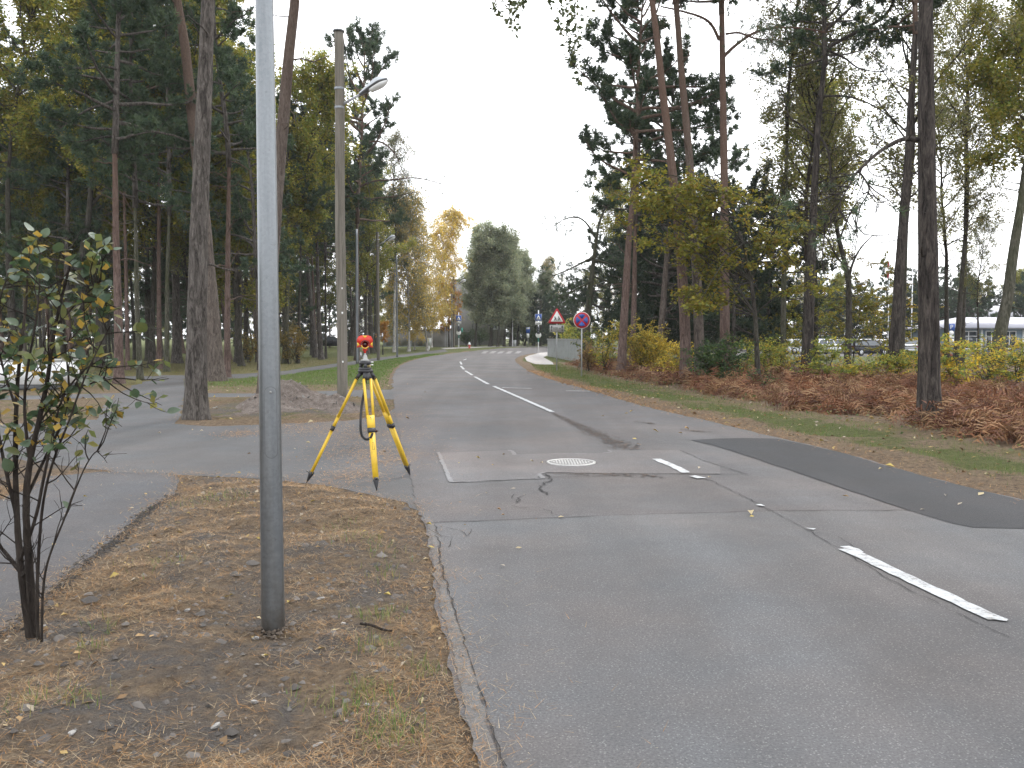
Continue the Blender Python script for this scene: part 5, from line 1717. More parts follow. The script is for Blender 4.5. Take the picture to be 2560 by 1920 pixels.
def pine_crown(seed, L, R, nb, prof, elev, k=11, nl=.15, nw=.020, pal=PINE_PAL, droop=.0, gap=.30, sub_step=.34, stem_r=.12):
    rng = np.random.default_rng(seed)
    mb = MB()
    stem, _ = grow(rng, (0, 0, -.3), (0, 0, 1), L * .96, 10, 0.2, .10)
    tube(mb, stem, np.linspace(stem_r, .02, len(stem)), 8, 0, (1, 1, 1))
    SP_, SD_ = [], []
    for i in range(nb):
        t = (i + rng.uniform(.0, 1)) / nb
        p, _ = along(stem, min(.985, .02 + t * .97))
        az = i * 2.4 + rng.normal(0, .5)
        ln = R * prof(t) * rng.uniform(.55, 1.15)
        e = elev(t) + rng.normal(0, .16)
        d = (math.cos(az) * math.cos(e), math.sin(az) * math.cos(e), math.sin(e))
        if rng.random() < gap and t < .85:
            ln *= .45
        br, _ = grow(rng, p, d, ln, 7, .35 - droop, .32)
        r0 = .018 + .018 * ln
        tube(mb, br, np.linspace(r0, .008, len(br)), 5, 0, (1, 1, 1), cap=False)
        s = .34 + .2 * rng.random()
        while s < 1.0:
            q, bd = along(br, s)
            for _ in range(2):
                sd_ = nrm(bd * .7 + perp(rng, bd) * .9 + np.array((0, 0, .25)))
                sl = rng.uniform(.25, .75) * (.55 + .45 * min(1, ln / 2.5)) * (1.15 - .4 * s)
                sub, sdir = grow(rng, q, sd_, sl, 3, .45, .3)
                tube(mb, sub, np.linspace(.010, .004, len(sub)), 3, 0, (1, 1, 1), cap=False)
                for w in np.linspace(.35, 1.0, 4):
                    sp, sdd = along(sub, w)
                    for _k in range(2):
                        SP_.append(sp + rng.normal(0, .05, 3)); SD_.append(nrm(sdd + perp(rng, sdd) * rng.uniform(.2, .9) + np.array((0, 0, .35))))
            s += sub_step / max(ln, .6)
        SP_.append(br[-1]); SD_.append(nrm(br[-1] - br[-2]))
    needle_tufts(mb, SP_, SD_, rng, k, nl, nw, pal)
    return mb

def to_mesh(mb, name, bark, leafm):
    return mb.mesh(name, [MATS[bark], MATS[leafm]], False)

def dec_crown(seed, L, R, nb, prof, elev, leaf_n, ls, pal, weep=0.0, twl=.5, stem_r=.10, up=.5, spread=.10, sub_n=6, tw_n=5, wob=.3):
    rng = np.random.default_rng(seed)
    mb = MB()
    stem, _ = grow(rng, (0, 0, -.3), (0, 0, 1), L * .95, 10, 0.2, .16)
    tube(mb, stem, np.linspace(stem_r, .015, len(stem)), 8, 0, (1, 1, 1))
    TW = []
    for i in range(nb):
        t = (i + rng.uniform(0, 1)) / nb
        p, _ = along(stem, min(.98, .02 + t * .96))
        az = i * 2.4 + rng.normal(0, .5)
        ln = R * prof(t) * rng.uniform(.6, 1.15)
        e = elev(t) + rng.normal(0, .18)
        br, _ = grow(rng, p, (math.cos(az) * math.cos(e), math.sin(az) * math.cos(e), math.sin(e)), ln, 7, up, wob)
        tube(mb, br, np.linspace(.012 + .012 * ln, .006, len(br)), 5, 0, (1, 1, 1), cap=False)
        for j in range(sub_n):
            q, bd = along(br, .25 + .75 * (j + rng.random()) / sub_n)
            sb, _ = grow(rng, q, nrm(bd * .8 + perp(rng, bd) * .9 + np.array((0, 0, .15))), ln * rng.uniform(.2, .42) + .15, 4, up * .6, .35)
            tube(mb, sb, np.linspace(.010, .004, len(sb)), 3, 0, (1, 1, 1), cap=False)
            for _ in range(tw_n):
                w, wd = along(sb, rng.uniform(.25, 1))
                if weep:
                    tw, _ = grow(rng, w, nrm(np.array((rng.normal(0, .5), rng.normal(0, .5), .1))), twl * rng.uniform(.5, 1.4), 5, -2.4 * weep, .2)
                else:
                    tw, _ = grow(rng, w, nrm(wd * .6 + perp(rng, wd)), twl * rng.uniform(.5, 1.3), 3, .1, .3)
                tube(mb, tw, np.linspace(.005, .003, len(tw)), 3, 0, (1, 1, 1), cap=False)
                TW.append(tw)
    n = leaf_n
    idx = rng.integers(0, len(TW), n)
    f = rng.uniform(.1, 1, n)
    m = min(len(t) for t in TW)
    A = np.array([t[:m] for t in TW])
    s = f * (m - 1); i0 = np.minimum(s.astype(int), m - 2); fr = (s - i0)[:, None]
    pos = A[idx, i0] * (1 - fr) + A[idx, i0 + 1] * fr + rng.normal(0, spread, (n, 3))
    leaves(mb, pos, rng, ls, pal, clump=idx, weep=weep)
    return mb

def leaves(mb, pos, rng, ls, pal, clump=None, weep=0.0, mat=1, flat=.5):
    n = len(pos)
    nd = rng.normal(0, 1, (n, 3)); nd[:, 2] = np.abs(nd[:, 2]) * (1 + flat) + .2; nd = nrm(nd)
    a = rng.normal(0, 1, (n, 3)); a[:, 2] -= .5 + 2 * weep; a = nrm(a - nd * (a * nd).sum(1, keepdims=True))
    b = np.cross(nd, a)
    L = (ls * rng.uniform(.65, 1.3, n))[:, None]
    W = L * rng.uniform(.55, .8, (n, 1))
    v = np.stack([pos, pos + a * L * .5 + b * W * .5 + nd * L * .06, pos + a * L, pos + a * L * .5 - b * W * .5 + nd * L * .06], 1).reshape(-1, 3)
    pal = np.asarray(pal)
    if clump is not None:
        base = pal[(clump * 7919 % len(pal))]
        mixr = rng.random(n) < .45
        base = np.where(mixr[:, None], pal[rng.integers(0, len(pal), n)], base)
    else:
        base = pal[rng.integers(0, len(pal), n)]
    c = base * rng.uniform(.75, 1.25, (n, 1))
    i = np.arange(n) * 4
    mb.add(v, None, np.concatenate([np.stack([i, i + 1, i + 2], -1), np.stack([i, i + 2, i + 3], -1)]), mat, np.repeat(c, 4, 0))

umb = lambda t: .55 + .6 * math.sin(math.pi * min(1, t * .95 + .12)) ** .8 - .35 * max(0, t - .7)
cone = lambda t: max(.16, 1.08 - .95 * t)
ball = lambda t: .35 + .75 * math.sin(math.pi * (t * .9 + .07)) ** .8
el_t = lambda t: -.12 + .95 * t
el_low = lambda t: -.10 + .6 * t
el_d = lambda t: .25 + .8 * t

YG = [(0.226, 0.217, 0.037), (0.169, 0.196, 0.037), (0.294, 0.253, 0.042), (0.124, 0.16, 0.031), (0.202, 0.172, 0.031)]
GOLD = [(0.582, 0.404, 0.065), (0.493, 0.347, 0.072), (0.65, 0.485, 0.117), (0.381, 0.323, 0.078), (0.448, 0.347, 0.091)]
ORANGE = [(0.6, 0.23, 0.035), (0.504, 0.253, 0.04), (0.552, 0.322, 0.05), (0.36, 0.23, 0.04)]
MAPLE = [(0.277, 0.262, 0.038), (0.224, 0.231, 0.038), (0.341, 0.294, 0.044), (0.181, 0.21, 0.038), (0.298, 0.21, 0.032)]
GREYG = [(.22, .26, .16), (.26, .29, .18), (.19, .23, .145), (.30, .30, .165), (.24, .25, .17)]
BIRCHG = [(.22, .21, .09), (.17, .18, .08), (.28, .24, .10), (.15, .15, .07)]
YBUSH = [(0.598, 0.424, 0.044), (0.526, 0.377, 0.055), (0.431, 0.377, 0.066), (0.644, 0.495, 0.088), (0.335, 0.329, 0.066)]
GBUSH = [(.045, .085, .03), (.06, .105, .035), (.04, .07, .03), (.10, .14, .04)]
SAPL = [(0.332, 0.338, 0.057), (0.221, 0.27, 0.057), (0.442, 0.372, 0.057), (0.155, 0.213, 0.046)]

CR = {}
for i in range(3):
    CR['tall%d' % i] = (to_mesh(pine_crown(100 + i, 10, 3.2, 44, umb, el_t, 12, .20, .045, sub_step=.28, gap=.22), 'pine_crown', 'upper_pine_bark', 'needles'), 10)
for i in range(3):
    CR['low%d' % i] = (to_mesh(pine_crown(120 + i, 11, 3.3, 52, cone, el_low, 11, .20, .046, droop=.15), 'pine_crown', 'grey_pine_bark', 'needles'), 11)
for i in range(2):
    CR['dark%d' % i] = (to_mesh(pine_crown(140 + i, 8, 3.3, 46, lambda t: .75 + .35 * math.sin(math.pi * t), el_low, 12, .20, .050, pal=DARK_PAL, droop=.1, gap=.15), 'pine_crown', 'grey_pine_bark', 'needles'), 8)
for i in range(2):
    CR['yg%d' % i] = (to_mesh(dec_crown(160 + i, 11, 3.6, 34, ball, el_d, 30000, .165, YG, sub_n=6, tw_n=5, spread=.18), 'leaf_crown', 'dark_bark', 'leaves'), 11)
CR['gold0'] = (to_mesh(dec_crown(170, 13, 3.2, 36, ball, lambda t: .5 + .6 * t, 34000, .135, GOLD, weep=.8, twl=1.3, spread=.09), 'leaf_crown', 'birch_bark', 'leaves'), 13)
CR['gold1'] = (to_mesh(dec_crown(171, 12, 2.9, 34, ball, lambda t: .5 + .6 * t, 26000, .13, BIRCHG + GOLD[:2], weep=.8, twl=1.3, spread=.09), 'leaf_crown', 'birch_bark', 'leaves'), 12)
CR['bare0'] = (to_mesh(dec_crown(172, 12, 2.8, 32, ball, lambda t: .5 + .6 * t, 15000, .11, BIRCHG, weep=.7, twl=1.1, spread=.06), 'leaf_crown', 'twig_bark', 'leaves'), 12)
CR['bare1'] = (to_mesh(dec_crown(173, 10, 3.2, 30, ball, el_d, 13000, .12, BIRCHG + YG[:2], twl=.6, spread=.10), 'leaf_crown', 'twig_bark', 'leaves'), 10)
CR['orange'] = (to_mesh(dec_crown(174, 6, 2.0, 26, ball, el_d, 12000, .16, ORANGE), 'leaf_crown', 'dark_bark', 'leaves'), 6)
for i in range(2):
    CR['grey%d' % i] = (to_mesh(dec_crown(176 + i, 13, 3.4, 40, lambda t: .6 + .5 * math.sin(math.pi * (t * .85 + .1)), lambda t: .3 + .7 * t, 34000, .21, GREYG, spread=.25), 'leaf_crown', 'dark_bark', 'leaves'), 13)

def axis_at(ax, z):
    return np.array([np.interp(z, ax[:, 2], ax[:, 0]), np.interp(z, ax[:, 2], ax[:, 1]), z])

def make_tree(label, base, ax, r0, Hc, crown, bark, cs=1.0, seed=1, group=None, name='pine_tree', cat='tree', stubs=8, top_r=None, sides=14, flare=.45, branches=(), crot=None, twigs=True):
    """ax: axis points relative to the base, rising to at least Hc."""
    rng = np.random.default_rng(seed)
    t = thing(name, label, cat, tuple(base), 0, group)
    ax = np.asarray(ax, float)
    z = np.concatenate([[-.25, 0, .12, .3, .6], np.arange(1.0, Hc + .3, .55)])
    pts = np.array([axis_at(ax, max(q, 0)) for q in z]); pts[:, 2] = z
    me, clen = CR[crown] if crown else (None, 0)
    top_r = top_r if top_r else max(.05, r0 * .48)
    r = r0 + (top_r - r0) * np.clip(z / Hc, 0, 1) + r0 * flare * np.exp(-np.maximum(z, 0) / .32)
    mb = MB()
    tube(mb, pts, r, sides, 0, wob=.022, rng=rng)
    for _ in range(stubs):
        zz = rng.uniform(min(3.0, Hc * .3), Hc)
        p = axis_at(ax, zz); a = rng.uniform(0, 6.28)
        rr = r0 + (top_r - r0) * zz / Hc
        st, _ = grow(rng, p + np.array((math.cos(a), math.sin(a), 0)) * rr * .6, (math.cos(a), math.sin(a), rng.uniform(-.3, .3)), rng.uniform(.3, 1.9), 5, rng.uniform(-.5, .5), .5)
        tube(mb, st, np.linspace(.028, .006, len(st)) * rng.uniform(.6, 1.2), 5, cap=False)
        for _k in range(2):
            q, d = along(st, rng.uniform(.4, .95))
            s2, _ = grow(rng, q, nrm(d + perp(rng, d)), rng.uniform(.2, .7), 3, 0, .5)
            tube(mb, s2, np.linspace(.009, .003, len(s2)), 3, cap=False)
    mb.build('trunk', MATS[bark], t, True)
    for pp in branches:
        pts_b, ra, rb, fol = pp
        mb = MB()
        bp = smooth3([tuple(Vector(q) - Vector(base)) for q in pts_b])
        tube(mb, bp, np.linspace(ra, rb, len(bp)), 8, 0, (1, 1, 1), cap=True)
        SPp, SDd = [], []
        for _ in range(int(10 + 8 * fol)):
            q, d = along(bp, rng.uniform(.3, 1))
            tw, _ = grow(rng, q, nrm(d + perp(rng, d) * 1.2 + np.array((0, 0, -.2))), rng.uniform(.4, 1.3), 5, rng.uniform(-.6, .6), .6)
            tube(mb, tw, np.linspace(.014, .004, len(tw)), 4, 0, (1, 1, 1), cap=False)
            for _k in range(4):
                q2, d2 = along(tw, rng.uniform(.3, 1))
                t2, _ = grow(rng, q2, nrm(d2 + perp(rng, d2)), rng.uniform(.15, .5), 3, .1, .5)
                tube(mb, t2, np.linspace(.006, .003, len(t2)), 3, 0, (1, 1, 1), cap=False)
                if fol > 0 and rng.random() < fol * .5:
                    for w in (.5, .75, 1):
                        q3, d3 = along(t2, w); SPp.append(q3); SDd.append(d3)
        if SPp: needle_tufts(mb, SPp, SDd, rng, 11, .15, .018, PINE_PAL)
        mb.build('branch', [MATS[bark], MATS['needles']], t, True)
    if me:
        p = axis_at(ax, Hc)
        tdir = nrm(axis_at(ax, Hc) - axis_at(ax, Hc - 2))
        put('crown', me, t, tuple(p), (-math.atan2(tdir[1], tdir[2]) * .7, math.atan2(tdir[0], tdir[2]) * .7, rng.uniform(0, 6.28) if crot is None else crot), (cs, cs, cs))
    return t

def smooth3(pts, it=2):
    p = np.array(pts, float)
    for _ in range(it):
        q = [p[0]]
        for a, b in zip(p[:-1], p[1:]): q += [a * .75 + b * .25, a * .25 + b * .75]
        q.append(p[-1]); p = np.array(q)
    return p

def traced(label, d, px, r0, Hc, crown, bark, cs=1.0, seed=1, branches=(), base_v=None, **kw):
    """Tree surveyed by its trunk line: px from the foot upwards, all at distance d."""
    zb = float(gh(np.array([P(px[0][0], 845, d).x]), np.array([float(d)]))[0])
    u0 = px[0][0]
    base = Vector((P(u0, 845, d).x, d, zb))
    v0 = HOR + CAMH * FPX / d
    pts = [(0, 0, 0)]
    for u, v in px[1:]:
        q = P(u, v, d)
        pts.append((q.x - base.x, 0, q.z - base.z))
    pts = [p for i, p in enumerate(pts) if i == 0 or p[2] > pts[i - 1][2] + .1]
    a, b = np.array(pts[-2]), np.array(pts[-1])
    if b[2] < Hc + 3:
        k = (Hc + 3 - b[2]) / max(b[2] - a[2], .5)
        e = b + (b - a) * np.array((k * .6, k, 1)); e[2] = Hc + 3
        pts.append(tuple(e))
    br = [([P(u, v, d + dy) for u, v, dy in bpts], ra, rb, f) for bpts, ra, rb, f in branches]
    return make_tree(label, base, pts, r0, Hc, crown, bark, cs, seed, branches=br, **kw)

# --- left wood, trunks one can tell apart
traced('thick rough barked pine by the path fork, left of the grey mast', 18.1, [(487, 1047), (490, 900), (497, 600), (508, 300), (521, 0)], .215, 11, 'tall0', 'grey_pine_bark', seed=1, stubs=5, sides=20)
traced('leaning pine trunk just behind the thick rough pine', 34, [(540, 953), (532, 800), (510, 550), (480, 280), (462, 110), (443, 0)], .30, 15, 'tall1', 'pine_bark', seed=2, stubs=9)
traced('slim red barked pine right of the thick rough pine', 37, [(566, 943), (569, 700), (572, 450), (574, 200), (576, 0)], .14, 9.0, 'low0', 'red_pine_bark', seed=3, stubs=16)
traced('leaning pine whose foot hides behind the grey mast', 24, [(664, 998), (668, 800), (690, 500), (708, 300), (724, 120), (738, 0)], .225, 12.5, 'tall2', 'pine_bark', seed=4, stubs=6)
traced('thin straight pine left of the path fork', 35, [(348, 950), (342, 750), (338, 500), (334, 200), (330, 0)], .115, 7.0, 'low1', 'moss_bark', seed=5, stubs=14, cs=.9)
traced('reddish pine standing second left of the path fork', 32, [(295, 959), (296, 800), (290, 600), (288, 450), (284, 200)], .165, 8.5, 'low2', 'red_pine_bark', seed=6, stubs=10)
traced('dark crooked forked tree above the leafy bush', 45, [(192, 925), (196, 800), (205, 640), (222, 540), (228, 460), (226, 380)], .24, 9.5, 'yg0', 'dark_bark', seed=7, stubs=12, name='broadleaf_tree',
       branches=[([(222, 520, 0), (250, 490, .3), (270, 450, .5), (300, 420, 1)], .10, .03, 0), ([(215, 560, 0), (150, 570, -.5), (80, 600, -1)], .05, .012, 0), ([(205, 640, 0), (260, 632, -.3), (285, 640, -.5)], .05, .012, 0)])
traced('dark upright pine far behind the path fork', 62, [(372, 893), (368, 700), (364, 500)], .26, 9, 'low0', 'dark_bark', seed=8)
traced('thin mossy trunk just left of the thick rough pine', 44, [(415, 928), (418, 700), (424, 500)], .13, 8, 'low1', 'moss_bark', seed=9, stubs=12)
traced('broad grey trunk far behind the thick rough pine', 58, [(442, 905), (440, 750), (436, 500)], .30, 11, 'tall1', 'grey_pine_bark', seed=10)
traced('broad grey trunk behind the right twigs of the bush', 50, [(250, 918), (250, 750), (248, 500)], .28, 10, 'tall2', 'grey_pine_bark', seed=11)
traced('dark trunk at the far left edge above the bush', 46, [(34, 928), (30, 800), (22, 640), (18, 400)], .22, 10, 'yg1', 'dark_bark', seed=12, name='broadleaf_tree')
traced('grey trunk at the lawn just left of the grey mast', 61, [(595, 904), (594, 700), (590, 450)], .26, 10, 'low2', 'grey_pine_bark', seed=13)
traced('dark trunk at the lawn nearer the grey mast on its left', 74, [(614, 893), (616, 700), (620, 450)], .24, 10, 'yg0', 'dark_bark', seed=14, name='broadleaf_tree')
traced('leafy trunk just right of the grey mast with yellow suckers', 57, [(712, 909), (716, 800), (722, 600), (728, 400)], .20, 8, 'low1', 'moss_bark', seed=15, stubs=16)
traced('slim trunk second right of the grey mast', 58, [(744, 907), (748, 800), (752, 600)], .12, 8, 'yg1', 'dark_bark', seed=16, name='broadleaf_tree')
traced('grey leaning trunk left of a close pair beyond the mast', 74, [(788, 893), (782, 820), (772, 700), (760, 500)], .25, 11, 'tall0', 'grey_pine_bark', seed=17)
traced('grey trunk right of a close pair beyond the mast', 66, [(803, 899), (798, 820), (792, 600)], .20, 9, 'low0', 'grey_pine_bark', seed=18)
traced('thin trunk touching the close pair on its right', 70, [(814, 896), (814, 800), (812, 500)], .10, 8, 'low2', 'dark_bark', seed=19)
traced('dark leaning trunk just right of the wooden lamp post', 80, [(873, 889), (882, 830), (890, 780), (905, 640)], .32, 12, 'low1', 'dark_bark', seed=20)
traced('reddish pine behind the second steel mast, its crown beside the street lamp', 66, [(892, 893), (893, 700), (893, 506), (893, 285)], .20, 10.5, 'tall1', 'pine_bark', cs=1.35, seed=21, stubs=12, crot=1.0,
       branches=[([(893, 370, 0), (930, 352, -.5), (960, 356, -1), (990, 385, -1), (1003, 420, -1)], .09, .02, .9), ([(893, 470, 0), (930, 452, -.4), (980, 450, -1), (1040, 442, -1), (1105, 460, -1.2)], .10, .02, 1.2), ([(893, 510, 0), (930, 495, .5), (985, 492, 1), (1040, 480, 1)], .07, .02, 1.2)])
traced('dark thick trunk left of the second wooden lamp post', 92, [(930, 884), (926, 800), (922, 600)], .30, 10, 'low0', 'dark_bark', seed=22)
traced('dark thick trunk right behind the second wooden lamp post', 96, [(942, 882), (940, 800), (938, 600)], .28, 9, 'low2', 'dark_bark', seed=23)
traced('thin pale birch stem behind the second steel mast', 90, [(915, 884), (916, 800), (918, 700), (922, 500)], .11, 9, 'bare0', 'birch_bark', seed=24, name='birch_tree')
traced('tall thin greyish birch beside the street, right of the second lamp post', 96, [(985, 880), (987, 700), (990, 500)], .17, 10.5, 'bare0', 'birch_bark', cs=1.12, seed=25, name='birch_tree')
traced('golden weeping birch over the pale garage wall', 102, [(1068, 876), (1064, 820), (1060, 700)], .16, 2.0, 'gold0', 'birch_bark', cs=1.22, seed=26, name='birch_tree', stubs=0)
traced('golden birch behind the weeping one, nearer the road', 114, [(1078, 872), (1080, 800), (1082, 700)], .16, 2.6, 'gold0', 'birch_bark', cs=1.25, seed=27, name='birch_tree', stubs=0)
traced('brownish gold birch above the pale garage wall on the left', 98, [(1022, 878), (1024, 760), (1026, 600)], .17, 2.6, 'gold1', 'birch_bark', cs=1.32, seed=28, name='birch_tree', stubs=2)
traced('bright orange maple beside the distant lamp post', 117, [(1122, 868), (1122, 820), (1123, 780)], .13, 2.2, 'orange', 'dark_bark', cs=1.0, seed=29, name='maple_tree', stubs=0)
traced('small yellow maple under the weeping birch', 86, [(957, 884), (957, 860), (958, 850)], .06, 1.2, 'orange', 'dark_bark', cs=.32, seed=30, name='maple_tree', stubs=0, top_r=.03)

traced('low golden birch hanging over the pale garage wall', 104, [(1036, 874), (1036, 850), (1036, 820)], .10, .9, 'gold0', 'birch_bark', cs=.62, seed=31, name='birch_tree', stubs=0)
traced('low golden birch hanging left of the pale garage wall', 106, [(985, 873), (985, 850), (986, 820)], .10, .9, 'gold1', 'birch_bark', cs=.60, seed=32, name='birch_tree', stubs=0)

# --- wood fill: more trees of the left wood, deeper in
rf = np.random.default_rng(500)
spots = []
tries = 0
while len(spots) < 70 and tries < 6000:
    tries += 1
    y = rf.uniform(42, 118); x = rf.uniform(-.62 * y - 4, -12.8)
    if y > 96 and x > -16: continue
    if min([math.hypot(x - a, y - b) for a, b in spots] + [9]) < 3.3: continue
    u = CX + x / y * FPX
    if 740 < u < 860 and y < 75 and rf.random() < .6: continue
    spots.append((x, y))
extra = [(-22, 48), (-27, 52), (-31, 60), (-19.5, 45), (-35, 66), (-25, 62), (-17, 55), (-29, 46), (-16, 47), (-21, 66)]
spots += extra
for i, (x, y) in enumerate(spots):
    kind = ['low0', 'yg0', 'low1', 'tall0', 'low2', 'yg1', 'tall2', 'bare1'][int(rf.integers(0, 8))]
    hc = {'l': rf.uniform(3.2, 6.0), 'y': rf.uniform(3.5, 6.5), 't': rf.uniform(8, 12), 'b': rf.uniform(4, 7)}[kind[0]]
    if (x, y) in extra:
        kind = ['yg0', 'tall1', 'yg1', 'low0'][i % 4]; hc = {'l': 7.0, 'y': 7.5, 't': 10.0}[kind[0]]
    ln = (rf.normal(0, .5), rf.normal(0, .3))
    ax = [(0, 0, 0), (ln[0] * .3, ln[1] * .3, hc * .5), (ln[0], ln[1], hc + 3)]
    pine = kind[0] in 'lt'
    make_tree('slender pine deep in the wood left of the footpath' if pine else 'yellow green broadleaf tree deep in the wood left of the footpath', (x, y, float(hz(x, y))), ax, rf.uniform(.10, .20), hc, kind,
              ['pine_bark', 'grey_pine_bark', 'red_pine_bark'][int(rf.integers(0, 3))] if pine else 'dark_bark', rf.uniform(.85, 1.2), 600 + i,
              'pines deep in the left wood' if pine else 'broadleaf trees deep in the left wood', 'pine_tree' if pine else 'broadleaf_tree', stubs=4, sides=9)

# --- thicket closing the far side of the left wood
rf = np.random.default_rng(520)
for i in range(66):
    y = rf.uniform(88, 150)
    x = -15 - (i + rf.random()) / 66 * (.60 * y - 6)
    if y < 118 and x > -24: y += 26
    kind = ['low0', 'yg0', 'dark1', 'yg1', 'low2', 'dark0', 'gold1'][int(rf.integers(0, 7))]
    pine = kind[0] in 'ld'
    hc = rf.uniform(.5, 1.6)
    make_tree('bushy young pine closing the far side of the left wood' if pine else 'bushy yellowing tree closing the far side of the left wood', (x, y, float(hz(x, y))), [(0, 0, 0), (.1, 0, hc + 3)], rf.uniform(.08, .14), hc, kind, 'grey_pine_bark' if pine else 'dark_bark', rf.uniform(.5, .85), 560 + i,
              'young pines at the far side of the left wood' if pine else 'yellowing trees at the far side of the left wood', 'pine_tree' if pine else 'broadleaf_tree', stubs=0, sides=8)

# --- middle: tall grey green trees beyond the bend
for i, (u, d, r0, hc, kind, cs, lab) in enumerate(((1188, 122, .20, 4.4, 'grey0', .80, 'grey green tree left in the tall clump beyond the bend'), (1228, 126, .22, 2.8, 'grey1', 1.05, 'tall grey green tree in the middle of the clump beyond the bend'),
        (1260, 124, .20, 2.6, 'grey0', .98, 'grey green tree right of the middle in the clump beyond the bend'), (1292, 128, .20, 2.0, 'grey1', .85, 'grey green tree at the right shoulder of the clump beyond the bend'),
        (1334, 132, .18, 0.8, 'grey0', .74, 'lower grey green tree closing the clump beyond the bend'), (1205, 140, .2, 5.0, 'low1', 1.0, 'pine top standing out behind the grey green clump'), (1275, 142, .2, 4.0, 'low2', .95, 'pine behind the right side of the grey green clump'),
        (1368, 150, .16, 3.5, 'gold1', .95, 'pale golden birch glimpsed far behind the road'), (1350, 128, .18, 1.2, 'dark0', .75, 'dark bushy pine behind the right crossing sign'), (1400, 118, .18, 1.0, 'dark1', .80, 'dark bushy pine left of the children warning sign'),
        (1170, 150, .18, 3.0, 'yg0', .8, 'yellow green tree behind the grey building'), (1312, 130, .16, 1.6, 'grey1', .84, 'bushy grey green tree behind the thin white mast'), (1345, 146, .16, .5, 'dark1', .9, 'dark pine closing the view behind the bus stop'), (1272, 156, .16, .2, 'low0', .9, 'pine far behind the right edge of the grey wall'), (1296, 157, .16, .2, 'dark1', .95, 'dark pine far behind the thin white mast'), (1322, 158, .16, .2, 'low1', .9, 'pine far behind the bus stop sign'), (1385, 138, .16, .4, 'dark0', .9, 'dark pine closing the view behind the fence'), (1425, 126, .16, .5, 'dark1', .95, 'dark low pine behind the round sign'), (1224, 121, .2, 2.6, 'grey1', .98, 'grey green tree second from the left in the clump beyond the bend'), (1244, 121, .2, 2.6, 'grey0', .98, 'full grey green tree at the front of the clump beyond the bend'), (1276, 124, .2, 2.2, 'grey1', .86, 'full grey green tree at the right front of the clump beyond the bend'))):
    x = at_dist(u, d)
    make_tree(lab, (x, d, float(hz(x, d))), [(0, 0, 0), (.15, 0, hc * .6), (.2, .1, hc + 3)], r0, hc, kind, 'dark_bark', cs, 700 + i, None, 'pine_tree' if kind[0] in 'ld' else 'broadleaf_tree', stubs=2, sides=9)
for i, (u, d, w, lab) in enumerate(((1165, 132, .9, 'dark shrub at the foot of the grey wall on the left'), (1196, 132, 1.2, 'dark shrub at the foot of the grey wall in the middle'), (1090, 124, 1.0, 'dark shrub beside the shed end'), (1336, 126, 1.0, 'dark green shrub behind the bus stop sign'))):
    pass

# --- right side: trees one can tell apart
R = traced
R('gnarled leaning pine with a dead bare top beside the fence', 50, [(1462, 920), (1468, 800), (1484, 650), (1497, 560), (1503, 535), (1488, 480), (1476, 420), (1472, 392)], .27, 8.2, None, 'moss_bark', seed=40, stubs=10, top_r=.05,
  branches=[([(1492, 600, 0), (1460, 545, -.3), (1420, 542, -.6), (1390, 560, -.8)], .07, .012, .9), ([(1497, 560, 0), (1520, 500, .4), (1530, 440, .6)], .07, .015, .5), ([(1488, 640, 0), (1450, 660, -.6), (1410, 680, -1), (1380, 690, -1.2)], .07, .015, 1.6), ([(1480, 700, 0), (1430, 730, -1), (1395, 745, -1.5)], .06, .015, 1.8), ([(1484, 650, 0), (1530, 660, .5), (1560, 690, .8)], .07, .02, 1.5), ([(1480, 690, 0), (1520, 705, .5), (1550, 712, .8)], .07, .02, 1.5), ([(1476, 420, 0), (1455, 470, -.2), (1444, 480, -.2)], .025, .006, 0)])
R('straight red pine rising right of the no stopping sign', 40, [(1553, 930), (1560, 800), (1572, 600), (1586, 450), (1594, 250), (1600, 60)], .215, 8.6, 'tall0', 'red_pine_bark', cs=1.05, seed=41, stubs=4, crot=.5)
R('pine close behind the straight red pine with a slightly paler trunk', 45, [(1580, 925), (1584, 800), (1588, 600), (1590, 380), (1592, 200)], .17, 7.6, 'low2', 'red_pine_bark', cs=.92, seed=141, stubs=4, crot=2.5)
R('left trunk of the double pine behind the maple leaves', 33, [(1716, 956), (1712, 800), (1700, 600), (1676, 385), (1655, 217), (1644, 108), (1630, 0)], .215, 14.5, 'tall1', 'red_pine_bark', seed=42, stubs=4, flare=.7)
R('right trunk of the double pine behind the maple leaves', 34, [(1752, 953), (1746, 800), (1740, 650), (1723, 390), (1702, 163), (1690, 0)], .21, 14.5, 'tall2', 'pine_bark', seed=43, stubs=6, flare=.6)
R('straight pine banded orange and dark with long arching boughs', 36, [(1813, 946), (1812, 770), (1811, 607), (1810, 393), (1807, 217), (1804, 0)], .215, 14.8, 'tall0', 'red_pine_bark', seed=44, stubs=3,
  branches=[([(1809, 142, 0), (1822, 128, .1), (1845, 108, .2), (1875, 87, .4), (1902, 75, .6), (1942, 68, 1), (2009, 70, 1.4), (2063, 81, 1.8)], .075, .03, .5), ([(1798, 100, 0), (1780, 60, -.3), (1753, 41, -.6), (1698, 26, -1), (1652, 16, -1.3)], .07, .025, .6), ([(1815, 85, 0), (1850, 80, -.5), (1880, 96, -1), (1930, 100, -1.2)], .05, .02, 1.5)])
R('slim grey birch like stem right of the banded pine', 44, [(1958, 928), (1960, 700), (1963, 500), (1968, 325), (1974, 100), (1977, 0)], .15, 12, 'bare0', 'moss_bark', seed=45, name='birch_tree', stubs=10)
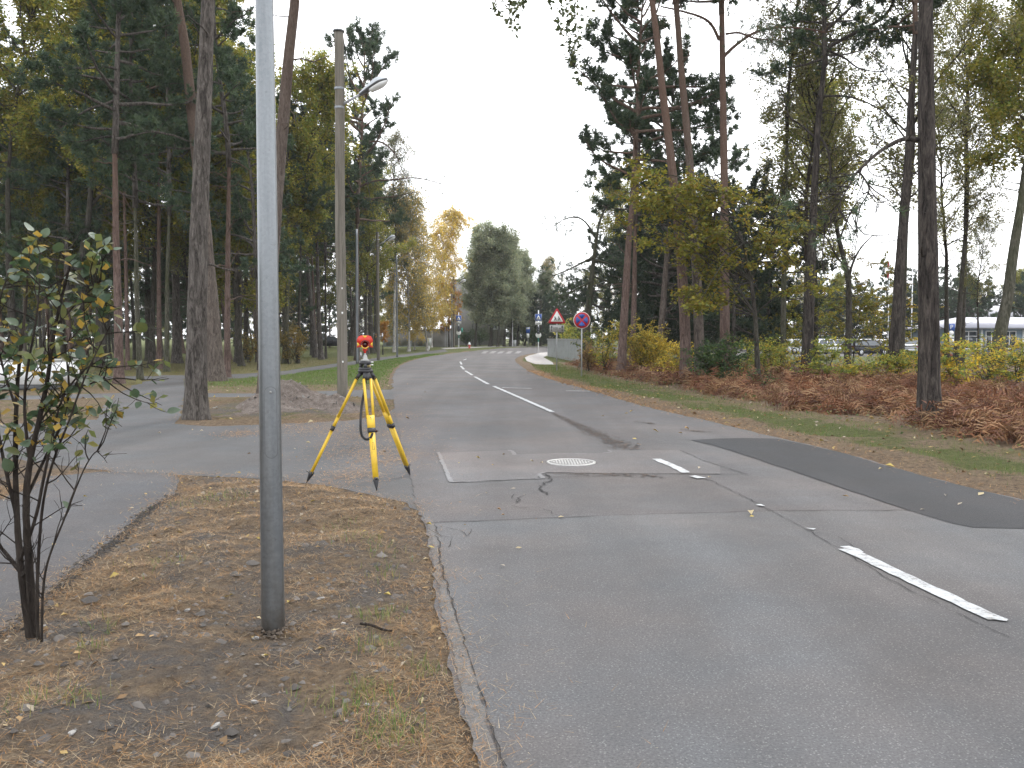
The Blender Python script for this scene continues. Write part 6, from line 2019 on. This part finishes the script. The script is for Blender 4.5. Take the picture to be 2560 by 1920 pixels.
R('dark pine with many crooked dead boughs over the parked cars', 40, [(2020, 936), (2024, 797), (2030, 600), (2038, 440), (2046, 298), (2064, 136), (2055, 0)], .22, 14, 'low1', 'fissured_bark', seed=46, stubs=10,
  branches=[([(2070, 118, 0), (2112, 95, -.3), (2155, 73, -.6), (2201, 51, -.9), (2226, 24, -1), (2238, -10, -1)], .09, .05, .35), ([(2068, 125, 0), (2112, 144, -.3), (2136, 165, -.6), (2158, 176, -.8), (2206, 180, -1)], .06, .015, .5), ([(2050, 241, 0), (2117, 239, -.4), (2150, 250, -.7), (2177, 260, -1), (2210, 280, -1.2), (2226, 296, -1.3)], .06, .012, .5), ([(2040, 345, 0), (2000, 310, .4), (1972, 295, .6), (1962, 250, .7)], .06, .02, .3), ([(2042, 335, 0), (2068, 365, -.3), (2076, 410, -.3), (2076, 480, -.2)], .07, .03, .1), ([(2201, 55, -.9), (2196, 80, -.9), (2201, 100, -.9), (2170, 150, -.9)], .02, .006, .5)])
R('crooked dark broadleaf tree with a forked trunk by the parked cars', 45, [(2120, 925), (2122, 800), (2122, 700), (2108, 640), (2095, 590), (2080, 470), (2074, 400)], .175, 9.0, 'bare1', 'dark_bark', cs=.8, seed=47, name='broadleaf_tree', stubs=14,
  branches=[([(2122, 700, 0), (2130, 660, .3), (2150, 620, .5), (2180, 590, .8)], .08, .02, 0), ([(2115, 670, 0), (2090, 640, -.4), (2060, 580, -.8), (2010, 575, -1)], .06, .015, 0), ([(2098, 600, 0), (2130, 520, .4), (2165, 480, .8)], .06, .012, 0)])
R('dark leaning pine trunk just left of the biggest trunk', 36, [(2231, 946), (2245, 750), (2247, 700), (2261, 513), (2272, 377), (2280, 217), (2288, 100)], .225, 14, 'tall2', 'fissured_bark', seed=48, stubs=4)
R('biggest dark barked pine trunk at the right road verge', 16.9, [(2328, 1062), (2322, 800), (2318, 500), (2316, 250), (2314, 0)], .205, 10.5, 'tall1', 'fissured_bark', seed=49, stubs=1, sides=22, flare=.35,
  branches=[([(2296, 349, 0), (2258, 346, -.3), (2226, 361, -.5), (2190, 385, -.8), (2161, 412, -1), (2134, 440, -1.2)], .048, .022, .1), ([(2146, 430, -1.1), (2157, 440, -1.1), (2174, 467, -1.2), (2169, 490, -1.3), (2130, 540, -1.4)], .022, .006, .4), ([(2136, 438, -1.2), (2120, 470, -1.3), (2090, 520, -1.4), (2060, 560, -1.5)], .018, .004, .35)])
R('slim kinked pine stem right of the biggest trunk', 50, [(2406, 918), (2407, 800), (2413, 620), (2415, 434), (2412, 200), (2394, 115), (2391, 0)], .155, 12, 'bare1', 'dark_bark', seed=50, stubs=16, name='broadleaf_tree')
R('mossy leaning trunk near the right edge of the picture', 33, [(2490, 955), (2500, 830), (2519, 750), (2532, 640), (2548, 540), (2570, 380)], .25, 8, 'yg1', 'moss_bark', cs=.8, seed=51, name='broadleaf_tree', stubs=6)
R('thin stem between the slim pine and the mossy leaning trunk', 47, [(2446, 922), (2446, 830), (2444, 780)], .07, 3.4, 'bare1', 'dark_bark', cs=.45, seed=52, name='broadleaf_tree', stubs=6, top_r=.04)
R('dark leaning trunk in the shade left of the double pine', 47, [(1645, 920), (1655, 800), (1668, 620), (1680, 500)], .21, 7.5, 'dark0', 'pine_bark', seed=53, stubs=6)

# maple with yellow green leaves in front of the right wood
R('spreading maple with olive yellow leaves before the double pine', 31, [(1898, 963), (1888, 784), (1877, 702), (1858, 607), (1836, 545), (1800, 480)], .10, 5.2, None, 'dark_bark', seed=60, name='maple_tree', stubs=0, top_r=.045)
def maple_crown():
    rng = np.random.default_rng(61)
    mb = MB(); TWp = []
    tr = [P(1898, 963, 31), P(1888, 784, 31), P(1877, 702, 31), P(1858, 607, 31), P(1836, 545, 31), P(1800, 480, 31)]
    o = Vector((P(1898, 845, 31).x, 31, 0))
    ends = []
    for k in range(46):
        a = rng.uniform(0, 6.28); q = rng.random() ** .5
        u, v = 1745 + 230 * q * math.cos(a), 520 + 140 * q * math.sin(a)
        if rng.random() < .30: u, v = rng.uniform(1680, 1800), rng.uniform(600, 790)
        if rng.random() < .16: u, v = rng.uniform(1880, 2060), rng.uniform(520, 720)
        if rng.random() < .10: u, v = rng.uniform(1580, 1640), rng.uniform(400, 520)
        ends.append(P(u, v, 31 + rng.normal(0, 1.1)))
    for e in ends:
        s = tr[int(rng.integers(1, 6))]
        mid = s.lerp(e, .5) + Vector((0, 0, rng.uniform(.1, .5)))
        bp = smooth3([tuple(s - o), tuple(mid - o), tuple(e - o)], 2)
        tube(mb, bp, np.linspace(.030, .006, len(bp)), 5, 0, (1, 1, 1), cap=False)
        for _ in range(12):
            q, d = along(bp, rng.uniform(.35, 1))
            tw, _ = grow(rng, q, nrm(d * .5 + perp(rng, d) * np.array((1, 1, .35))), rng.uniform(.3, .9), 4, -.25, .3)
            tube(mb, tw, np.linspace(.006, .003, len(tw)), 3, 0, (1, 1, 1), cap=False)
            for _k in range(24):
                q2, _d = along(tw, rng.uniform(.1, 1)); TWp.append(q2 + rng.normal(0, .09, 3) * np.array((1, 1, .55)))
    leaves(mb, np.array(TWp), rng, .13, MAPLE, flat=1.6)
    t = [ob for ob in bpy.data.objects if ob.name.startswith('maple_tree') and ob.get('label', '').startswith('spreading maple')][0]
    mb.build('crown', [MATS['dark_bark'], MATS['leaves']], t).location = (0, 0, -t.location.z)
maple_crown()

# right wood fill
rf = np.random.default_rng(900)
cnt = 0
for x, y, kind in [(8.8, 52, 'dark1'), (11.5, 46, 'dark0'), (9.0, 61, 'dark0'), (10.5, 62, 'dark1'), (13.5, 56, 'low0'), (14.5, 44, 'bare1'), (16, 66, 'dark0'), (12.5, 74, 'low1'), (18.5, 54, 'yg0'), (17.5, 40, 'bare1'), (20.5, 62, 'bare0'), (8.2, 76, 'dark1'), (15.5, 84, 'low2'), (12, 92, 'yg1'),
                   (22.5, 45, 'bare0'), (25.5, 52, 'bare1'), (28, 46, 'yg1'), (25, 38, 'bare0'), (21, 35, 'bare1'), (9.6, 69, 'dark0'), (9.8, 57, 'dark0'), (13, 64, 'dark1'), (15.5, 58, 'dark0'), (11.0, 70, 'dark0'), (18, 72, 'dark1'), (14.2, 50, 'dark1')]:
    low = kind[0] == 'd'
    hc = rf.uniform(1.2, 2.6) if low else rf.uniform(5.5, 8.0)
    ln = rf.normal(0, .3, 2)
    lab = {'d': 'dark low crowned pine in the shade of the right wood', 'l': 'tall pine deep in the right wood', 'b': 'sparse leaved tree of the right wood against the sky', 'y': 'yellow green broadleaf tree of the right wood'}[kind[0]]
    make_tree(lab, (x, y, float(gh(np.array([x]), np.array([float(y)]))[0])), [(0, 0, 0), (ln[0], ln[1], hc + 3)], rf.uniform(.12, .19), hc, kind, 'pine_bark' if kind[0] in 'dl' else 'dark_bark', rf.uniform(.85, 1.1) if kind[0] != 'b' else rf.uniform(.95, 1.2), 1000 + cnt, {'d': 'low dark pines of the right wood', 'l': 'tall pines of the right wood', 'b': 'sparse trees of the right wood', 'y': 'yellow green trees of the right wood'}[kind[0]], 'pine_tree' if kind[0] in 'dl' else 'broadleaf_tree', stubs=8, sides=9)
    cnt += 1
# belt of trees behind the car park
for i in range(46):
    x = 14 + (i % 23) * 3.5 + rf.normal(0, .8); y = (112 if i < 23 else 132) + rf.normal(0, 4)
    if i < 23 and x > 58: y += 16
    kind = ['low0', 'dark0', 'yg1', 'low2', 'dark1', 'gold1', 'low1'][int(rf.integers(0, 7))]
    pine = kind[0] in 'ld'
    hc = rf.uniform(.4, 1.2)
    make_tree('pine in the belt of trees behind the car park' if pine else 'autumn broadleaf tree in the belt behind the car park', (x, y, float(hz(x, y))), [(0, 0, 0), (.1, 0, hc + 3)], .16, hc, kind, 'grey_pine_bark', rf.uniform(.75, 1.0), 1100 + i,
              'pines behind the car park' if pine else 'broadleaf trees behind the car park', 'pine_tree' if pine else 'broadleaf_tree', stubs=0, sides=8)

for i in range(24):
    x = 20 + i * 2.9 + rf.normal(0, .5); y = 104 + rf.normal(0, 2.5) + (10 if x > 58 else 0)
    kind = ['dark0', 'low1', 'dark1', 'yg0', 'low0', 'dark0'][int(rf.integers(0, 6))]
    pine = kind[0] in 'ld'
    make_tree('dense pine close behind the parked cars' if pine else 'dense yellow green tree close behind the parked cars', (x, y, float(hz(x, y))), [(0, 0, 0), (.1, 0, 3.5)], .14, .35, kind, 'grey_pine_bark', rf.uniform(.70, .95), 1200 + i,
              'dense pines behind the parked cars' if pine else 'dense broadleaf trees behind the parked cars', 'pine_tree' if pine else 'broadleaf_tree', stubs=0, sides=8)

# birch outside the picture on the right whose hanging twigs reach over the road
def overhang():
    rng = np.random.default_rng(80)
    base = Vector((9.2, 10.5, 0))
    base.z = float(gh(np.array([9.2]), np.array([10.5]))[0])
    t = make_tree('birch beside the road whose leafy twigs hang in at the top of the picture', base, [(0, 0, 0), (-.2, 0, 4), (-.6, .1, 8), (-.8, .2, 12)], .15, 8.0, 'bare0', 'birch_bark', 1.0, 81, None, 'birch_tree', stubs=2)
    mb = MB()
    limb = smooth3([(-.45, 0, 6.3), (-3, .5, 7.6), (-6, 1.0, 8.0), (-8.6, 1.4, 7.55)])
    tube(mb, limb, np.linspace(.06, .015, len(limb)), 7, 0, (1, 1, 1))
    Pn = []
    for u, v0, v1, n in ((1245, -160, 30, 26), (1270, -160, 60, 30), (1290, -150, 80, 34), (1400, -140, 80, 30), (1415, -140, 150, 50), (1425, -140, 210, 60), (1440, -140, 120, 40), (1330, -150, 20, 24), (1380, -150, 10, 24), (1470, -140, 60, 16)):
        d = 11.9 + rng.normal(0, .25)
        a, b = P(u + rng.normal(0, 12), v0, d) - base, P(u, v1, d) - base
        k = int(np.argmin(np.abs(limb[:, 0] - a.x)))
        st = limb[k]
        tw = smooth3([tuple(st), (a.x, a.y, min(a.z, st[2] - .15)), (b.x + rng.normal(0, .05), b.y, b.z)], 2)
        tube(mb, tw, np.linspace(.006, .0022, len(tw)), 4, 0, (1, 1, 1), cap=False)
        for _ in range(3):
            q, dd = along(tw, rng.uniform(.5, .9))
            t2, _ = grow(rng, q, (rng.normal(0, .5), rng.normal(0, .5), -.4), rng.uniform(.1, .35), 4, -1, .4)
            tube(mb, t2, np.linspace(.003, .0015, len(t2)), 3, 0, (1, 1, 1), cap=False)
            for _k in range(n // 8): 
                q2, _d = along(t2, rng.random()); Pn.append(q2 + rng.normal(0, .02, 3))
        for _ in range(n * 2):
            q, _d = along(tw, rng.uniform(.35, 1)); Pn.append(q + rng.normal(0, .03, 3))
    leaves(mb, np.array(Pn), rng, .078, [(.08, .10, .045), (.11, .115, .05), (.065, .085, .04)], weep=.6)
    mb.build('hanging_branch', [MATS['twig_bark'], MATS['leaves']], t)
overhang()

# ------------------------------------------------------------------ undergrowth on the right
def bracken():
    rng = np.random.default_rng(200)
    mb = MB()
    # density over a strip beyond the grass
    n = 3700
    x, y = rng.uniform(2, 18, n * 4), rng.uniform(11, 56, n * 4)
    dr = seg_dist(x, y, RR)
    k = (dr > 2.9 + .6 * vnoise(x * .9, y * .9, 3)) & (dr < 12) & (x > np.interp(y, RR[:30, 1], RR[:30, 0])) & (rng.random(len(x)) < np.clip(1.5 - y / 60, .2, 1)) & ((vnoise(x * .5, y * .5, 6) > .22))
    x, y = x[k][:n], y[k][:n]
    z = gh(x, y)
    pal = np.array([(.19, .085, .045), (.145, .066, .040), (.22, .12, .060), (.115, .056, .038), (.25, .155, .085)])
    V, F, C = [], [], []
    base = 0
    for a, b, c in zip(x, y, z):
        near = b < 30
        for fr in range(4 if b < 24 else 3 if near else 2):
            az = rng.uniform(0, 6.28); L = rng.uniform(.65, 1.35); rise = rng.uniform(.6, 1.4)
            colr = pal[rng.integers(0, 5)] * rng.uniform(.7, 1.25)
            m = 15 if near else 9
            pts = []
            p = np.array((a, b, c)); d = np.array((math.cos(az) * math.cos(rise), math.sin(az) * math.cos(rise), math.sin(rise)))
            for i in range(m):
                pts.append(p.copy()); d = nrm(d + np.array((0, 0, -.22 if near else -.32)) + rng.normal(0, .07, 3)); p = p + d * L / m
            side = np.array((-math.sin(az), math.cos(az), 0))
            for i in range(1, m):
                w = L * .27 * (1 - (i / m)) ** .7 * rng.uniform(.6, 1.1)
                t = pts[i] - pts[i - 1]
                for sg in (-1, 1):
                    tip = pts[i] + side * sg * w + t * .4 + np.array((0, 0, rng.normal(-.06, .06)))
                    V += [pts[i] - t * .26, pts[i] + t * .16, tip]; C += [colr, colr, colr * rng.uniform(.8, 1.3)]
            s = side * .006
            for i in range(m - 1):
                V += [pts[i] - s, pts[i] + s, pts[i + 1]]; C += [colr * .6] * 3
    V = np.array(V)
    mb.add(V, None, np.arange(len(V)).reshape(-1, 3), 0, np.array(C))
    tag(mb.build('bracken', MATS['litter']), 'dead rust brown bracken covering the right verge', 'bracken', kind='stuff')
bracken()

def low_green():
    rng = np.random.default_rng(210)
    mb = MB()
    x, y = rng.uniform(2, 14, 9000), rng.uniform(9, 45, 9000)
    dr = seg_dist(x, y, RR)
    k = (dr > 2.0) & (dr < 4.6) & (x > np.interp(y, RR[:30, 1], RR[:30, 0])) & (vnoise(x * 1.2, y * 1.2, 9) > .45)
    x, y = x[k], y[k]
    pos = np.stack([x, y, gh(x, y) + rng.uniform(.02, .22, len(x))], -1)
    leaves(mb, pos, rng, .07, [(.08, .12, .04), (.12, .15, .05), (.20, .18, .07), (.25, .15, .06)], mat=0, flat=1.5)
    tag(mb.build('ground_cover', MATS['leaves']), 'low green creeping plants at the edge of the bracken', 'ground cover', kind='stuff')
low_green()

def shrub_mesh(seed, h, w, n_st, nl, ls, pal, bark='twig_bark', tier=0.0, weep=0.0):
    rng = np.random.default_rng(seed)
    mb = MB(); Pn, cl = [], []
    for s in range(n_st):
        az = rng.uniform(0, 6.28); lean = rng.uniform(.05, .55)
        st, _ = grow(rng, (rng.normal(0, .06), rng.normal(0, .06), -.05), (math.cos(az) * lean, math.sin(az) * lean, 1), h * rng.uniform(.65, 1.0), 7, .1, .25)
        tube(mb, st, np.linspace(.016, .004, len(st)), 5, 0, (1, 1, 1), cap=False)
        for j in range(9):
            q, d = along(st, rng.uniform(.15, 1))
            a2 = rng.uniform(0, 6.28)
            br, _ = grow(rng, q, nrm(np.array((math.cos(a2), math.sin(a2), .25 - tier * .3)) + d * .3), w * rng.uniform(.25, .6) * (1.15 - .6 * (q[2] / h)), 5, -.1 if tier else .2, .3)
            tube(mb, br, np.linspace(.007, .003, len(br)), 3, 0, (1, 1, 1), cap=False)
            for _ in range(max(1, nl // (n_st * 9))):
                q2, _d = along(br, rng.uniform(.15, 1)); Pn.append(q2 + rng.normal(0, .05, 3) * np.array((1, 1, .5 if tier else 1))); cl.append(s * 9 + j)
    leaves(mb, np.array(Pn), rng, ls, pal, clump=np.array(cl), flat=1.0 + tier)
    return mb

def shrub(label, u, d, h, w, pal, seed, n_st=6, nl=1500, ls=.09, name='shrub', cat='shrub', tier=0.0, group=None, x=None):
    x = at_dist(u, d) if x is None else x
    z = float(gh(np.array([x]), np.array([float(d)]))[0])
    t = thing(name, label, cat, (x, d, z), 0, group)
    mb = shrub_mesh(seed, h, w, n_st, nl, ls, pal, tier=tier)
    mb.build('foliage', [MATS['twig_bark'], MATS['leaves']], t)
    return t
shrub('bright yellow bush right behind the straight red pine', 1600, 41, 2.5, 2.2, YBUSH, 301, 12, 3800, .10)
shrub('second bright yellow bush right of the first, lower', 1650, 40, 2.0, 1.7, YBUSH, 302, 9, 2400, .10)
shrub('yellow and green sapling between the sign and the red pine', 1512, 42, 2.9, 1.5, YBUSH[:3] + SAPL, 303, 8, 2200, .09)
shrub('green leafy shrub at the fence end behind the no stopping sign', 1482, 46, 2.8, 1.3, SAPL + GBUSH[:2], 304, 7, 1700, .09)
shrub('orange brown leafy shrub at the right end of the fence', 1470, 43, 1.5, 1.5, [(.33, .20, .07), (.28, .17, .08), (.36, .26, .10)], 305, 7, 1500, .08)
shrub('dark green rounded bush beside the double pine', 1800, 30.5, 1.75, 2.2, GBUSH, 306, 12, 4200, .10, tier=.4)
shrub('yellow green sapling with tiered leaves by the dark pine', 2065, 31, 2.2, 1.9, SAPL, 307, 5, 2300, .10, tier=1)
shrub('yellow sapling right of the biggest trunk', 2400, 26, 2.0, 1.7, SAPL + YBUSH[:2], 308, 5, 2200, .095, tier=1)
shrub('dark leaved low shrub in the bracken left of the biggest trunk', 1900, 27, .7, 1.2, GBUSH, 309, 7, 700, .07, tier=.6)
for i, (u, d, h, w, pal, lab) in enumerate(((1690, 37, 1.5, 1.4, YBUSH, 'small yellow bush behind the double pine foot'), (1905, 36, 1.7, 1.6, SAPL, 'olive sapling thicket left of the leaning trunks'), (1950, 39, 1.5, 1.7, YBUSH[:2] + SAPL, 'yellow leaved thicket under the slim birch'),
        (2150, 33, .7, 1.5, SAPL + YBUSH[:1], 'yellow olive thicket under the black estate car'), (2240, 33, 1.1, 1.4, SAPL + YBUSH[:1], 'yellow brush at the foot of the leaning trunk'), (2480, 29, 1.5, 2.0, SAPL + YBUSH[:2], 'golden brush in front of the mossy leaning trunk'), (2545, 28, 1.6, 2.0, YBUSH[:2] + SAPL, 'golden brush at the right edge of the picture'),
        (2300, 36, 1.2, 1.6, SAPL, 'olive brush glimpsed behind the biggest trunk'), (2130, 52, 7.0, 4.8, MAPLE, 'olive maple sapling behind the forked tree'), (1930, 48, 6.5, 4.5, MAPLE, 'olive maple sapling behind the slim birch'), (2205, 55, 6.0, 4.0, MAPLE + YBUSH[:1], 'yellow maple sapling before the flagpole'), (1995, 58, 6.5, 5.0, SAPL + GBUSH[:1], 'green sapling thicket left of the dark crooked pine'))):
    shrub(lab, u, d, h * (1.1 if h < 2 else 1), w * (1.45 if h < 2 else 1), pal, 320 + i, 9, 2300 if h < 2 else 5200, .09 if h < 2 else .14, tier=.5)
for i, (u, d, h, w, lab) in enumerate(((1165, 133, 2.4, 3.5, 'dark shrub at the foot of the grey wall on the left'), (1200, 133, 2.6, 4.5, 'dark shrub at the foot of the grey wall in the middle'), (1090, 124, 2.2, 3.0, 'dark shrub beside the shed end'), (1336, 126, 2.6, 3.4, 'dark green shrub behind the bus stop sign'), (1308, 142, 3.6, 5.0, 'dark thicket behind the thin white mast'), (1330, 142, 3.4, 5.0, 'dark thicket left behind the bus stop'), (1352, 140, 3.6, 5.0, 'dark thicket right behind the bus stop'), (1285, 142, 3.6, 5.0, 'dark thicket at the right foot of the tall clump'), (1420, 86, 3.4, 3.4, 'pale yellow green bush behind the metal fence'), (1440, 80, 3.0, 3.0, 'yellow green bush over the right part of the fence'))):
    shrub(lab, u, d, h, w, GBUSH if 'dark' in lab else SAPL, 340 + i, 10, 1800, .16)
for i, (u, d, h, w, lab) in enumerate(((620, 59, 2.2, 1.6, 'yellow suckers at the lawn left of the grey mast'), (722, 56, 2.8, 1.8, 'yellow leaved sapling round the leafy trunk right of the mast'), (740, 57, 2.4, 1.5, 'yellow leaved sapling beside the slim trunk right of the mast'))):
    shrub(lab, u, d, h, w, [(.26, .19, .05), (.32, .22, .05), (.20, .17, .05)], 350 + i, 7, 1300, .11)

# ------------------------------------------------------------------ leafy bush in the left foreground
def hero_bush():
    rng = np.random.default_rng(400)
    d = 4.78
    base = Vector((P(66, 845, d).x, d, 0))
    base.z = float(gh(np.array([base.x]), np.array([d]))[0])
    t = thing('broadleaf_bush', 'dark stemmed bush with round green and yellow leaves at the left edge', 'bush', tuple(base))
    def Q(u, v, dy=0.0): return np.array(tuple(P(u, v, d + dy) - base))
    mb = MB()
    stems = [
        ([(78, 1612, 0), (62, 1500, 0), (50, 1400, .02), (42, 1290, .05), (38, 1180, .06), (40, 1020, .1), (48, 900, .12), (66, 760, .15), (70, 660, .15)], .024, .004),
        ([(82, 1612, .02), (78, 1480, 0), (68, 1350, -.02), (64, 1250, -.04), (74, 1150, -.05), (96, 1060, -.06), (118, 960, -.05), (136, 820, -.05), (160, 720, -.04), (182, 640, -.03)], .026, .004),
        ([(96, 1610, -.04), (92, 1480, -.05), (98, 1350, -.06), (110, 1230, -.08), (140, 1130, -.1), (170, 1060, -.1), (205, 960, -.1), (236, 890, -.1), (275, 815, -.1)], .010, .003),
        ([(104, 1608, -.06), (106, 1480, -.06), (118, 1400, -.07), (160, 1300, -.1), (205, 1180, -.12), (235, 1130, -.12), (250, 1128, -.12)], .008, .002),
        ([(60, 1440, .0), (20, 1390, .03), (-5, 1360, .05), (-30, 1280, .05)], .013, .006),
        ([(50, 1400, 0), (90, 1300, -.04), (112, 1180, -.06), (130, 1100, -.06), (150, 1000, -.05), (200, 930, -.04), (250, 900, -.03)], .011, .003),
        ([(64, 1250, -.04), (110, 1150, .03), (160, 1050, .05), (175, 980, .06), (165, 880, .06), (150, 780, .05)], .010, .003),
        ([(42, 1290, .05), (15, 1180, .06), (-5, 1080, .08), (-25, 950, .1), (-10, 800, .1)], .012, .004),
        ([(74, 1150, -.05), (60, 1040, -.1), (64, 940, -.12), (92, 800, -.12), (100, 700, -.12)], .010, .003),
        ([(136, 820, -.05), (180, 770, -.06), (230, 720, -.06), (262, 700, -.06)], .006, .002),
        ([(96, 1060, -.06), (150, 985, 0), (215, 960, .02), (290, 945, .03)], .006, .002),
        ([(40, 1020, .1), (10, 930, .12), (-10, 850, .12), (0, 740, .12), (20, 690, .12)], .008, .003),
    ]
    TW, LP = [], []
    for px, ra, rb in stems:
        bp = smooth3([Q(*q) for q in px], 2)
        tube(mb, bp, np.linspace(ra, rb, len(bp)), 8, 0, (1, 1, 1), wob=.05, rng=rng)
        for _ in range(11):
            q, dd = along(bp, rng.uniform(.14, .98))
            tw, _ = grow(rng, q, nrm(dd * .7 + perp(rng, dd)), rng.uniform(.12, .36), 5, .25, .3)
            tube(mb, tw, np.linspace(.0042, .0014, len(tw)), 4, 0, (1, 1, 1), cap=False)
            TW.append(tw)
            for _k in range(2):
                q2, d2 = along(tw, rng.uniform(.3, .9))
                t2, _ = grow(rng, q2, nrm(d2 + perp(rng, d2) * .8), rng.uniform(.06, .18), 3, .2, .3)
                tube(mb, t2, np.linspace(.0022, .001, len(t2)), 3, 0, (1, 1, 1), cap=False)
                TW.append(t2)
        TW.append(bp[len(bp) // 2:])
    mb.build('stems', MATS['twig_bark'], t, True)
    # leaf shapes: broad ovals folded along the midrib
    def leaf_mesh(seed, mat):
        r = np.random.default_rng(seed)
        n = 7
        xs = np.linspace(0, 1, n)
        w = .36 * np.sin(np.pi * xs ** .85) ** .75 + .01
        bend = r.uniform(-.25, .25)
        fold = r.uniform(.10, .35)
        mid = np.stack([xs, np.zeros(n), bend * xs ** 2], -1)
        lft = mid + np.stack([np.zeros(n), w, w * fold], -1)
        rgt = mid + np.stack([np.zeros(n), -w, w * fold], -1)
        m = MB(); i = np.arange(n - 1)
        v = np.concatenate([mid, lft, rgt])
        m.add(v, np.concatenate([np.stack([i, i + 1, n + i + 1, n + i], -1), np.stack([2 * n + i, 2 * n + i + 1, i + 1, i], -1)]))
        return m.mesh('leaf', MATS[mat], True)
    def lm(name, c1, c2, spot):
        m, n, l, b = new_mat(name)
        vec, _ = obj_coord(n, l)
        tx = noise_node(n, l, 5.0, 4, .6, vec)
        oi = n.new('ShaderNodeObjectInfo')
        f = math_node(n, l, 'ADD', math_node(n, l, 'MULTIPLY', tx.outputs['Fac'], .6), math_node(n, l, 'MULTIPLY', oi.outputs['Random'], .5))
        c = ramp(n, l, f, [(.3, c1), (.75, c2)]).outputs['Color']
        c = mixc(n, l, ramp(n, l, tx.outputs['Fac'], [(.62, 0.), (.72, spot)]).outputs['Color'], c, (.14, .075, .03))
        l.new(c, b.inputs['Base Color'])
        b.inputs['Roughness'].default_value = .42
        tr = n.new('ShaderNodeBsdfTranslucent'); l.new(c, tr.inputs['Color'])
        mx = n.new('ShaderNodeMixShader'); mx.inputs['Fac'].default_value = .3
        l.new(b.outputs['BSDF'], mx.inputs[1]); l.new(tr.outputs['BSDF'], mx.inputs[2])
        l.new(mx.outputs['Shader'], n['Material Output'].inputs['Surface'])
        MATS[name] = m
    lm('bush_green', (.038, .068, .040), (.070, .105, .052), .3)
    lm('bush_olive', (.075, .092, .032), (.13, .13, .036), .5)
    lm('bush_yellow', (.24, .18, .035), (.36, .24, .04), .6)
    protos = [leaf_mesh(1, 'bush_green'), leaf_mesh(2, 'bush_green'), leaf_mesh(3, 'bush_green'), leaf_mesh(4, 'bush_olive'), leaf_mesh(5, 'bush_olive'), leaf_mesh(6, 'bush_yellow')]
    cand = []
    for tw in TW:
        for _ in range(9):
            q, dd = along(tw, rng.uniform(.2, 1))
            wp = Vector(q) + base
            v = HOR - (wp.z - CAMH) / wp.y * FPX
            if v > 1180 and rng.random() < .93: continue
            if v > 1050 and rng.random() < .6: continue
            cand.append((q, dd))
    rng.shuffle(cand)
    cand = cand[:300]
    for q, dd in cand:
        a = nrm(dd * .4 + perp(rng, dd) + np.array((0, 0, rng.normal(-.05, .3))))
        up = nrm(np.array((rng.normal(0, .45), rng.normal(-.25, .45), 1)))
        x = Vector(a); z = Vector(up - a * np.dot(a, up)).normalized(); y = z.cross(x)
        s = rng.uniform(.048, .085)
        ob = put('leaf', protos[int(rng.choice(6, p=[.25, .23, .22, .13, .10, .07]))], t)
        ob.matrix_local = Matrix.Translation(Vector(q)) @ Matrix((x, y, z)).transposed().to_4x4() @ Matrix.Scale(s, 4)
    # the smaller leaves
    mb = MB()
    Pn = []
    for _ in range(650):
        tw = TW[int(rng.integers(0, len(TW)))]
        q, _d = along(tw, rng.uniform(.2, 1)); wp = Vector(q) + base
        v = HOR - (wp.z - CAMH) / wp.y * FPX
        if v < 1120: Pn.append(q)
    leaves(mb, np.array(Pn), rng, .055, [(.06, .10, .045), (.10, .12, .04), (.16, .15, .04), (.30, .20, .04)], mat=0)
    mb.build('small_leaves', MATS['leaves'], t)['kind'] = 'stuff'
hero_bush()

# ------------------------------------------------------------------ air
def air():
    m = bpy.data.materials.new('haze')
    m.use_nodes = True
    n, l = m.node_tree.nodes, m.node_tree.links
    n.clear()
    o = n.new('ShaderNodeOutputMaterial')
    v = n.new('ShaderNodeVolumePrincipled')
    v.inputs['Color'].default_value = (.93, .94, .95, 1)
    v.inputs['Density'].default_value = 0.0003
    v.inputs['Anisotropy'].default_value = 0.0
    l.new(v.outputs['Volume'], o.inputs['Volume'])
    mb = MB()
    box(mb, (0, 150, 19), (560, 420, 40))
    tag(mb.build('haze', m), 'thin pale autumn haze', 'haze', kind='stuff')
air()
